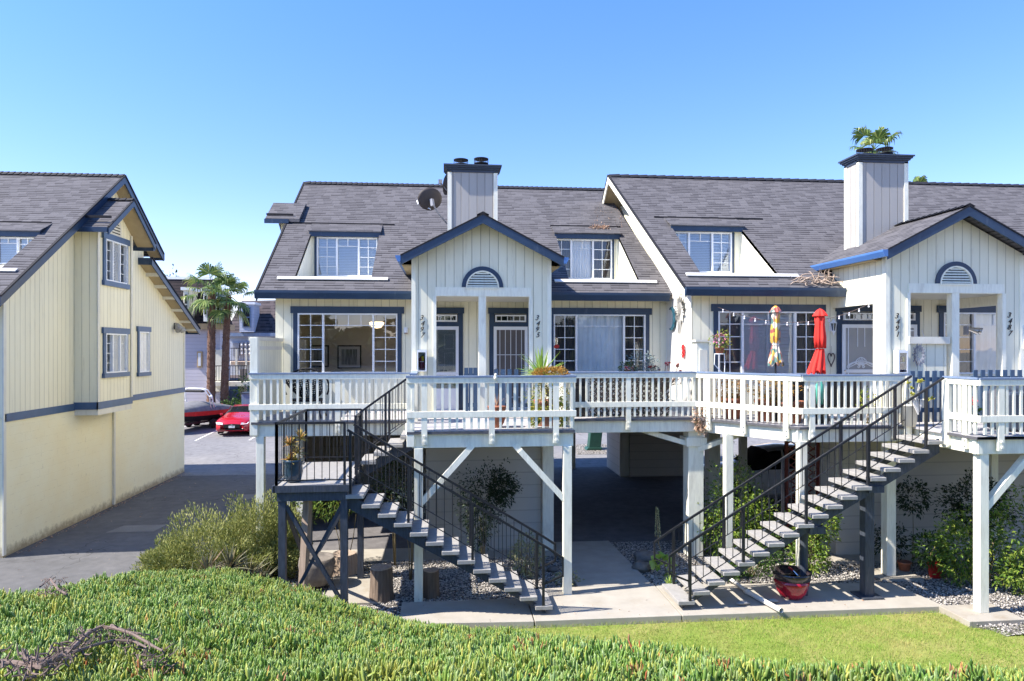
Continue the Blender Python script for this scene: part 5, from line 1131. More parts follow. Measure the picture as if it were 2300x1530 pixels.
pot('plant_pot', 'square grey planter at the top of the right stair', (9.28,12.95,DZ), .14, .44, 'cream_board', [(.13,0),(.16,.4),(.18,.41),(.18,.44),(.14,.44)])
for i, (x, y, s, mt) in enumerate(((6.35,14.75,.24,'terracotta'),(7.25,13.8,.26,'terracotta'),(6.85,14.2,.2,'terracotta'))): pot('plant_pot', ('large terracotta pot behind the angled railing, left of its middle', 'brown flared pot behind the right railing, under the golden succulents', 'medium orange-brown pot between two bigger pots behind the angled railing')[i], (x,y,DZ), s, .46, mt)
for i, (x, y, z, r) in enumerate(((6.35,14.7,4.12,(.36,.22,.26)),(7.0,14.05,4.15,(.5,.3,.26)))): lower('golden_succulent', ('golden-leaved succulent bush behind the angled railing', 'wider golden-orange succulent bush right of its twin, behind the railing')[i], x, y, z, r, 'leaf_orange', 50+i, 1500, (.03,.055), base=(x,y,3.9), Wd=.5, st=(8,.3,.2))
lower('green_houseplant', 'small leafy plant by the railing post near the right stair top', 8.75, 13.5, 3.95, (.2,.18,.25), 'leaf_jade', 54, 260, (.05,.08), base=(8.75,13.5,DZ), st=(4,.3,.1))
lower('dry_vine', 'dry tangled vine hanging over the deck corner left of the angled railing', 5.75, 14.85, 3.45, (.22,.15,.32), 'debris', 55, 420, (.04,.09), base=(5.75,14.85,3.2), st=(10,.4,.18), stem_mat='twig')
t = pot('hanging_basket_pot', 'terracotta pot on a white stand holding trailing flowers', (6.02,14.6,4.92), .10, .15, 'terracotta')
lower('geranium', 'trailing plant with pink and red blooms in the terracotta pot on the stand', 6.05, 14.6, 5.23, (.20,.16,.2), 'leaf_jade', 56, 330, (.04,.07), base=(6.02,14.6,5.05), st=(4,.2,.1))
t = [o for o in C.objects if o.name.startswith('geranium')][0]; foliage('flower', 'petal_pink', t, 57, 40, shell((6.0,14.5,5.28),(.14,.08,.14)), L=(.03,.05), Wd=1)
t = thing('plant_stand', 'white bent-metal plant stand holding the terracotta flower pot', 'stand', (6.02,14.6,DZ)); m = MB()
for s in (-1,1): m.tube([(6.02+s*.11,14.6,4.94),(6.02+s*.12,14.6,4.7),(6.02+s*.02+.1,14.62,4.5),(6.02-s*.08,14.6,4.3),(6.02+s*.12,14.6,DZ)], .010, 6)
m.tube([(6.02+.11*math.cos(i*.5),14.6+.11*math.sin(i*.5),4.93) for i in range(14)], .009, 5); m.build('frame', M['vinyl'], t)
t = thing('red_geranium', 'red flowers in a pot behind the far right railing', 'plant', (10.05,12.3,DZ)); foliage('foliage', 'leaf_green', t, 60, 200, shell((10.05,12.3,3.85),(.18,.15,.2)), L=(.04,.08), Wd=.7); foliage('flower', 'petal', t, 61, 90, shell((9.95,12.2,4.05),(.12,.1,.08)), L=(.03,.05), Wd=1)
pot('blue_pot', 'dark blue glazed pot standing on the left stair landing', (-2.66,12.4,2.70), .17, .40, 'blueglaze', [(.11,0),(.13,.03),(.165,.19),(.15,.30),(.18,.36),(.185,.40),(.15,.40),(.14,.36)])
t = thing('potted_aloe', 'orange-yellow aloe rosettes in the blue pot on the landing', 'plant', (-2.66,12.4,3.05)); m = MB()
for i, (q, l) in enumerate((((-2.71,12.35,3.10),(.12,.22)),((-2.61,12.45,3.20),(.12,.22)),((-2.73,12.4,3.35),(.12,.24)),((-2.53,12.35,3.47),(.12,.24)),((-2.61,12.35,3.05),(.12,.2)))): blades(m, q, 24, l, .034, (15,100), 70+i, .35)
m.build('rosette', M['leaf_aloe'], t); m = MB(); m.tube([(-2.66,12.4,3.03),(-2.61,12.4,3.25),(-2.53,12.35,3.47)], .014, 6); m.build('stem', M['stem'], t)
tr = thing('bowl_planter', 'large red glazed bowl planter with a grey rim on the slab', 'pot', (6.55,12.45,SZ)); m = MB()
m.lathe([(.17,0),(.21,.02),(.27,.12),(.315,.26),(.33,.36)], (6.55,12.45,SZ), 32); m.build('pot_body', M['redglaze'], tr, smooth=True)
m = MB(); m.lathe([(.331,.36),(.345,.44),(.36,.50),(.335,.50),(.30,.40),(.2,.35),(0,.33)], (6.55,12.45,SZ), 32); m.build('rim', M['darkglaze'], tr, smooth=True)
# --- ice plant bank
XT = [-30,-9,-8,-7,-6,-5,-4,-3,-1.7,-.6,1,2,3,5,8,11,20]
YT = [13,12.7,12.6,12.7,13.0,13.2,12.7,11.85,11.45,11.3,11.25,10.7,10.2,9.2,8.2,7.6,7.0]
HT = [.35,.45,.50,.55,.72,.86,1.0,1.15,.86,.5,.30,.22,.2,.2,.2,.2,.2]
def bank(x, y):
    yt = np.interp(x, XT, YT); h = np.interp(x, XT, HT); gz = .2
    t = np.clip((yt-y)/(yt-3.2), 0, 1); z = h+(3.45-h)*t
    z = z+np.where(t > 0, .07*np.sin(x*1.3+y*.7)*np.sin(y*1.1-x*.4)*np.clip(t*4,0,1)*np.clip((1-t)*4,0,1), 0)
    d = np.clip((y-yt)/.8, 0, 1); z = np.where(y > yt, h+(gz-.12-h)*(d*d*(3-2*d)), z)
    return np.where(y < 3.2, 3.45, z)-.15*np.clip((x-.8)/2.2,0,1)*np.clip((yt-y)/2,0,1)
bx = np.arange(-22, 20.01, .35); by = np.arange(1.25,15.6,.25)
sheet('bank', list(bx), list(by), lambda x,y: float(bank(x,y)), ground_mat('bank_soil', (.045,.06,.02), (.10,.07,.04), (.04,.06,.02), 14, 1.2, .95, .8, .03))
sheet('bounce_ground', [-60,-20,0,20,60], [-60,-20,-5,1.25], lambda x,y: 3.28, ground_mat('bounce_pale', (.42,.38,.31), (.36,.33,.27), (.46,.42,.35), 20, 1, .95, .4, .01))  # unseen pale ground added behind the camera to bounce sun onto the facades
def ice_leaves(n, reg, seed, Ls, dry=False, fan=None, zoff=0, clump=None):
    r = np.random.default_rng(seed); pts = []
    while len(pts) < n:
        k = n*2; y = r.uniform(reg[2], reg[3], k); x = r.uniform(reg[0], reg[1], k)
        if fan: ok = (x > fan[0]*y-1.2) & (x < fan[1]*y+1.2)
        else: ok = np.ones(k, bool)
        yt = np.interp(x, XT, YT); ok &= y < yt+.45
        c = np.stack([x[ok], y[ok]], 1); pts = c if len(pts) == 0 else np.concatenate([pts, c])
    pts = pts[:n]
    if clump: pts = np.array([q for q in pts if noise.noise(V((q[0]*2.3, q[1]*2.3, 5.5))) > clump or rnd.random() < .04])
    nb = len(pts); n = nb
        # leaves sprout in small tufts
    nt_ = nb//7; tuft = r.integers(0, nt_, nb); base = pts[tuft]
    x, y = base[:,0], base[:,1]; z = bank(x, y)+zoff
    a = r.uniform(0, 6.283, nb); ti = np.abs(r.normal(0, .55, nb))+.14; base = base+np.stack([np.cos(a), np.sin(a)],1)*(ti*.055)[:,None]; x, y = base[:,0], base[:,1]; z = bank(x, y)+zoff; lean = (r.normal(0,.32,(nt_,2)))[tuft]; tl_ = (r.random(nt_)**2.5*.08)[tuft]; ts_c = r.uniform(.7,1.1,nt_)[tuft]
    hv = np.array([noise.noise(V((float(q[0])*1.1, float(q[1])*1.1, 2.))) for q in pts[:nt_]])[tuft]
    L = r.uniform(Ls[0], Ls[1], nb)*(1+.25*hv)*ts_c; wd = L*r.uniform(.07,.105,nb); lift = np.clip(.01+.05*hv,0,.05)+tl_+r.uniform(-.015,.015,nb)
    d0 = np.stack([np.cos(a)*np.sin(ti)+lean[:,0], np.sin(a)*np.sin(ti)+lean[:,1], np.cos(ti)], 1); d0 /= np.linalg.norm(d0,axis=1)[:,None]; ti2 = ti*.35
    d1 = np.stack([np.cos(a)*np.sin(ti2)+lean[:,0]*.6, np.sin(a)*np.sin(ti2)+lean[:,1]*.6, np.cos(ti2)], 1); d1 /= np.linalg.norm(d1,axis=1)[:,None]
    s = np.stack([-np.sin(a), np.cos(a), np.zeros(nb)], 1); b0 = np.stack([x,y,z+lift-.03],1)
    b1 = b0+d0*(L*.5)[:,None]; b2 = b1+d1*(L*.5)[:,None]
    def ring(c, d, w_):
        nn = np.cross(s, d); return [c+s*w_[:,None], c+nn*(w_*1.1)[:,None]*-1, c-s*w_[:,None], c+nn*(w_*.5)[:,None]]
    rings = ring(b0, d0, wd*.75)+ring(b1, d0, wd)+ring(b0+(b2-b0)*.78, d1, wd*.85); v = np.stack(rings+[b2], 1)      # 13 verts
    f = []
    for k in range(2):
        for j in range(4): f.append((k*4+j, k*4+(j+1)%4, k*4+4+(j+1)%4, k*4+4+j))
    q = np.array(f); tr = np.array([(8+j, 8+(j+1)%4, 12) for j in range(4)])
    base_ = (np.arange(nb)*13)[:,None,None]; return v.reshape(-1,3), (q[None]+base_).reshape(-1,4), (tr[None]+base_).reshape(-1,3)
def mixed_mesh(name, v, quads, tris, mat, smooth=True):
    me = bpy.data.meshes.new(name); me.vertices.add(len(v)); me.vertices.foreach_set('co', v.astype(np.float32).ravel())
    idx = np.concatenate([quads.ravel(), tris.ravel()]).astype(np.int32); me.loops.add(len(idx)); me.loops.foreach_set('vertex_index', idx)
    st = np.concatenate([np.arange(len(quads))*4, len(quads)*4+np.arange(len(tris))*3]).astype(np.int32); me.polygons.add(len(st)); me.polygons.foreach_set('loop_start', st)
    me.update(); finish_mesh(me, mat, smooth, uv=False); o = bpy.data.objects.new(name, me); C.objects.link(o); return o
fan = (-.72, 1.02); sets = [(50000, (-6,8,2.2,4.8), 1, (.06,.10)), (60000, (-9,12,4.6,8), 2, (.065,.11)), (56000, (-10,10,7.6,13.6), 3, (.075,.125))]
vs, qs, ts_ = [], [], []; off = 0
for n, reg, sd, Ls in sets:
    v, q, t_ = ice_leaves(n, reg, sd, Ls, fan=fan); vs.append(v); qs.append(q+off); ts_.append(t_+off); off += len(v)
o = mixed_mesh('ice_plant', np.concatenate(vs), np.concatenate(qs), np.concatenate(ts_), M['leaf_ice'])
tag(o, 'carpet of green fleshy ice plant covering the bank in the foreground', 'ground cover', kind='stuff')
vs, qs, ts_ = [], [], []; off = 0
for n, reg, sd, Ls in [(5200, (-6,8,2.2,4.8), 11, (.045,.08)), (9000, (-10,11,4.4,13.4), 12, (.05,.085))]:
    v, q, t_ = ice_leaves(n, reg, sd, Ls, fan=fan, zoff=.02, clump=.22); vs.append(v); qs.append(q+off); ts_.append(t_+off); off += len(v)
o = mixed_mesh('withered_ice_plant', np.concatenate(vs), np.concatenate(qs), np.concatenate(ts_), M['leaf_icedry']); tag(o, 'scattered red and yellow withered leaves among the ice plant', 'ground cover', kind='stuff')
# --- lawn
sheet('lawn', [.0+.5*i for i in range(36)], [6.3+.35*i for i in range(17)], lambda x,y: .235 if y < (11.8 if x < 9.2 else 11.0) else .19, M['lawn_soil'])
r = np.random.default_rng(5); n = 105000; x = r.uniform(.2, 13.5, n); y = r.uniform(7.2, 11.85, n); pat = np.array([noise.noise(V((float(a)*1.1, float(b)*1.6, 7))) for a, b in zip(x, y)])
ok = (r.random(n) < .92-.5*np.clip(pat,0,.6)) & ~((x > 9.05) & (y > 10.95)) & (y > np.interp(x, XT, YT)-.3); x, y, pat = x[ok], y[ok], pat[ok]; n = len(x)
h = r.uniform(.03,.065,n)*(1-.35*np.clip(pat,0,1)); a = r.uniform(0,6.28,n); bx_ = r.normal(0,.5,n)*h; by_ = r.normal(0,.5,n)*h; wv = .0035
v = np.stack([np.stack([x-wv*np.cos(a),y-wv*np.sin(a),np.full(n,.235)],1), np.stack([x+wv*np.cos(a),y+wv*np.sin(a),np.full(n,.235)],1), np.stack([x+bx_,y+by_,.235+h],1)],1).reshape(-1,3)
o = np_mesh('grass_blades', v, np.arange(n*3).reshape(-1,3), M['grass']); tag(o, 'short lawn grass with dry yellow patches', 'grass', kind='stuff')
# --- far hedge behind the camera that the windows mirror
m_ = leaf_cloud(77, 7000, blob_union([shell((-26+6*i, -24-(i%3)*2, 3.6+.7*((i*7)%4)), (3.6,3,2.0+.8*((i*5)%3)), .6, .4, i) for i in range(10)]), L=(.9,1.6), Wd=.95)
o = np_mesh('distant_trees', m_[0], m_[1], M['leaf_dark']); tag(o, 'mass of trees mirrored in the windows', 'trees', kind='stuff')
# ------------------------------------------------------------------ palms
def frond(m, base, az, el, L, seed, R_=.75):
    """fan palm leaf: petiole then a pleated fan of drooping segments"""
    rr = random.Random(seed); d = V((math.cos(az)*math.cos(el), math.sin(az)*math.cos(el), math.sin(el))); s = V((-math.sin(az), math.cos(az), 0)); hub = V(base)+d*L
    hub.z -= .12*L*(1-abs(math.sin(el))); n = 19
    m.tube([base, V(base)+d*L*.5, hub], [.022,.016,.012], 4)
    nn = s.cross(d)
    for i in range(n):
        a = math.radians(-105+210*i/(n-1)); dd = (d*math.cos(a)+s*math.sin(a)); l = R_*(1-.25*abs(a)/1.9)*rr.uniform(.88,1.08); w_ = .085; sd = dd.cross(nn)
        p0 = hub; p1 = hub+dd*l*.55+nn*.03; p2 = p1+dd*l*.28+V((0,0,-.10*l*rr.uniform(.5,1.6))); p3 = p2+dd*l*.14+V((rr.uniform(-.04,.04),rr.uniform(-.04,.04),-.30*l*rr.uniform(.4,1.7)))
        m.add([p0, p1+sd*w_/2, p1-sd*w_/2, p2+sd*w_*.42, p2-sd*w_*.42, p3, p1+nn*.012], [(0,6,1),(0,2,6),(6,2,4,3),(1,6,3),(3,4,5)])
def palm(label, x, y, z0, zt, r0, r1, nf, L, R_, seed, lean=(0,0), group=None):
    t = thing('palm_tree', label, 'palm tree', (x, y, z0), group); m = MB(); rr = random.Random(seed); n = 26; path = []; rs = []
    for i in range(n+1): q = i/n; path.append((x+lean[0]*q*q, y+lean[1]*q, z0+(zt-z0)*q)); rs.append((r0+(r1-r0)*q)*(1+.05*math.sin(i*2.1)))
    m.tube(path, rs, 14)
    for i in range(int((zt-z0)*46)):                      # old leaf bases
        q = rr.random(); a = rr.uniform(0,6.28); rad = r0+(r1-r0)*q; c = V((x+lean[0]*q*q+math.cos(a)*rad, y+lean[1]*q+math.sin(a)*rad, z0+(zt-z0)*q)); o_ = V((math.cos(a), math.sin(a), .9))
        s = V((-math.sin(a), math.cos(a), 0))*.045; m.add([c-s, c+s, c+o_*.07+V((0,0,.05))], [(0,1,2)])
    m.build('trunk', M['palm_bark'], t); top = V(path[-1]); m = MB()
    for i in range(nf):
        el = math.radians(80-135*(i/nf)**.9+rr.uniform(-8,8)); az = i*2.39996+rr.uniform(-.2,.2); frond(m, top+V((0,0,rr.uniform(-.1,.15))), az, el, L*rr.uniform(.75,1.1), seed*100+i, R_)
    m.build('crown', M['leaf_palm'], t); return t
a = P(474, 900, 41.9); b = P(476, 655, 41.9); palm('taller palm with rough red-brown trunk, left one of the pair behind the cars', a.x, 41.9, .7, b.z, .25, .20, 18, 1.15, .98, 3, (b.x-a.x, 0))
a = P(504, 900, 42.1); b = P(513, 668, 42.1); palm('shorter palm with rough red-brown trunk, right one of the pair behind the cars', a.x, 42.1, .7, b.z, .24, .17, 17, 1.05, .90, 4, (b.x-a.x, 0))
a = P(1962, 330, 30); palm('palm crown rising behind the right chimney', a.x, 30, .5, a.z-.2, .25, .2, 16, .75, .8, 5)
a = P(2056, 412, 34); palm('palm with only its tip showing over the ridge right of the chimney', a.x, 34, .5, a.z-.6, .25, .2, 14, .5, .6, 6)
# small treetop beyond the left house
a = P(386, 640, 60); shrub('distant_tree', 'dark treetop peeking over the far mansard roof', (a.x, 60, a.z-1.6), (1.6,1.2,2.2), 'leaf_dark', 900, (.2,.4), base=(a.x,60,1.2), st=(1,4,.1), seed=90, cat='tree')
# ------------------------------------------------------------------ far buildings
FA = thing('apartment_building', 'grey lap-sided building with dark mansard roof behind the palms on the left', 'building', P(440, 900, 44))
A0, A1 = P(380, 740, 44), P(494, 740, 44); zt = A0.z
m = MB(); m.box(A0.x-6, A1.x, 44, 46, .3, zt); m.build('wall', M['lap_grey'], FA)
m = MB(); m.box(A0.x-6, A1.x+.3, 43.6, 46, zt, zt+.35); m.build('fascia', M['tan_fascia'], FA)
zr = P(440, 622, 44).z; xR = A1.x
m = MB(); m.add([(A0.x-6,43.9,zt+.35),(xR,43.9,zt+.35),(xR-.9,45.2,zr),(A0.x-6,45.2,zr),(A0.x-6,46.6,zt+.35),(xR,46.6,zt+.35),(xR-.6,45.6,zr),(A0.x-6,45.6,zr)], [(0,1,2,3),(1,5,6,2),(5,4,7,6),(3,2,6,7),(4,0,3,7)]); m.build('roof', M['mansard'], FA)
m = MB(); m.box(A0.x-6, xR-.85, 45.1, 45.3, zr-.05, zr+.12); m.build('parapet', M['vinyl'], FA)
def far_dormer(b, px0, px1, pyt, pyb, y, trim, wall_):
    p, q = P(px0, pyt, y), P(px1, pyb, y); m = MB(); m.box(p.x, q.x, y, y+1.6, q.z, p.z); d = m.build('dormer', M[wall_], b)
    m = MB(); m.box(p.x-.12, q.x+.12, y-.12, y+1.6, p.z, p.z+.18); m.build('dormer_roof', M['vinyl'], d)
    w_ = (q.x-p.x); m = MB(); m.box(p.x+w_*.18, q.x-w_*.18, y-.04, y-.003, q.z+.35, p.z-.18); wd = m.build('window', M[trim], d)
    m = MB(); h0, h1 = q.z+.42, p.z-.26; mid = (h0+h1)/2
    for a, c in ((h0, mid-.04), (mid+.04, h1)): m.box(p.x+w_*.27, q.x-w_*.27, y-.06, y-.041, a, c)
    m.build('pane', M['carglass'], wd)
far_dormer(FA, 412, 424, 652, 722, 43.2, 'cream_board', 'cream_board'); far_dormer(FA, 457, 466, 655, 722, 43.3, 'vinyl', 'vinyl'); far_dormer(FA, 484, 497, 660, 725, 43.2, 'vinyl', 'cap_blue')
p, q = P(446, 793, 43.97), P(452, 822, 43.97); m = MB(); m.box(p.x-.07, q.x+.07, 43.9, 43.99, q.z-.1, p.z+.1); d = m.build('narrow_window', M['tan_fascia'], FA); m = MB(); m.box(p.x, q.x, 43.88, 43.899, q.z, p.z); m.build('pane', M['blind'], d)
p = P(499, 862, 43); m = MB(); m.box(xR-.3, xR+2.0, 42.7, 44, P(480,858,43).z-.25, P(480,858,43).z); m.build('balcony_floor', M['cream_board'], FA)
def far_rail(b, x0, x1, y, z, h=1.0, name='balcony_rail', pit=.16):
    m = MB(); m.box(x0, x1, y, y+.04, z+h-.05, z+h); m.box(x0, x1, y, y+.04, z+.05, z+.09); x = x0
    while x < x1: m.box(x, x+.025, y+.005, y+.03, z+.05, z+h); x += pit
    return m.build(name, M['black_metal'], b)
far_rail(FA, xR-.3, xR+2.0, 42.7, P(480,858,43).z)
m = MB(); q = P(488, 800, 43.9); m.box(q.x-.5, q.x+.35, 43.85, 43.98, 2.4, q.z+.4); m.build('porch_panel', M['cream_board'], FA)
FB = thing('apartment_building', 'blue-grey building with shingled mansard roof and outdoor stairs, far behind the gap', 'building', P(560, 900, 54))
B0, B1 = P(515, 752, 54), P(640, 752, 54); zt = B0.z
m = MB(); m.box(B0.x, B1.x+4, 54, 64, .5, zt); m.build('wall', M['lap_blue'], FB)
m = MB(); m.box(B0.x-.2, B1.x+4, 53.6, 54, zt-.12, zt+.14); m.build('fascia', M['cap_blue'], FB)
zr = P(560, 672, 54).z; m = MB(); m.add([(B0.x-.2,53.7,zt+.14),(B1.x+4,53.7,zt+.14),(B1.x+4,56.2,zr+.25),(B0.x+.3,56.2,zr),(B0.x-.2,64,zt),(B1.x+4,64,zt),(B1.x+4,62,zr),(B0.x+.3,62,zr)], [(0,1,2,3),(3,2,6,7),(7,6,5,4),(4,0,3,7),(1,5,6,2)]); m.build('roof', M['tile'], FB)
far_dormer(FB, 538, 570, 684, 746, 53.4, 'cap_blue', 'lap_blue')
for i, (px0, px1, pyt, pyb) in enumerate(((524,538,770,800),(541,548,769,796),(550,557,769,796),(559,566,769,796))):
    p, q = P(px0, pyt, 53.9), P(px1, pyb, 53.9); m = MB(); m.box(p.x, q.x, 53.75, 53.99, q.z, p.z); e = m.build('electric_meter', M['meter'], FB)
    if i:
        m = MB()
        for k in range(3): m.lathe([(0,0),(.07,0),(.07,.05),(0,.06)], (0,0,0), 10) if 0 else m.ball(((p.x+q.x)/2, 53.72, p.z-.2-.33*k), .08, 8)
        m.build_each('meter_dial', M['lamp_glass'], e)
z1_ = P(560, 812, 52).z; q0, q1 = P(506, 812, 52), P(566, 812, 52)
m = MB(); m.box(q0.x, q1.x+1, 50.8, 54, z1_-.22, z1_); m.build('walkway', M['wood_pale'], FB); far_rail(FB, q0.x, q1.x+1, 50.8, z1_, 1.0, 'walkway_rail')
for px in (531, 553): c_ = P(px, 780, 50.7); m = MB(); m.box(c_.x-.06, c_.x+.06, 50.65, 50.77, 1.0, z1_+.9); m.build('walkway_post', M['cream_board'], FB)
s0, s1 = P(530, 848, 46), P(508, 915, 42); m = MB(); w_ = 1.6
m.prism([(s0.x-w_/2, 47.5, s0.z+.1), (s0.x+w_/2, 47.5, s0.z+.1), (s1.x+w_/2+.3, 43.2, .9), (s1.x-w_/2+.3, 43.2, .9)], (0,0,-.25)); m.build('stair_flight', M['brown_metal'], FB)
m = MB(); m.beam((s0.x+w_/2, 47.5, s0.z+.1), (s1.x+w_/2+.3, 43.2, .9), .1, .3); m.beam((s0.x-w_/2, 47.5, s0.z+1.0), (s1.x-w_/2+.3, 43.2, 1.8), .06, .06); m.build('stair_stringer', M['cream_board'], FB)
for px in (543, 551): c_ = P(px, 850, 45); m = MB(); m.box(c_.x-.09, c_.x+.09, 44.9, 45.1, .6, c_.z+.6); m.build('stair_post', M['wood_pale'], FB)
shrub('shrub', 'low green bush by the far stairs, behind the red car', (P(514,905,41.5).x, 41.6, 1.35), (.95,.5,.7), 'leaf_green', 700, (.12,.22), st=None, seed=91)
shrub('shrub', 'green leafy bush under the far walkway by the left deck', (P(553,880,43).x, 43, 2.2), (.7,.5,1.1), 'leaf_green', 700, (.12,.22), base=(P(553,880,43).x,43,.8), st=(5,1.5,.3), seed=92)
bb = P(559, 902, 40); t = thing('utility_cabinet', 'slate blue utility cabinet behind the white car', 'cabinet', (bb.x, 40, .7)); m = MB(); m.box(bb.x-.4, bb.x+1.0, 40, 40.7, .7, bb.z+.45); m.build('cabinet_body', M['cap_blue'], t, bevel=.02); m = MB(); m.box(bb.x-.44, bb.x+1.04, 39.95, 40.75, bb.z+.45, bb.z+.5); m.build('cabinet_lid', M['slate_navy'], t)
rb = P(496, 920, 40.5); t = thing('bollard', 'red-painted post between the boat and the red car', 'bollard', (rb.x, 40.5, .7)); m = MB(); m.tube([(rb.x-.06,40.5,.7),(rb.x+.06,40.5,P(498,912,40.5).z)], .13, 12); m.ball((rb.x+.06,40.5,P(498,912,40.5).z), .13, 10); m.build('post', M['red_paint'], t)
# ------------------------------------------------------------------ cars
def make_car(name, label, cat, loc, rotz, body, scale=1, suv=False, plate=True):
    """front of the car points to -Y"""
    t = thing(name, label, cat, loc, local=True, rotz=rotz)
    # stations: y, half width low, half width belt, z bottom, z belt, z top, half width top
    if suv: st = [(-2.25,.60,.60,.35,.62,.66,.45),(-2.18,.78,.76,.26,.78,.83,.60),(-1.95,.86,.86,.22,.92,.97,.70),(-1.3,.88,.88,.2,.98,1.05,.74),(-.95,.88,.88,.2,1.0,1.12,.74),(-.35,.88,.88,.2,1.02,1.58,.64),(.3,.88,.88,.2,1.03,1.66,.64),(1.2,.88,.88,.2,1.04,1.65,.64),(1.85,.87,.87,.22,1.05,1.52,.62),(2.12,.85,.83,.26,1.04,1.12,.66),(2.2,.78,.76,.35,.9,.95,.6)]
    else: st = [(-2.42,.62,.60,.33,.56,.60,.42),(-2.36,.80,.78,.22,.66,.71,.58),(-2.15,.89,.88,.18,.76,.83,.68),(-1.5,.92,.92,.17,.84,.93,.74),(-.98,.92,.92,.17,.88,.99,.74),(-.62,.92,.92,.17,.90,1.08,.70),(-.05,.92,.92,.17,.91,1.38,.60),(.55,.92,.92,.17,.92,1.44,.58),(1.1,.92,.92,.17,.93,1.38,.57),(1.75,.91,.90,.18,.94,1.12,.62),(2.2,.88,.86,.2,.93,1.02,.66),(2.4,.80,.76,.3,.86,.90,.60)]
    rings = []
    for y, wl, wb, zb, zl, zt, wt in st:
        rings.append([(-wl*.9,y,zb),(-wl,y,zb+.08),(-wb*1.01,y,zb+(zl-zb)*.5),(-wb,y,zl-.05),(-wb*.965,y,zl),(-(wt+(wb-wt)*.0),y,zt-.04),(-wt*.85,y,zt-.005),(-wt*.45,y,zt+.012),(0,y,zt+.018),(wt*.45,y,zt+.012),(wt*.85,y,zt-.005),(wt,y,zt-.04),(wb*.965,y,zl),(wb,y,zl-.05),(wb*1.01,y,zb+(zl-zb)*.5),(wl,y,zb+.08),(wl*.9,y,zb)])
    n = len(rings[0]); m = MB(); m.v = [p for r in rings for p in r]
    gw, gs_ = [], []; ws = (4,5) if suv else (5,) ; rw = (8,) if suv else (8,)
    i0 = 4 if suv else 5; i1 = len(st)-4
    for i in range(len(rings)-1):
        for k in range(n-1):
            f = (i*n+k, i*n+k+1, (i+1)*n+k+1, (i+1)*n+k)
            side = k in (4, 11)
            if side and i0 <= i <= i1: gs_.append(f)
            elif i == i0 and 5 <= k <= 10: gw.append(f)
            elif i == (8 if not suv else 8) and 5 <= k <= 10: gw.append(f)
            else: m.f.append(f)
    m.f.append(tuple(range(n))); m.f.append(tuple((len(rings)-1)*n+k for k in range(n-1,-1,-1))); m.f += [(i*n, (i+1)*n, (i+1)*n+n-1, i*n+n-1) for i in range(len(rings)-1)]
    b = m.build('body', M[body], t, smooth=True)
    for nm, fs in (('windscreen', gw), ('side_window', gs_)):
        q = MB(); q.v = list(m.v); q.f = fs; q.build_each(nm, M['carglass'], t)
    m = MB()
    for s in (-1,1):
        for yy in (-.0,.95): m.beam((s*.915*(.99 if suv else 1),yy+.1,.93),(s*.65,yy+.1,1.42 if not suv else 1.6),.03,.05,(0,1,0))
    m.build('pillar', M[body], b)
    yf = st[0][0]
    m = MB(); m.box(-.42,.42,yf-.02,yf+.2,.40 if not suv else .48,.60 if not suv else .66); m.box(-.62,.62,yf+.0,yf+.2,.27,.37); m.build('grille', M['black'], t, bevel=.02)
    for s in (-1,1):
        m = MB(); m.prism([(s*.46,yf-.03,.58+.06*suv),(s*.80,yf+.02,.61+.08*suv),(s*.87,yf+.18,.70+.1*suv),(s*.48,yf+.02,.68+.08*suv)], (0,.2,.0)); m.build('headlight', M['lamp_glass'], t)
        m = MB(); m.box(s*.9,s*1.06,-.75,-.6,.93,1.05); m.build('mirror', M[body], t, bevel=.03)
        m = MB(); m.box(s*.60,s*.78,st[-1][0]-.1,st[-1][0]+.02,.7,.85); m.build('tail_light', M['red_paint'], t)
        for yy in ((-1.42,1.35) if not suv else (-1.35,1.32)):
            m = MB(); x = s*.80; R_ = .335; pr = [(.20,-.11),(.31,-.11),(R_,-.07),(R_,.07),(.31,.11),(.20,.11)]; q = MB(); q.lathe(pr, (0,0,0), 24); m.v = [(x+p[2], yy+p[0], R_+p[1]) for p in q.v]; m.f = q.f; w_ = m.build('wheel', M['rubber'], t, smooth=True)
            m = MB()
            for k in range(5): a = k*1.2566; c_ = V((x+s*.10, yy, R_)); m.beam(c_, c_+V((0,math.cos(a)*.21,math.sin(a)*.21)), .03, .06, (1,0,0))
            q = MB(); q.lathe([(.19,-.02),(.215,-.02),(.215,.02),(.19,.02)], (0,0,0), 20); m.add([(x+s*.1+p[2], yy+p[0], R_+p[1]) for p in q.v], q.f); m.build('rim', M['chrome'], w_)
            ar = MB(); q = MB(); q.lathe([(.0,-.02),(.385,-.02),(.385,.0),(0,.0)], (0,0,0), 24); ar.add([(s*.915+p[2]*.5, yy+p[0], R_+p[1]+.01) for p in q.v], q.f); ar.build('wheel_arch', M['black'], t)
    if plate: m = MB(); m.box(-.16,.16,yf-.035,yf-.02,.40,.52); m.build('license_plate', M['vinyl'], t)
    m = MB(); m.lathe([(0,0),(.05,0),(.05,.015),(0,.015)], (0,0,0), 12); q = MB(); q.add([(p[0], yf-.03-p[2], .56+p[1]) for p in m.v], m.f); q.build('badge', M['chrome'], t)
    if scale != 1: t.scale = (scale,)*3
    return t
p = P(515, 977, 36.2); make_car('parked_car', 'red sedan parked facing the driveway between boat and left deck', 'car', (p.x, 38.5, .62), .05, 'carred', scale=.94)
p = P(556, 977, 36.4); make_car('parked_car', 'white car mostly hidden behind the left deck post, beside the red sedan', 'car', (p.x+1.0, 38.8, .62), 0, 'carwhite')
p = P(1577, 1085, 21); make_car('parked_suv', 'silver-white suv parked sideways deep in the dark carport', 'car', (p.x+2.3, 21.2, .28), -math.pi/2, 'carwhite', suv=True, plate=False)
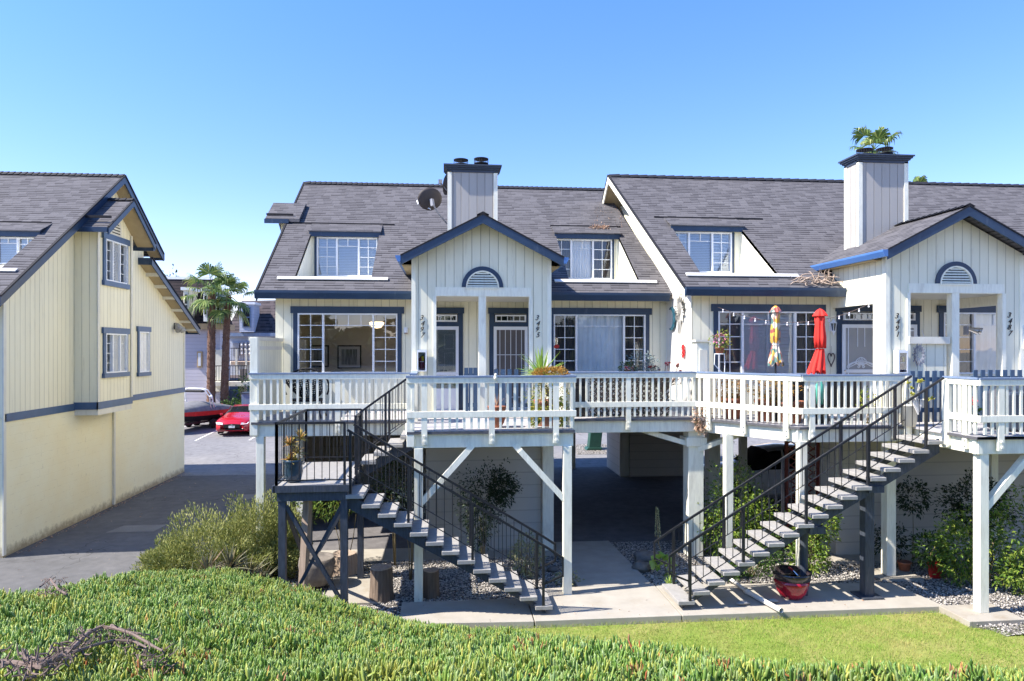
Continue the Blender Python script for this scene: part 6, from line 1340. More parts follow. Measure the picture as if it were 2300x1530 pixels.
# boat on trailer, bow to the camera
bt = thing('speedboat', 'red and black speedboat under a grey cover with a white tower', 'boat', (P(436,985,39).x, 39.1, .66), local=True, rotz=-.36); bt.scale = (.8,.8,.8)
m = MB(); st = [(-3.1,.12,1.22,1.30,1.05),(-2.8,.50,.95,1.34,.9),(-2.2,.85,.75,1.36,.7),(-1.2,1.05,.62,1.34,.55),(0,1.12,.58,1.30,.5),(1.5,1.12,.56,1.26,.48),(2.9,1.05,.6,1.22,.5)]
rg = [[(-w_*.1,y,zk),(-w_*.75,y,zc),(-w_*.97,y,zc+(zg-zc)*.5),(-w_,y,zg),(w_,y,zg),(w_*.97,y,zc+(zg-zc)*.5),(w_*.75,y,zc),(w_*.1,y,zk)] for y, w_, zc, zg, zk in st]
n = 8; m.v = [p for r in rg for p in r]
for nm, ks, mt in (('hull', (0,1,5,6,7), 'black'), ('hull_stripe', (2,4), 'red_paint')):
    q = MB(); q.v = list(m.v); q.f = [(i*n+k, i*n+(k+1)%n, (i+1)*n+(k+1)%n, (i+1)*n+k) for i in range(len(rg)-1) for k in ks]
    if nm == 'hull': q.f += [tuple(range(n)), tuple((len(rg)-1)*n+k for k in range(n-1,-1,-1))]
    q.build(nm, M[mt], bt)
q = MB(); cr = []
for (y, w_, zc, zg, zk), hh in zip(st, (.03,.12,.25,.42,.62,.45,.2)): cr.append([(w_*1.03*math.cos(a), y, zg-.06+(hh+.06)*max(0,math.sin(a))**.8) for a in [math.pi*k/10 for k in range(11)]])
q.v = [p for r in cr for p in r]; q.f = [(i*11+k, i*11+k+1, (i+1)*11+k+1, (i+1)*11+k) for i in range(len(cr)-1) for k in range(10)]; q.build('boat_cover', M['cover_cloth'], bt, smooth=True)
q = MB(); q.ball((0,-1.7,1.66), (.35,.35,.06), 12); q.build('cover_vent', M['black'], bt)
q = MB()
for yy in (0, .28): q.tube([(-1.08,yy+.3,1.3),(-1.1,yy+.1,2.2),(-.9,yy-.1,2.65),(-.6,yy-.15,2.75),(.6,yy-.15,2.75),(.9,yy-.1,2.65),(1.1,yy+.1,2.2),(1.08,yy+.3,1.3)], .04, 8)
for s in (-1,1): q.tube([(s*1.08,.35,1.9),(s*1.05,.9,1.3)], .03, 6); q.tube([(s*1.1,.1,2.2),(s*1.35,.0,2.3),(s*1.35,0,2.05)], .05, 8)
q.build('tower', M['vinyl'], bt, smooth=True); q = MB(); q.box(-.75,.75,-.2,.1,2.5,2.66); q.build('rolled_canopy', M['black'], bt, bevel=.05)
tl = thing('boat_trailer', 'black boat trailer with jockey wheel under the speedboat', 'trailer', bt.location, local=True, rotz=-.36); tl.scale = (.8,.8,.8); q = MB()
for s in (-1,1): q.beam((s*.2,-3.4,.55),(s*.8,-2.0,.5),.08,.12); q.beam((s*.8,-2.0,.5),(s*.8,2.6,.5),.08,.12); q.beam((s*.75,-1.2,.5),(s*.6,-1.2,.85),.07,.07)
q.beam((0,-4.2,.5),(0,-3.3,.55),.1,.12); q.beam((0,-3.3,.55),(0,-3.1,1.25),.08,.08)
for y in (-1.6,0,1.6): q.beam((-.8,y,.45),(.8,y,.45),.08,.08)
q.build('frame', M['black_metal'], tl); q = MB(); q.tube([(-.2,-3.9,.12),(-.2,-3.9,.85)],.04,8); q.ball((-.2,-3.9,.12),.11,10); q.build('jockey_wheel', M['vinyl'], tl)
for s in (-1,1):
    for y in (.6,1.4): q = MB(); w_ = MB(); w_.lathe([(.15,-.1),(.3,-.1),(.33,0),(.3,.1),(.15,.1)], (0,0,0), 20); q.add([(s*1.0+p[2], y+p[0], .33+p[1]) for p in w_.v], w_.f); q.build('wheel', M['rubber'], tl, smooth=True)
# green transformer and rubble beyond the passage
p = P(1333, 1003, 31.5); t = thing('utility_pedestal', 'dark green utility pedestal on the far side of the passage', 'utility box', (p.x, 31.5, .34)); m = MB(); h_ = P(1333, 955, 31.5).z
m.prism([(p.x-.40,31.2,.34),(p.x+.30,31.2,.34),(p.x+.30,31.8,.34),(p.x-.40,31.8,.34)], (0.08,0,.12)); m.prism([(p.x-.26,31.25,.46),(p.x+.30,31.25,.46),(p.x+.30,31.75,.46),(p.x-.26,31.75,.46)], (.10,0,h_-.5)); m.build('pedestal_body', M['green_box'], t, bevel=.02)
m = MB(); m.prism([(p.x-.20,31.22,h_-.08),(p.x+.44,31.22,h_-.08),(p.x+.44,31.78,h_-.08),(p.x-.20,31.78,h_-.08)], (0,0,.08)); m.build('pedestal_lid', M['green_box'], t, bevel=.02)
sheet('sand_patch', [p.x-1, p.x-.3, p.x+1, p.x+2.2], [30.3,31,32,32.8], lambda x,y: G(x,y)+.012, M['gravel'])
# ------------------------------------------------------------------ roof things
sd = thing('satellite_dish', 'brown satellite dish on a bent arm left of the middle chimney', 'satellite dish', (.04, 18.4, 7.5)); c0 = P(967, 448, 17.6); ax = V((-.22,1,.25)).normalized(); ax = V((.15,-1,-.10)).normalized()*-1
def disc(m, c, ax, r, depth, n=28):
    ax = V(ax).normalized(); a = ax.cross(V((0,0,1))).normalized(); b = a.cross(ax); vs = []; fs = []; K = 5
    for i in range(K+1):
        q = i/K
        for k in range(n): t_ = 6.28318*k/n; vs.append(V(c)+a*math.cos(t_)*r*q*1.08+b*math.sin(t_)*r*q*.95+ax*depth*q*q)
    for i in range(K):
        for k in range(n): fs.append((i*n+k, i*n+(k+1)%n, (i+1)*n+(k+1)%n, (i+1)*n+k))
    m.add(vs, fs)
m = MB(); disc(m, c0, (-.35,.85,.35), .30, .06); dsh = m.build('reflector', M['dish'], sd, smooth=True)
sol = dsh.modifiers.new('s', 'SOLIDIFY'); sol.thickness = .012
b0 = c0+V((.06,-.06,-.08)); e_ = P(1004, 503, 17.75); m = MB(); m.tube([b0, b0+V((.04,.02,-.12)), P(985,480,17.7), e_], .022, 8); m.build('mast', M['meter'], sd, smooth=True)
m = MB(); m.beam(c0+V((.03,-.04,.0)), b0+V((0,0,-.1)), .09, .07); m.build('bracket', M['meter'], sd)
m = MB(); m.tube([c0+V((0,.0,-.25)), c0+V((-.30,.45,-.02))], .012, 6); m.tube([c0+V((-.30,.42,-.04)),c0+V((-.34,.5,.06))],.04,8); m.build('feed_arm', M['vinyl'], sd)
sd2 = thing('satellite_dish', 'second satellite dish mostly hidden behind the middle chimney, its horn showing at the ridge', 'satellite dish', (.1, 18.6, 8.3)); m = MB(); c1 = P(1008, 415, 18.3); disc(m, c1, (-.9,.3,.2), .3, .05); m.build('reflector', M['dish'], sd2, smooth=True)
m = MB(); q = P(989, 410, 18.0); m.tube([q, P(1003,428,18.2)], .015, 6); m.box(q.x-.05, q.x+.05, 17.95, 18.05, q.z-.03, q.z+.07); m.build('feed_horn', M['meter'], sd2)
m = MB(); m.tube([c1, c1+V((.02,.1,-.9))], .02, 6); m.build('mast', M['meter'], sd2)
def debris(name, label, cen, rad, n, seed, L=(.05,.14), fn=None):
    o = foliage(name, 'debris', None, seed, n, fn or shell(cen, rad, .1, .2, seed), L=L, Wd=.35, up=0, droop=.1); return tag(o, label, 'debris', kind='stuff')
def on_roof(px, py, ye, dz=.02):
    u = (px-1150)/F; v = (HY-py)/F; c = ca-u*sa; t_ = (6.44-SL*ye-EZ)/(v-SL*c); return V((t_*(sa+u*ca), t_*c, EZ+t_*v+dz))
q = on_roof(1347, 516, 17.0); debris('leaf_litter', 'pile of orange dry leaves above the right window of the middle roof', (q.x,q.y,q.z+.03), (.34,.1,.07), 500, 95, (.03,.08))
def fl_(r): q = on_roof(r.uniform(1335,1400), r.uniform(462,512), 17.0, .015); return q, (0,0,1)
debris('leaf_litter', 'sparse tan leaf litter scattered on the roof by the sunlit end wall', None, None, 60, 96, (.03,.07), fl_)
q = on_roof(1830, 641, 15.2); t = thing('palm_debris', 'tangle of dried palm strips caught on the eave near the right porch', 'debris', q); m = MB(); rr = random.Random(9)
for i in range(46):
    a = q+V((rr.uniform(-.42,.5), rr.uniform(-.15,.15), rr.uniform(0,.12))); pts = [a]; d = V((rr.uniform(-1,1), rr.uniform(-.4,.4), rr.uniform(-.1,.8))).normalized()
    for k in range(5): a = a+d*rr.uniform(.05,.10); d = (d+V((rr.uniform(-.6,.6), rr.uniform(-.3,.3), rr.uniform(-.7,.2)))).normalized(); a.z = max(a.z, q.z-.05); pts.append(a)
    m.tube(pts, [.008,.012,.014,.012,.008,.004], 4)
m.build('strips', M['wood_pale'], t)
# ------------------------------------------------------------------ wall decorations
XW = 5.77
c0 = PX(1528, 694, XW-.03); t = thing('sun_ornament', 'pale metal sun face ornament on the white sunlit end wall', 'wall ornament', c0); m = MB()
m.ball(c0, (.03,.17,.17), 16); m.build('face', M['sun_metal'], t, smooth=True); m = MB()
for i in range(26):
    a = i*2*math.pi/26; l = .40 if i % 2 else .33; d = V((0, math.cos(a), math.sin(a))); s = V((0,-math.sin(a), math.cos(a))); b0 = c0+d*.16; w_ = .03
    m.add([b0-s*w_+V((-.02,0,0)), b0+s*w_, c0+d*l*.7+s*w_*1.2+V((-.05,0,0)), c0+d*l+V((-.02,0,0))+s*.02*(-1)**i, c0+d*l*.7-s*w_*.6], [(0,1,2,4),(4,2,3)])
for k in range(4): d = V((0,.05*(k-1.5),-1)); m.tube([c0+V((-.02,.05*(k-1.5),-.3)), c0+V((-.04,.06*(k-1.5),-.62-.06*(k%2)))], [.02,.005], 5)
m.build('ray', M['sun_metal'], t)
c0 = PX(1511, 716, XW-.03); t = thing('moon_ornament', 'teal crescent moon ornament left of the metal sun', 'wall ornament', c0); m = MB(); pts = []
for i in range(15): a = math.radians(68+(360-136)*i/14); pts.append(((c0.x, c0.y+.05+.30*math.cos(a), c0.z+.30*math.sin(a)), i))
inn = [(c0.x, c0.y+.14+.24*math.cos(a), c0.z+.245*math.sin(a)) for a in [math.radians(75+(360-150)*i/14) for i in range(15)]]
for i in range(14): m.prism([pts[i][0], pts[i+1][0], inn[i+1], inn[i]], (-.03,0,0))
m.build('crescent', M['moon_metal'], t)
c0 = PX(1536, 785, XW-.03); t = thing('chili_ornament', 'red chili string hanging low on the white sunlit end wall', 'wall ornament', c0); m = MB(); rr = random.Random(2)
for i in range(40): q = c0+V((-.02*rr.random(), rr.uniform(-.06,.06), rr.uniform(-.15,.13))); m.tube([q, q+V((-.02, rr.uniform(-.06,.06), -.09))], [.014,.003], 5)
m.build('chili', M['petal'], t); m = MB(); m.tube([c0+V((0,0,.13)), c0+V((0,0,.28))], .004, 4); m.build('string', M['twig'], t)
# wreath on half wall
c0 = P(2061, 798, 13.58); t = thing('wreath', 'dark metallic wreath on the half wall of the right porch', 'wreath', c0); m = MB()
for i in range(5): 
    for k in range(10): a = k*.628+i*.3; r_ = .045+.022*i; q = c0+V((math.cos(a)*r_*.75, -.02-.012*(4-i), math.sin(a)*r_*1.25)); m.add([q, q+V((math.cos(a+.5)*.05*.8, -.01, math.sin(a+.5)*.06)), q+V((math.cos(a)*.085*.75, -.025, math.sin(a)*.1)), q+V((math.cos(a-.5)*.05*.8, -.01, math.sin(a-.5)*.06))], [(0,1,2,3)])
m.build('petals', M['meter'], t); m = MB(); m.tube([c0+V((.03+math.cos(a)*.10, .0, math.sin(a)*.19)) for a in [i*.3 for i in range(22)]], .018, 6); m.build('ring', M['black_metal'], t)
# heart ornament beside the right door
c0 = P(1867, 806, 15.60); t = thing('heart_ornament', 'dark metal heart hanging beside the fan door', 'wall ornament', c0); m = MB(); m.tube([c0+V((.085*math.sin(a)**3*1.0, 0, .011*(13*math.cos(a)-5*math.cos(2*a)-2*math.cos(3*a)-math.cos(4*a)))) for a in [i*2*math.pi/24 for i in range(25)]], .014, 6); m.build('heart', M['brown_metal'], t); m = MB(); m.tube([c0+V((0,0,.08)), c0+V((0,0,.30))], .004, 4); m.build('wire', M['twig'], t)
# lanterns
def lantern(label, c0):
    t = thing('wall_lantern', label, 'lamp', c0); m = MB(); m.box(c0.x-.04,c0.x+.04,c0.y-.03,c0.y,c0.z-.10,c0.z+.12); m.tube([c0+V((0,0,.08)), c0+V((0,-.08,.14)), c0+V((0,-.12,.10))], .012, 6); m.lathe([(.0,.20),(.02,.17),(.075,.10),(.085,.09)], c0+V((0,-.12,0)), 8); m.lathe([(.045,-.09),(.05,-.10),(.02,-.15),(.008,-.20),(0,-.2)], c0+V((0,-.12,0)), 8)
    for k in range(6): a = k*math.pi/3; m.tube([c0+V((math.cos(a)*.045,-.12+math.sin(a)*.045,-.10)), c0+V((math.cos(a)*.078,-.12+math.sin(a)*.078,.09))], .006, 4)
    m.build('lantern_frame', M['vinyl'], t); m = MB(); m.lathe([(.04,-.09),(.07,.085)], c0+V((0,-.12,0)), 8); m.build('glass', M['glass_dark'], t)
lantern('white coach lantern on the wall left of the fan door', P(1866, 735, 15.64)+V((0,0,0)))
c0 = P(912, 742, 17.5); t = thing('wall_light', 'small white cylinder wall light right of the large left window', 'lamp', c0); m = MB(); m.tube([c0+V((0,-.06,-.06)), c0+V((0,-.06,.07))], .055, 14); m.box(c0.x-.02,c0.x+.02,c0.y-.05,c0.y,c0.z-.03,c0.z+.04); m.build('lamp_body', M['vinyl'], t); m = MB(); m.tube([c0+V((0,-.06,-.095)), c0+V((0,-.06,-.062))], .04, 12); m.build('lamp_lens', M['wood_pale'], t)
c0 = P(2178, 742, 14.6); t = thing('flood_light', 'silver twin spotlight inside the right porch', 'lamp', c0); m = MB(); m.box(c0.x-.06,c0.x-.02,c0.y,c0.y+.12,c0.z-.1,c0.z+.1); m.build('base', M['meter'], t)
for d in (0,.09): m = MB(); m.tube([c0+V((-.02+d,0,.03)), c0+V((.12+d,-.1,-.03))], [.04,.085], 14); m.build('lamp_head', M['chrome'], t)
# fire extinguisher cabinets
def cabinet(label, x, y, z, s=1):
    t = thing('extinguisher_cabinet', label, 'extinguisher cabinet', (x, y, z), 'extinguisher cabinets on the porch columns'); w_, h_, d = .21, .48, .16; m = MB()
    m.box(x-w_/2,x+w_/2,y-.02,y,z,z+h_); m.box(x-w_/2,x-w_/2+.012,y-d,y-.02,z,z+h_); m.box(x+w_/2-.012,x+w_/2,y-d,y-.02,z,z+h_); m.box(x-w_/2+.012,x+w_/2-.012,y-d,y-.02,z,z+.015); m.box(x-w_/2+.012,x+w_/2-.012,y-d,y-.02,z+h_-.015,z+h_)
    for a,c,e,f in ((-w_/2,w_/2,h_-.055,h_),(-w_/2,w_/2,0,.02),(-w_/2,-w_/2+.025,.02,h_-.055),(w_/2-.025,w_/2,.02,h_-.055)): m.box(x+a,x+c,y-d-.012,y-d-.001,z+e,z+f)
    m.build('cabinet_box', M['vinyl'], t); m = MB(); m.box(x-w_/2+.025,x+w_/2-.025,y-d-.006,y-d-.004,z+.02,z+h_-.055); m.build('door_glass', M['glass'], t)
    e = MB(); e.lathe([(.055,0),(.058,.02),(.058,.25),(.03,.30),(.02,.31)], (x,y-.09,z+.03), 16); ex = e.build('extinguisher', M['extinguisher'], t, smooth=True); e = MB(); e.tube([(x,y-.09,z+.34),(x+.05,y-.1,z+.37)],.012,6); e.tube([(x-.01,y-.09,z+.35),(x-.06,y-.1,z+.28),(x-.06,y-.1,z+.1)],.009,6); e.build('valve', M['black'], ex)
    m = MB(); m.box(x-.005,x+.045,y-.155,y-.152,z+.24,z+.34); m.build('inspection_tag', M['yellow'], ex); m = MB(); m.box(x-.05,x+.045,y-.152,y-.150,z+.21,z+.225); m.build('label_strip', M['signwhite'], ex)
c0 = P(948, 834, 15.47); cabinet('white extinguisher cabinet on the middle porch, left of its glazed storm door', c0.x, 15.475, c0.z)
c0 = P(2019, 838, 13.6); cabinet('white extinguisher cabinet between the fan door and the wreath', c0.x, 13.63, c0.z)
c0 = P(2303, 800, 13.6); cabinet('white extinguisher cabinet cut off at the right edge of the picture', c0.x+.08, 13.63, 5.05)
# beware sign in the window
c0 = P(1416, 829, 17.44); t = thing('window_sign', 'small dark red sign with white letters at the lower window corner', 'sign', c0); m = MB(); m.box(c0.x-.17,c0.x+.17,17.40,17.41,c0.z-.07,c0.z+.08); m.build('sign_board', M['signred'], t); text_mesh('BEWARE OF DOG', .046, 0, .003, M['signwhite'], t, 'lettering', (c0.x, 17.397, c0.z))
m = MB()
for a in ((-.17,.17,.074,.08),(-.17,.17,-.07,-.064),(-.17,-.164,-.07,.08),(.164,.17,-.07,.08)): m.box(c0.x+a[0],c0.x+a[1],17.396,17.399,c0.z+a[2],c0.z+a[3])
m.build('sign_border', M['signwhite'], t)
c0 = P(1250, 772, 16.9); t = thing('hummingbird_feeder', 'clear feeder with red nectar hanging by the number 3495 window', 'feeder', c0); m = MB(); m.lathe([(.04,-.02),(.04,.14),(.02,.16)], c0, 14); m.build('bottle', M['glass'], t); m = MB(); m.lathe([(.0,-.12),(.06,-.11),(.07,-.06),(.042,-.03),(.0,-.02)], c0, 14); m.build('feeder_base', M['red_paint'], t); m = MB(); m.tube([c0+V((0,0,.16)), c0+V((0,.0,.45)), c0+V((-.1,.5,.5))], .005, 4); m.build('hanger', M['black_metal'], t)
# security camera bump on the front railing, bird figure
c0 = P(1113, 850, 12.95); t = thing('railing_ornament', 'small white figurine perched on the front railing cap', 'figurine', (c0.x,12.97,4.40)); m = MB(); m.ball((c0.x,12.93,4.50),(.035,.04,.05),10); m.ball((c0.x,12.90,4.56),(.024,.03,.026),8); m.ball((c0.x+.03,12.95,4.44),(.02,.05,.02),8); m.build('figurine_body', M['white'], t, smooth=True)
c0 = P(916, 962, 13.1); t = thing('stair_light', 'white cylinder lamp hanging at the top of the left stair', 'lamp', c0); m = MB(); m.tube([c0+V((0,0,-.11)), c0+V((0,0,.09))], .045, 14); m.box(c0.x-.01, c0.x+.09, c0.y-.01, c0.y+.01, c0.z+.09, c0.z+.11); m.build('lamp_body', M['vinyl'], t)
# ------------------------------------------------------------------ umbrellas
def umbrella(label, x, y, ztop, zbot, rmax, matn, skirt, seed, lean=0, group=None):
    t = thing('patio_umbrella', label, 'umbrella', (x, y, DZ)); m = MB(); m.tube([(x,y,DZ+.02),(x,y,ztop+.04)], .02, 10); m.build('pole', M['black_metal'], t)
    m = MB(); m.lathe([(.24,0),(.24,.05),(.05,.09),(.03,.2)], (x,y,DZ), 24); m.build('umbrella_base', M['black_metal'], t)
    n = 64; h = ztop-zbot; prof = [(0,.02),(.02,.35),(.07,.55),(.14,.70),(.25,.62),(.45,.78),(.62,.74),(skirt,.50),(skirt+.04,.58),(.88,1.0),(1.0,1.22)]; vs = []; fs = []; rr = random.Random(seed); ph = rr.uniform(0,6)
    for i, (q, k) in enumerate(prof):
        for j in range(n):
            a = 2*math.pi*j/n; fl = 1+.16*min(1,q*4)*math.cos(8*a+ph+q*1.2)+.07*math.cos(5*a+q*6+ph); r_ = rmax*k*fl*.62; vs.append((x+r_*math.cos(a)+lean*max(0,q-skirt)*h, y+r_*math.sin(a), ztop-q*h-(.05*math.cos(8*a+ph) if q > .95 else 0)))
    for i in range(len(prof)-1):
        for j in range(n): fs.append((i*n+j, i*n+(j+1)%n, (i+1)*n+(j+1)%n, (i+1)*n+j))
    m = MB(); m.add(vs, fs); m.build('canopy', M[matn], t, smooth=True)
    m = MB(); vs = []; fs = []                                   # top vent flap
    for i, (q, k) in enumerate(((-.005,.1),(.03,.55),(.10,.98),(.115,1.02))):
        for j in range(n): a = 2*math.pi*j/n; r_ = rmax*k*.62*(1+.12*math.cos(8*a)); vs.append((x+r_*math.cos(a), y+r_*math.sin(a), ztop-q*h+.01))
    for i in range(3):
        for j in range(n): fs.append((i*n+j, i*n+(j+1)%n, (i+1)*n+(j+1)%n, (i+1)*n+j))
    m.add(vs, fs); m.build('vent_flap', M[matn], t, smooth=True)
    zt = ztop-skirt*h; m = MB(); m.tube([(x+rmax*.36*math.cos(a), y+rmax*.36*math.sin(a), zt) for a in [i*.35 for i in range(19)]], .008, 5); m.build('tie_strap', M['signwhite'], t); return t
mm_, nt_, b_, N_, L_ = nmat('patchwork'); setp(b_, .8)
g_ = N_('ShaderNodeNewGeometry').outputs['Position']; vr = N_('ShaderNodeTexVoronoi'); vr.inputs['Scale'].default_value = 8.5; L_(scalevec(N_, L_, g_, (1.7,1.0,1)), vr.inputs['Vector']); sp_ = N_('ShaderNodeSeparateColor'); L_(vr.outputs['Color'], sp_.inputs[0])
L_(ramp_(N_, L_, sp_.outputs[0], [(0,(.10,.19,.17)),(.16,(.60,.54,.44)),(.34,(.62,.33,.05)),(.50,(.36,.10,.08)),(.62,(.62,.42,.08)),(.78,(.50,.24,.15)),(.92,(.16,.10,.15))], 'CONSTANT'), b_.inputs['Base Color']); M['patchwork'] = mm_
a, b = P(1742, 688, 14.5), P(1742, 818, 14.5); umbrella('closed patio umbrella in a patchwork of yellow, teal and orange', a.x, 14.5, a.z, b.z, .20, 'patchwork', .66, 1)
a, b = P(1842, 695, 14.1), P(1842, 836, 14.1); umbrella('closed bright red patio umbrella right of the patchwork one', a.x, 14.1, a.z, b.z, .23, 'red_cloth', .62, 2, -.18)
# string lights
sa_, sb_, sc_ = P(1612, 690, 15.1), P(1792, 724, 14.3), P(1962, 677, 13.9); t = thing('string_lights', 'string of clear bulbs sagging across the right deck to the porch', 'string lights', sa_); pts = []
for i in range(31):
    q = i/30; pts.append(sa_*(1-q)**2+(sb_*2-(sa_+sc_)*.5)*2*q*(1-q)+sc_*q*q)
m = MB(); m.tube(pts, .005, 4); m.build('cable', M['twig'], t)
for i in range(1, 30, 2): m = MB(); m.tube([pts[i], pts[i]+V((0,0,-.04))], .012, 6); m.ball(pts[i]+V((0,0,-.06)), .021, 8); m.build('bulb', M['lamp_glass'], t, smooth=True)
# ------------------------------------------------------------------ furniture and other things on the decks
def net(m, f, nu, nv, r):
    for i in range(nu+1): m.tube([f(i/nu, (j)/8) for j in range(9)], r, 4, False)
    for j in range(nv+1): m.tube([f(i/10, j/nv) for i in range(11)], r, 4, False)
t = thing('wicker_chair', 'black woven round-backed chair behind the left railing', 'chair', (-3.1,15.9,DZ)); m = MB()
def back(u, v): a = (u-.5)*2.4; r_ = .45*(math.sin(math.pi*min(.98,max(.02,v))*.5+.0)**.5); return V((-3.1+math.sin(a)*r_*1.05-.10*v, 16.1-math.cos(a)*.25+.22*(1-v), DZ+.35+.72*(1-v*.9) if 0 else DZ+.38+.68*v*(1-.25*abs(u-.5)*2)))
net(m, back, 16, 14, .011)
for k in range(90): u, v = rnd.random(), rnd.random(); m.tube([back(u,v), back(min(1,u+rnd.uniform(-.1,.1)), min(1,v+rnd.uniform(-.12,.12)))], .012, 4)
m.build('backrest', M['wicker'], t); m = MB(); m.lathe([(0,.36),(.36,.38),(.38,.42),(.0,.44)], (-3.1,15.9,DZ), 20); m.build('seat', M['wicker'], t)
m = MB(); m.tube([(-3.1-.5*math.cos(a)-.05, 16.05, DZ+.68+.42*math.sin(a)) for a in [math.radians(-25+230*i/20) for i in range(21)]], .022, 8); m.build('rim', M['wicker'], t)
for sx, sy in ((-.25,-.22),(.25,-.22),(-.25,.25),(.25,.25)): m = MB(); m.tube([(-3.1+sx,15.9+sy,DZ+.37),(-3.1+sx*1.4,15.9+sy*1.4,DZ)], .018, 6); m.build('leg', M['wicker'], t)
def woven(label, cx, cy, w_, h_, d=.5):
    t = thing('patio_chair', label, 'chair', (cx,cy,DZ)); m = MB(); m.box(cx-w_/2,cx+w_/2,cy-.03,cy+.03,DZ+.3,DZ+h_); m.build('backrest', M['wicker'], t, bevel=.02)
    m = MB(); m.box(cx-w_/2,cx+w_/2,cy+.03,cy+d,DZ+.36,DZ+.43); m.build('seat', M['wicker'], t)
    for sx in (-1,1):
        m = MB(); m.box(cx+sx*w_/2-.02,cx+sx*w_/2+.02,cy-.03,cy+d,DZ+.62,DZ+.65); m.build('armrest', M['wicker'], t)
        for y in (cy, cy+d): m = MB(); m.box(cx+sx*w_/2-.02,cx+sx*w_/2+.02,y-.02,y+.02,DZ,DZ+.62); m.build('leg', M['wicker'], t)
woven('dark woven patio chair behind the right railing, left of the patio table', 7.35, 14.0, .62, .92); woven('dark woven patio chair in front of the fan door', 8.55, 14.0, .78, .97)
t = thing('patio_table', 'dark patio table between the two woven chairs', 'table', (7.95,14.6,DZ)); m = MB(); m.lathe([(.45,0),(.45,.03),(0,.04)], (7.95,14.6,DZ+.68), 28); m.build('tabletop', M['blind'], t)
for a in (.7,2.3,3.9,5.5): m = MB(); m.tube([(7.95+.1*math.cos(a),14.6+.1*math.sin(a),DZ+.68),(7.95+.35*math.cos(a),14.6+.35*math.sin(a),DZ)], .018, 6); m.build('leg', M['black_metal'], t)
c0 = P(1841, 875, 13.6); t = thing('watering_jug', 'teal translucent jug standing behind the right railing', 'jug', (c0.x,13.6,DZ)); m = MB(); m.lathe([(.07,.0),(.08,.4),(.05,.45),(.03,.5)], (c0.x,13.6,DZ+.4), 14); m.build('jug_body', M['teal'], t, smooth=True); m = MB(); m.box(c0.x-.14,c0.x+.14,13.5,13.75,DZ,DZ+.39); m.build('stand_block', M['black'], t)
t = thing('lattice_screen', 'dark diagonal lattice screen behind the railing under the number 3495 window', 'lattice', (4.2,15.3,DZ)); m = MB()
x = 3.35
while x < 5.1:
    for s in (-1,1):
        z = DZ+.04
        while z < DZ+.86: m.beam((x, 15.22+.012*s, z), (x+.11*s, 15.22+.012*s, min(z+.11, DZ+.88)), .028, .008, (0,1,0)); s = -s; z += .11; x0_ = x
    x += .11
m.build('lattice', M['brown_metal'], t); m = MB(); m.box(3.3,5.15,15.24,15.26,DZ+.0,DZ+.9) if 0 else m.box(3.3,5.15,15.2,15.24,DZ+.86,DZ+.9); m.build('lattice_frame', M['brown_metal'], t)
o = foliage('jasmine_hedge', 'leaf_dark', None, 97, 2600, lambda r: (np.array((r.uniform(3.3,5.15), r.uniform(15.3,15.6), r.uniform(DZ+.02,DZ+.85))), r.normal(0,1,3)), L=(.03,.07), Wd=.5); tag(o, 'dark leafy hedge growing behind the diagonal lattice screen', 'hedge')
t = thing('barbecue', 'black covered barbecue behind the left end of the lattice railing', 'barbecue', (2.95,15.5,DZ)); m = MB(); m.box(2.7,3.25,15.4,15.9,DZ+.02,DZ+.7); m.build('grill_body', M['black'], t, bevel=.05); m = MB(); m.tube([(2.7,15.65,DZ+.72),(3.25,15.65,DZ+.72)], .22, 16); m.build('grill_lid', M['black'], t, smooth=True)
t = thing('barbecue', 'black covered grill behind the far right railing', 'barbecue', (10.8,12.0,DZ)); m = MB(); m.box(10.45,11.4,11.8,12.4,DZ+.02,DZ+.75); m.build('grill_body', M['slate_navy'], t, bevel=.06); m = MB(); m.tube([(10.5,12.1,DZ+.78),(11.35,12.1,DZ+.78)], .2, 16); m.build('grill_lid', M['slate_navy'], t, smooth=True)
t = thing('draped_cloth', 'grey cloth draped beside the right grill', 'cloth', (10.2,11.9,DZ)); m = MB(); m.add([(10.25+.05*math.sin(i*1.3)+.05*i, 12.0+.04*math.cos(i*1.9), DZ+.8-(.25+.05*math.sin(i))*k) for i in range(7) for k in range(3)], [(i*3+k,(i+1)*3+k,(i+1)*3+k+1,i*3+k+1) for i in range(6) for k in range(2)]); m.build('cloth', M['cover_cloth'], t, smooth=True)
# ------------------------------------------------------------------ ground clutter
def stump(label, c, r, h, mat, seed, split=False):
    t = thing('log_stump', label, 'log', c); m = MB(); rr = random.Random(seed); ph = rr.uniform(0,6)
    m.lathe([(r*1.08,0),(r*1.0,h*.3),(r*.95,h*.8),(r*.93,h*.98)], c, 22, lambda a, z: 1+.06*math.sin(3*a+ph)+.03*math.sin(7*a+z*4)); m.build('log', M[mat], t, smooth=False)
    m = MB(); m.lathe([(0,h+.004),(r*.9,h+.002),(r*.93,h*.98)], c, 22, lambda a, z: 1+.06*math.sin(3*a+ph)); m.build('cut_face', M['wood_pale'], t); return t
stump('dark split log standing on the gravel left of the front deck post', (-1.22,13.25,GZ), .22, .62, 'wood', 1); stump('short dark log standing right of the front deck post', (-.27,13.3,GZ), .16, .52, 'wood', 2); stump('pale weathered log behind the tipped clay pot', (-2.15,14.9,GZ), .27, .42, 'wood_pale', 3)
t = pot('clay_pot', 'grey-sided clay pot full of soil under the left landing', (-2.55,14.0,GZ+.1), .33, .52, 'rock', [(.24,0),(.32,.18),(.36,.38),(.34,.52),(.31,.52),(.3,.48)])
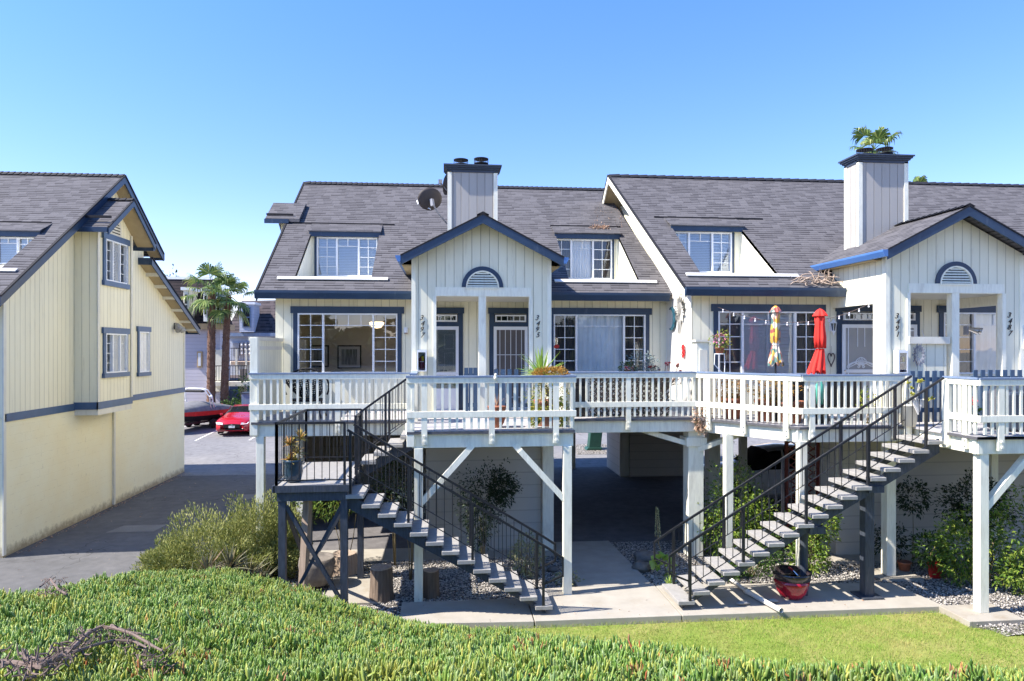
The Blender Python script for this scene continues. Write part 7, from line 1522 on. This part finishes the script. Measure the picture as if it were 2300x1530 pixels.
for i, (x, y, s, lb) in enumerate(((4.45,14.9,.22,'large boulder beside the path'),(4.2,14.35,.17,'smaller boulder by the path near the right stair foot'),(2.3,14.5,.09,'small stone at the foot of the right deck post'))):
    t = thing('boulder', lb, 'rock', (x,y,.3)); m = MB(); m.ball((x,y,.3+s*.4),(s*1.25,s,s*.75),14,.5); m.build('stone', M['rock'], t, smooth=True)
for lb, a, r_ in (('long flat grey stone on the slab beside the plastic pipe, nearest the stair foot', (5.45,12.15,.37), (.14,.06,.03)), ('flat grey stone on the slab by the open end of the plastic pipe', (6.05,12.2,.37), (.12,.05,.035))): t = thing('flat_stone', lb, 'rock', a); m = MB(); m.ball(a, r_, 12, .4); m.build('stone', M['tread'], t, smooth=True)
a, b, c_ = PZ(1755, 1372, .40), PZ(1680, 1330, .38), PZ(1640, 1300, .42); t = thing('plastic_pipe', 'off-white plastic drain pipe lying across the slab', 'pipe', a); m = MB(); m.tube([a, b], .045, 14, False); m.tube([a, b], .034, 14, False); m.tube([b, c_], .035, 12, False); m.build('pipe', M['pvc'], t, smooth=True); m = MB(); d = (b-a).normalized(); m.tube([b-d*.05, b+d*.08], .052, 14); m.build('coupling', M['pvc'], t, smooth=True)
c0 = V((6.62,12.5,.62)); t = thing('garden_trowel', 'red-handled trowel lying inside the red bowl planter', 'trowel', c0); m = MB(); m.tube([c0+V((-.1,0,.26)), c0+V((-.02,0,.20))], .02, 8); m.build_each('handle', M['red_paint'], t); m = MB(); m.tube([c0+V((-.02,0,.20)), c0+V((.06,-.02,.1))], [.012,.03], 8); m.build('blade', M['chrome'], t)
t = thing('edging_board', 'rust-brown edging strip along the lawn at the right edge', 'edging', (11.6,10.95,.2)); m = MB(); m.box(10.06,14,10.93,10.97,.1,.31); m.build('board', M['lattice_red'], t)
# dead vine lying on the ice plant
t = thing('dead_branch', 'dead woody red-brown vine lying across the ice plant at lower left', 'branch', (-3.2,4.7,3.1)); m = MB(); rr = random.Random(12)
def gp(px, py, dz=.19):
    best = None
    for i in range(60, 1400):
        tt_ = i*.01; u = (px-1150)/F; v = (HY-py)/F; x = tt_*(sa+u*ca); y = tt_*(ca-u*sa); z = EZ+tt_*v
        g_ = z-float(bank(np.array(x), np.array(y)))-dz
        if g_ < 0: return V((x,y,z))
        if best is None or g_ < best[0]: best = (g_, V((x,y,z)))
    return best[1]
main = [gp(*q) for q in ((-40,1482),(30,1488),(90,1497),(130,1478),(165,1455),(195,1425),(225,1408),(262,1412),(300,1425),(345,1452),(365,1462))]
m.tube(main, [.008,.012,.013,.015,.015,.012,.012,.011,.010,.008,.005], 7)
m.tube([gp(*q) for q in ((45,1467),(70,1478),(105,1482),(150,1470),(210,1450),(255,1438),(300,1440),(330,1455))], [.006,.009,.010,.010,.009,.008,.008,.005], 6)
m.tube([gp(*q) for q in ((250,1405),(285,1420),(318,1424))], [.011,.01,.007], 6)
for i in range(420):
    q = rr.uniform(0,1)*9.8; k = int(q); a = main[k]*(1-q+k)+main[k+1]*(q-k); a = a+V((rr.uniform(-.07,.07), rr.uniform(-.07,.07), rr.uniform(-.05,.03)));
    if k > 4: a = a+V((0,-.07*rr.random(),-.10*rr.random()))
    d = V((rr.uniform(-1,1), rr.uniform(-1,1), rr.uniform(-.5,1))).normalized(); m.tube([a, a+d*.03, a+d*.05+V((0,0,rr.uniform(-.02,.02)))], [.005,.004,.002], 4)
m.build('vine', M['twig'], t)
t = thing('dead_branch', 'short dead woody shoot at the top left edge of the ice plant', 'branch', gp(120,1330)); m = MB(); m.tube([gp(*q) for q in ((90,1318),(112,1300),(132,1325),(150,1335))], .012, 6)
for i in range(60): a = gp(rr.uniform(95,150), rr.uniform(1298,1335)); d = V((rr.uniform(-1,1), rr.uniform(-1,1), rr.uniform(-.5,1))).normalized(); m.tube([a, a+d*.06], [.006,.003], 4)
m.build('vine', M['twig'], t)

def wl_(r): y = r.uniform(17.2, 27.8); return (-10.1+abs(r.normal(0,.09)), y, .215), (r.normal(), r.normal(), .2)
debris('leaf_litter', 'dry leaf litter gathered along the foot of the end wall', None, None, 420, 98, (.03,.07), wl_)
def wl2(r): return (r.uniform(-9.8,-4.6), r.uniform(13.6,26), .21), (r.normal(), r.normal(), .1)
debris('leaf_litter', 'few dry leaves blown over the driveway', None, None, 110, 99, (.03,.06), wl2)
def wl3(r): return (r.uniform(-1,9), r.uniform(11.8,13.4), .345), (r.normal(), r.normal(), .1)
debris('leaf_litter', 'few dry leaves on the concrete slabs by the stairs', None, None, 90, 94, (.02,.05), wl3)
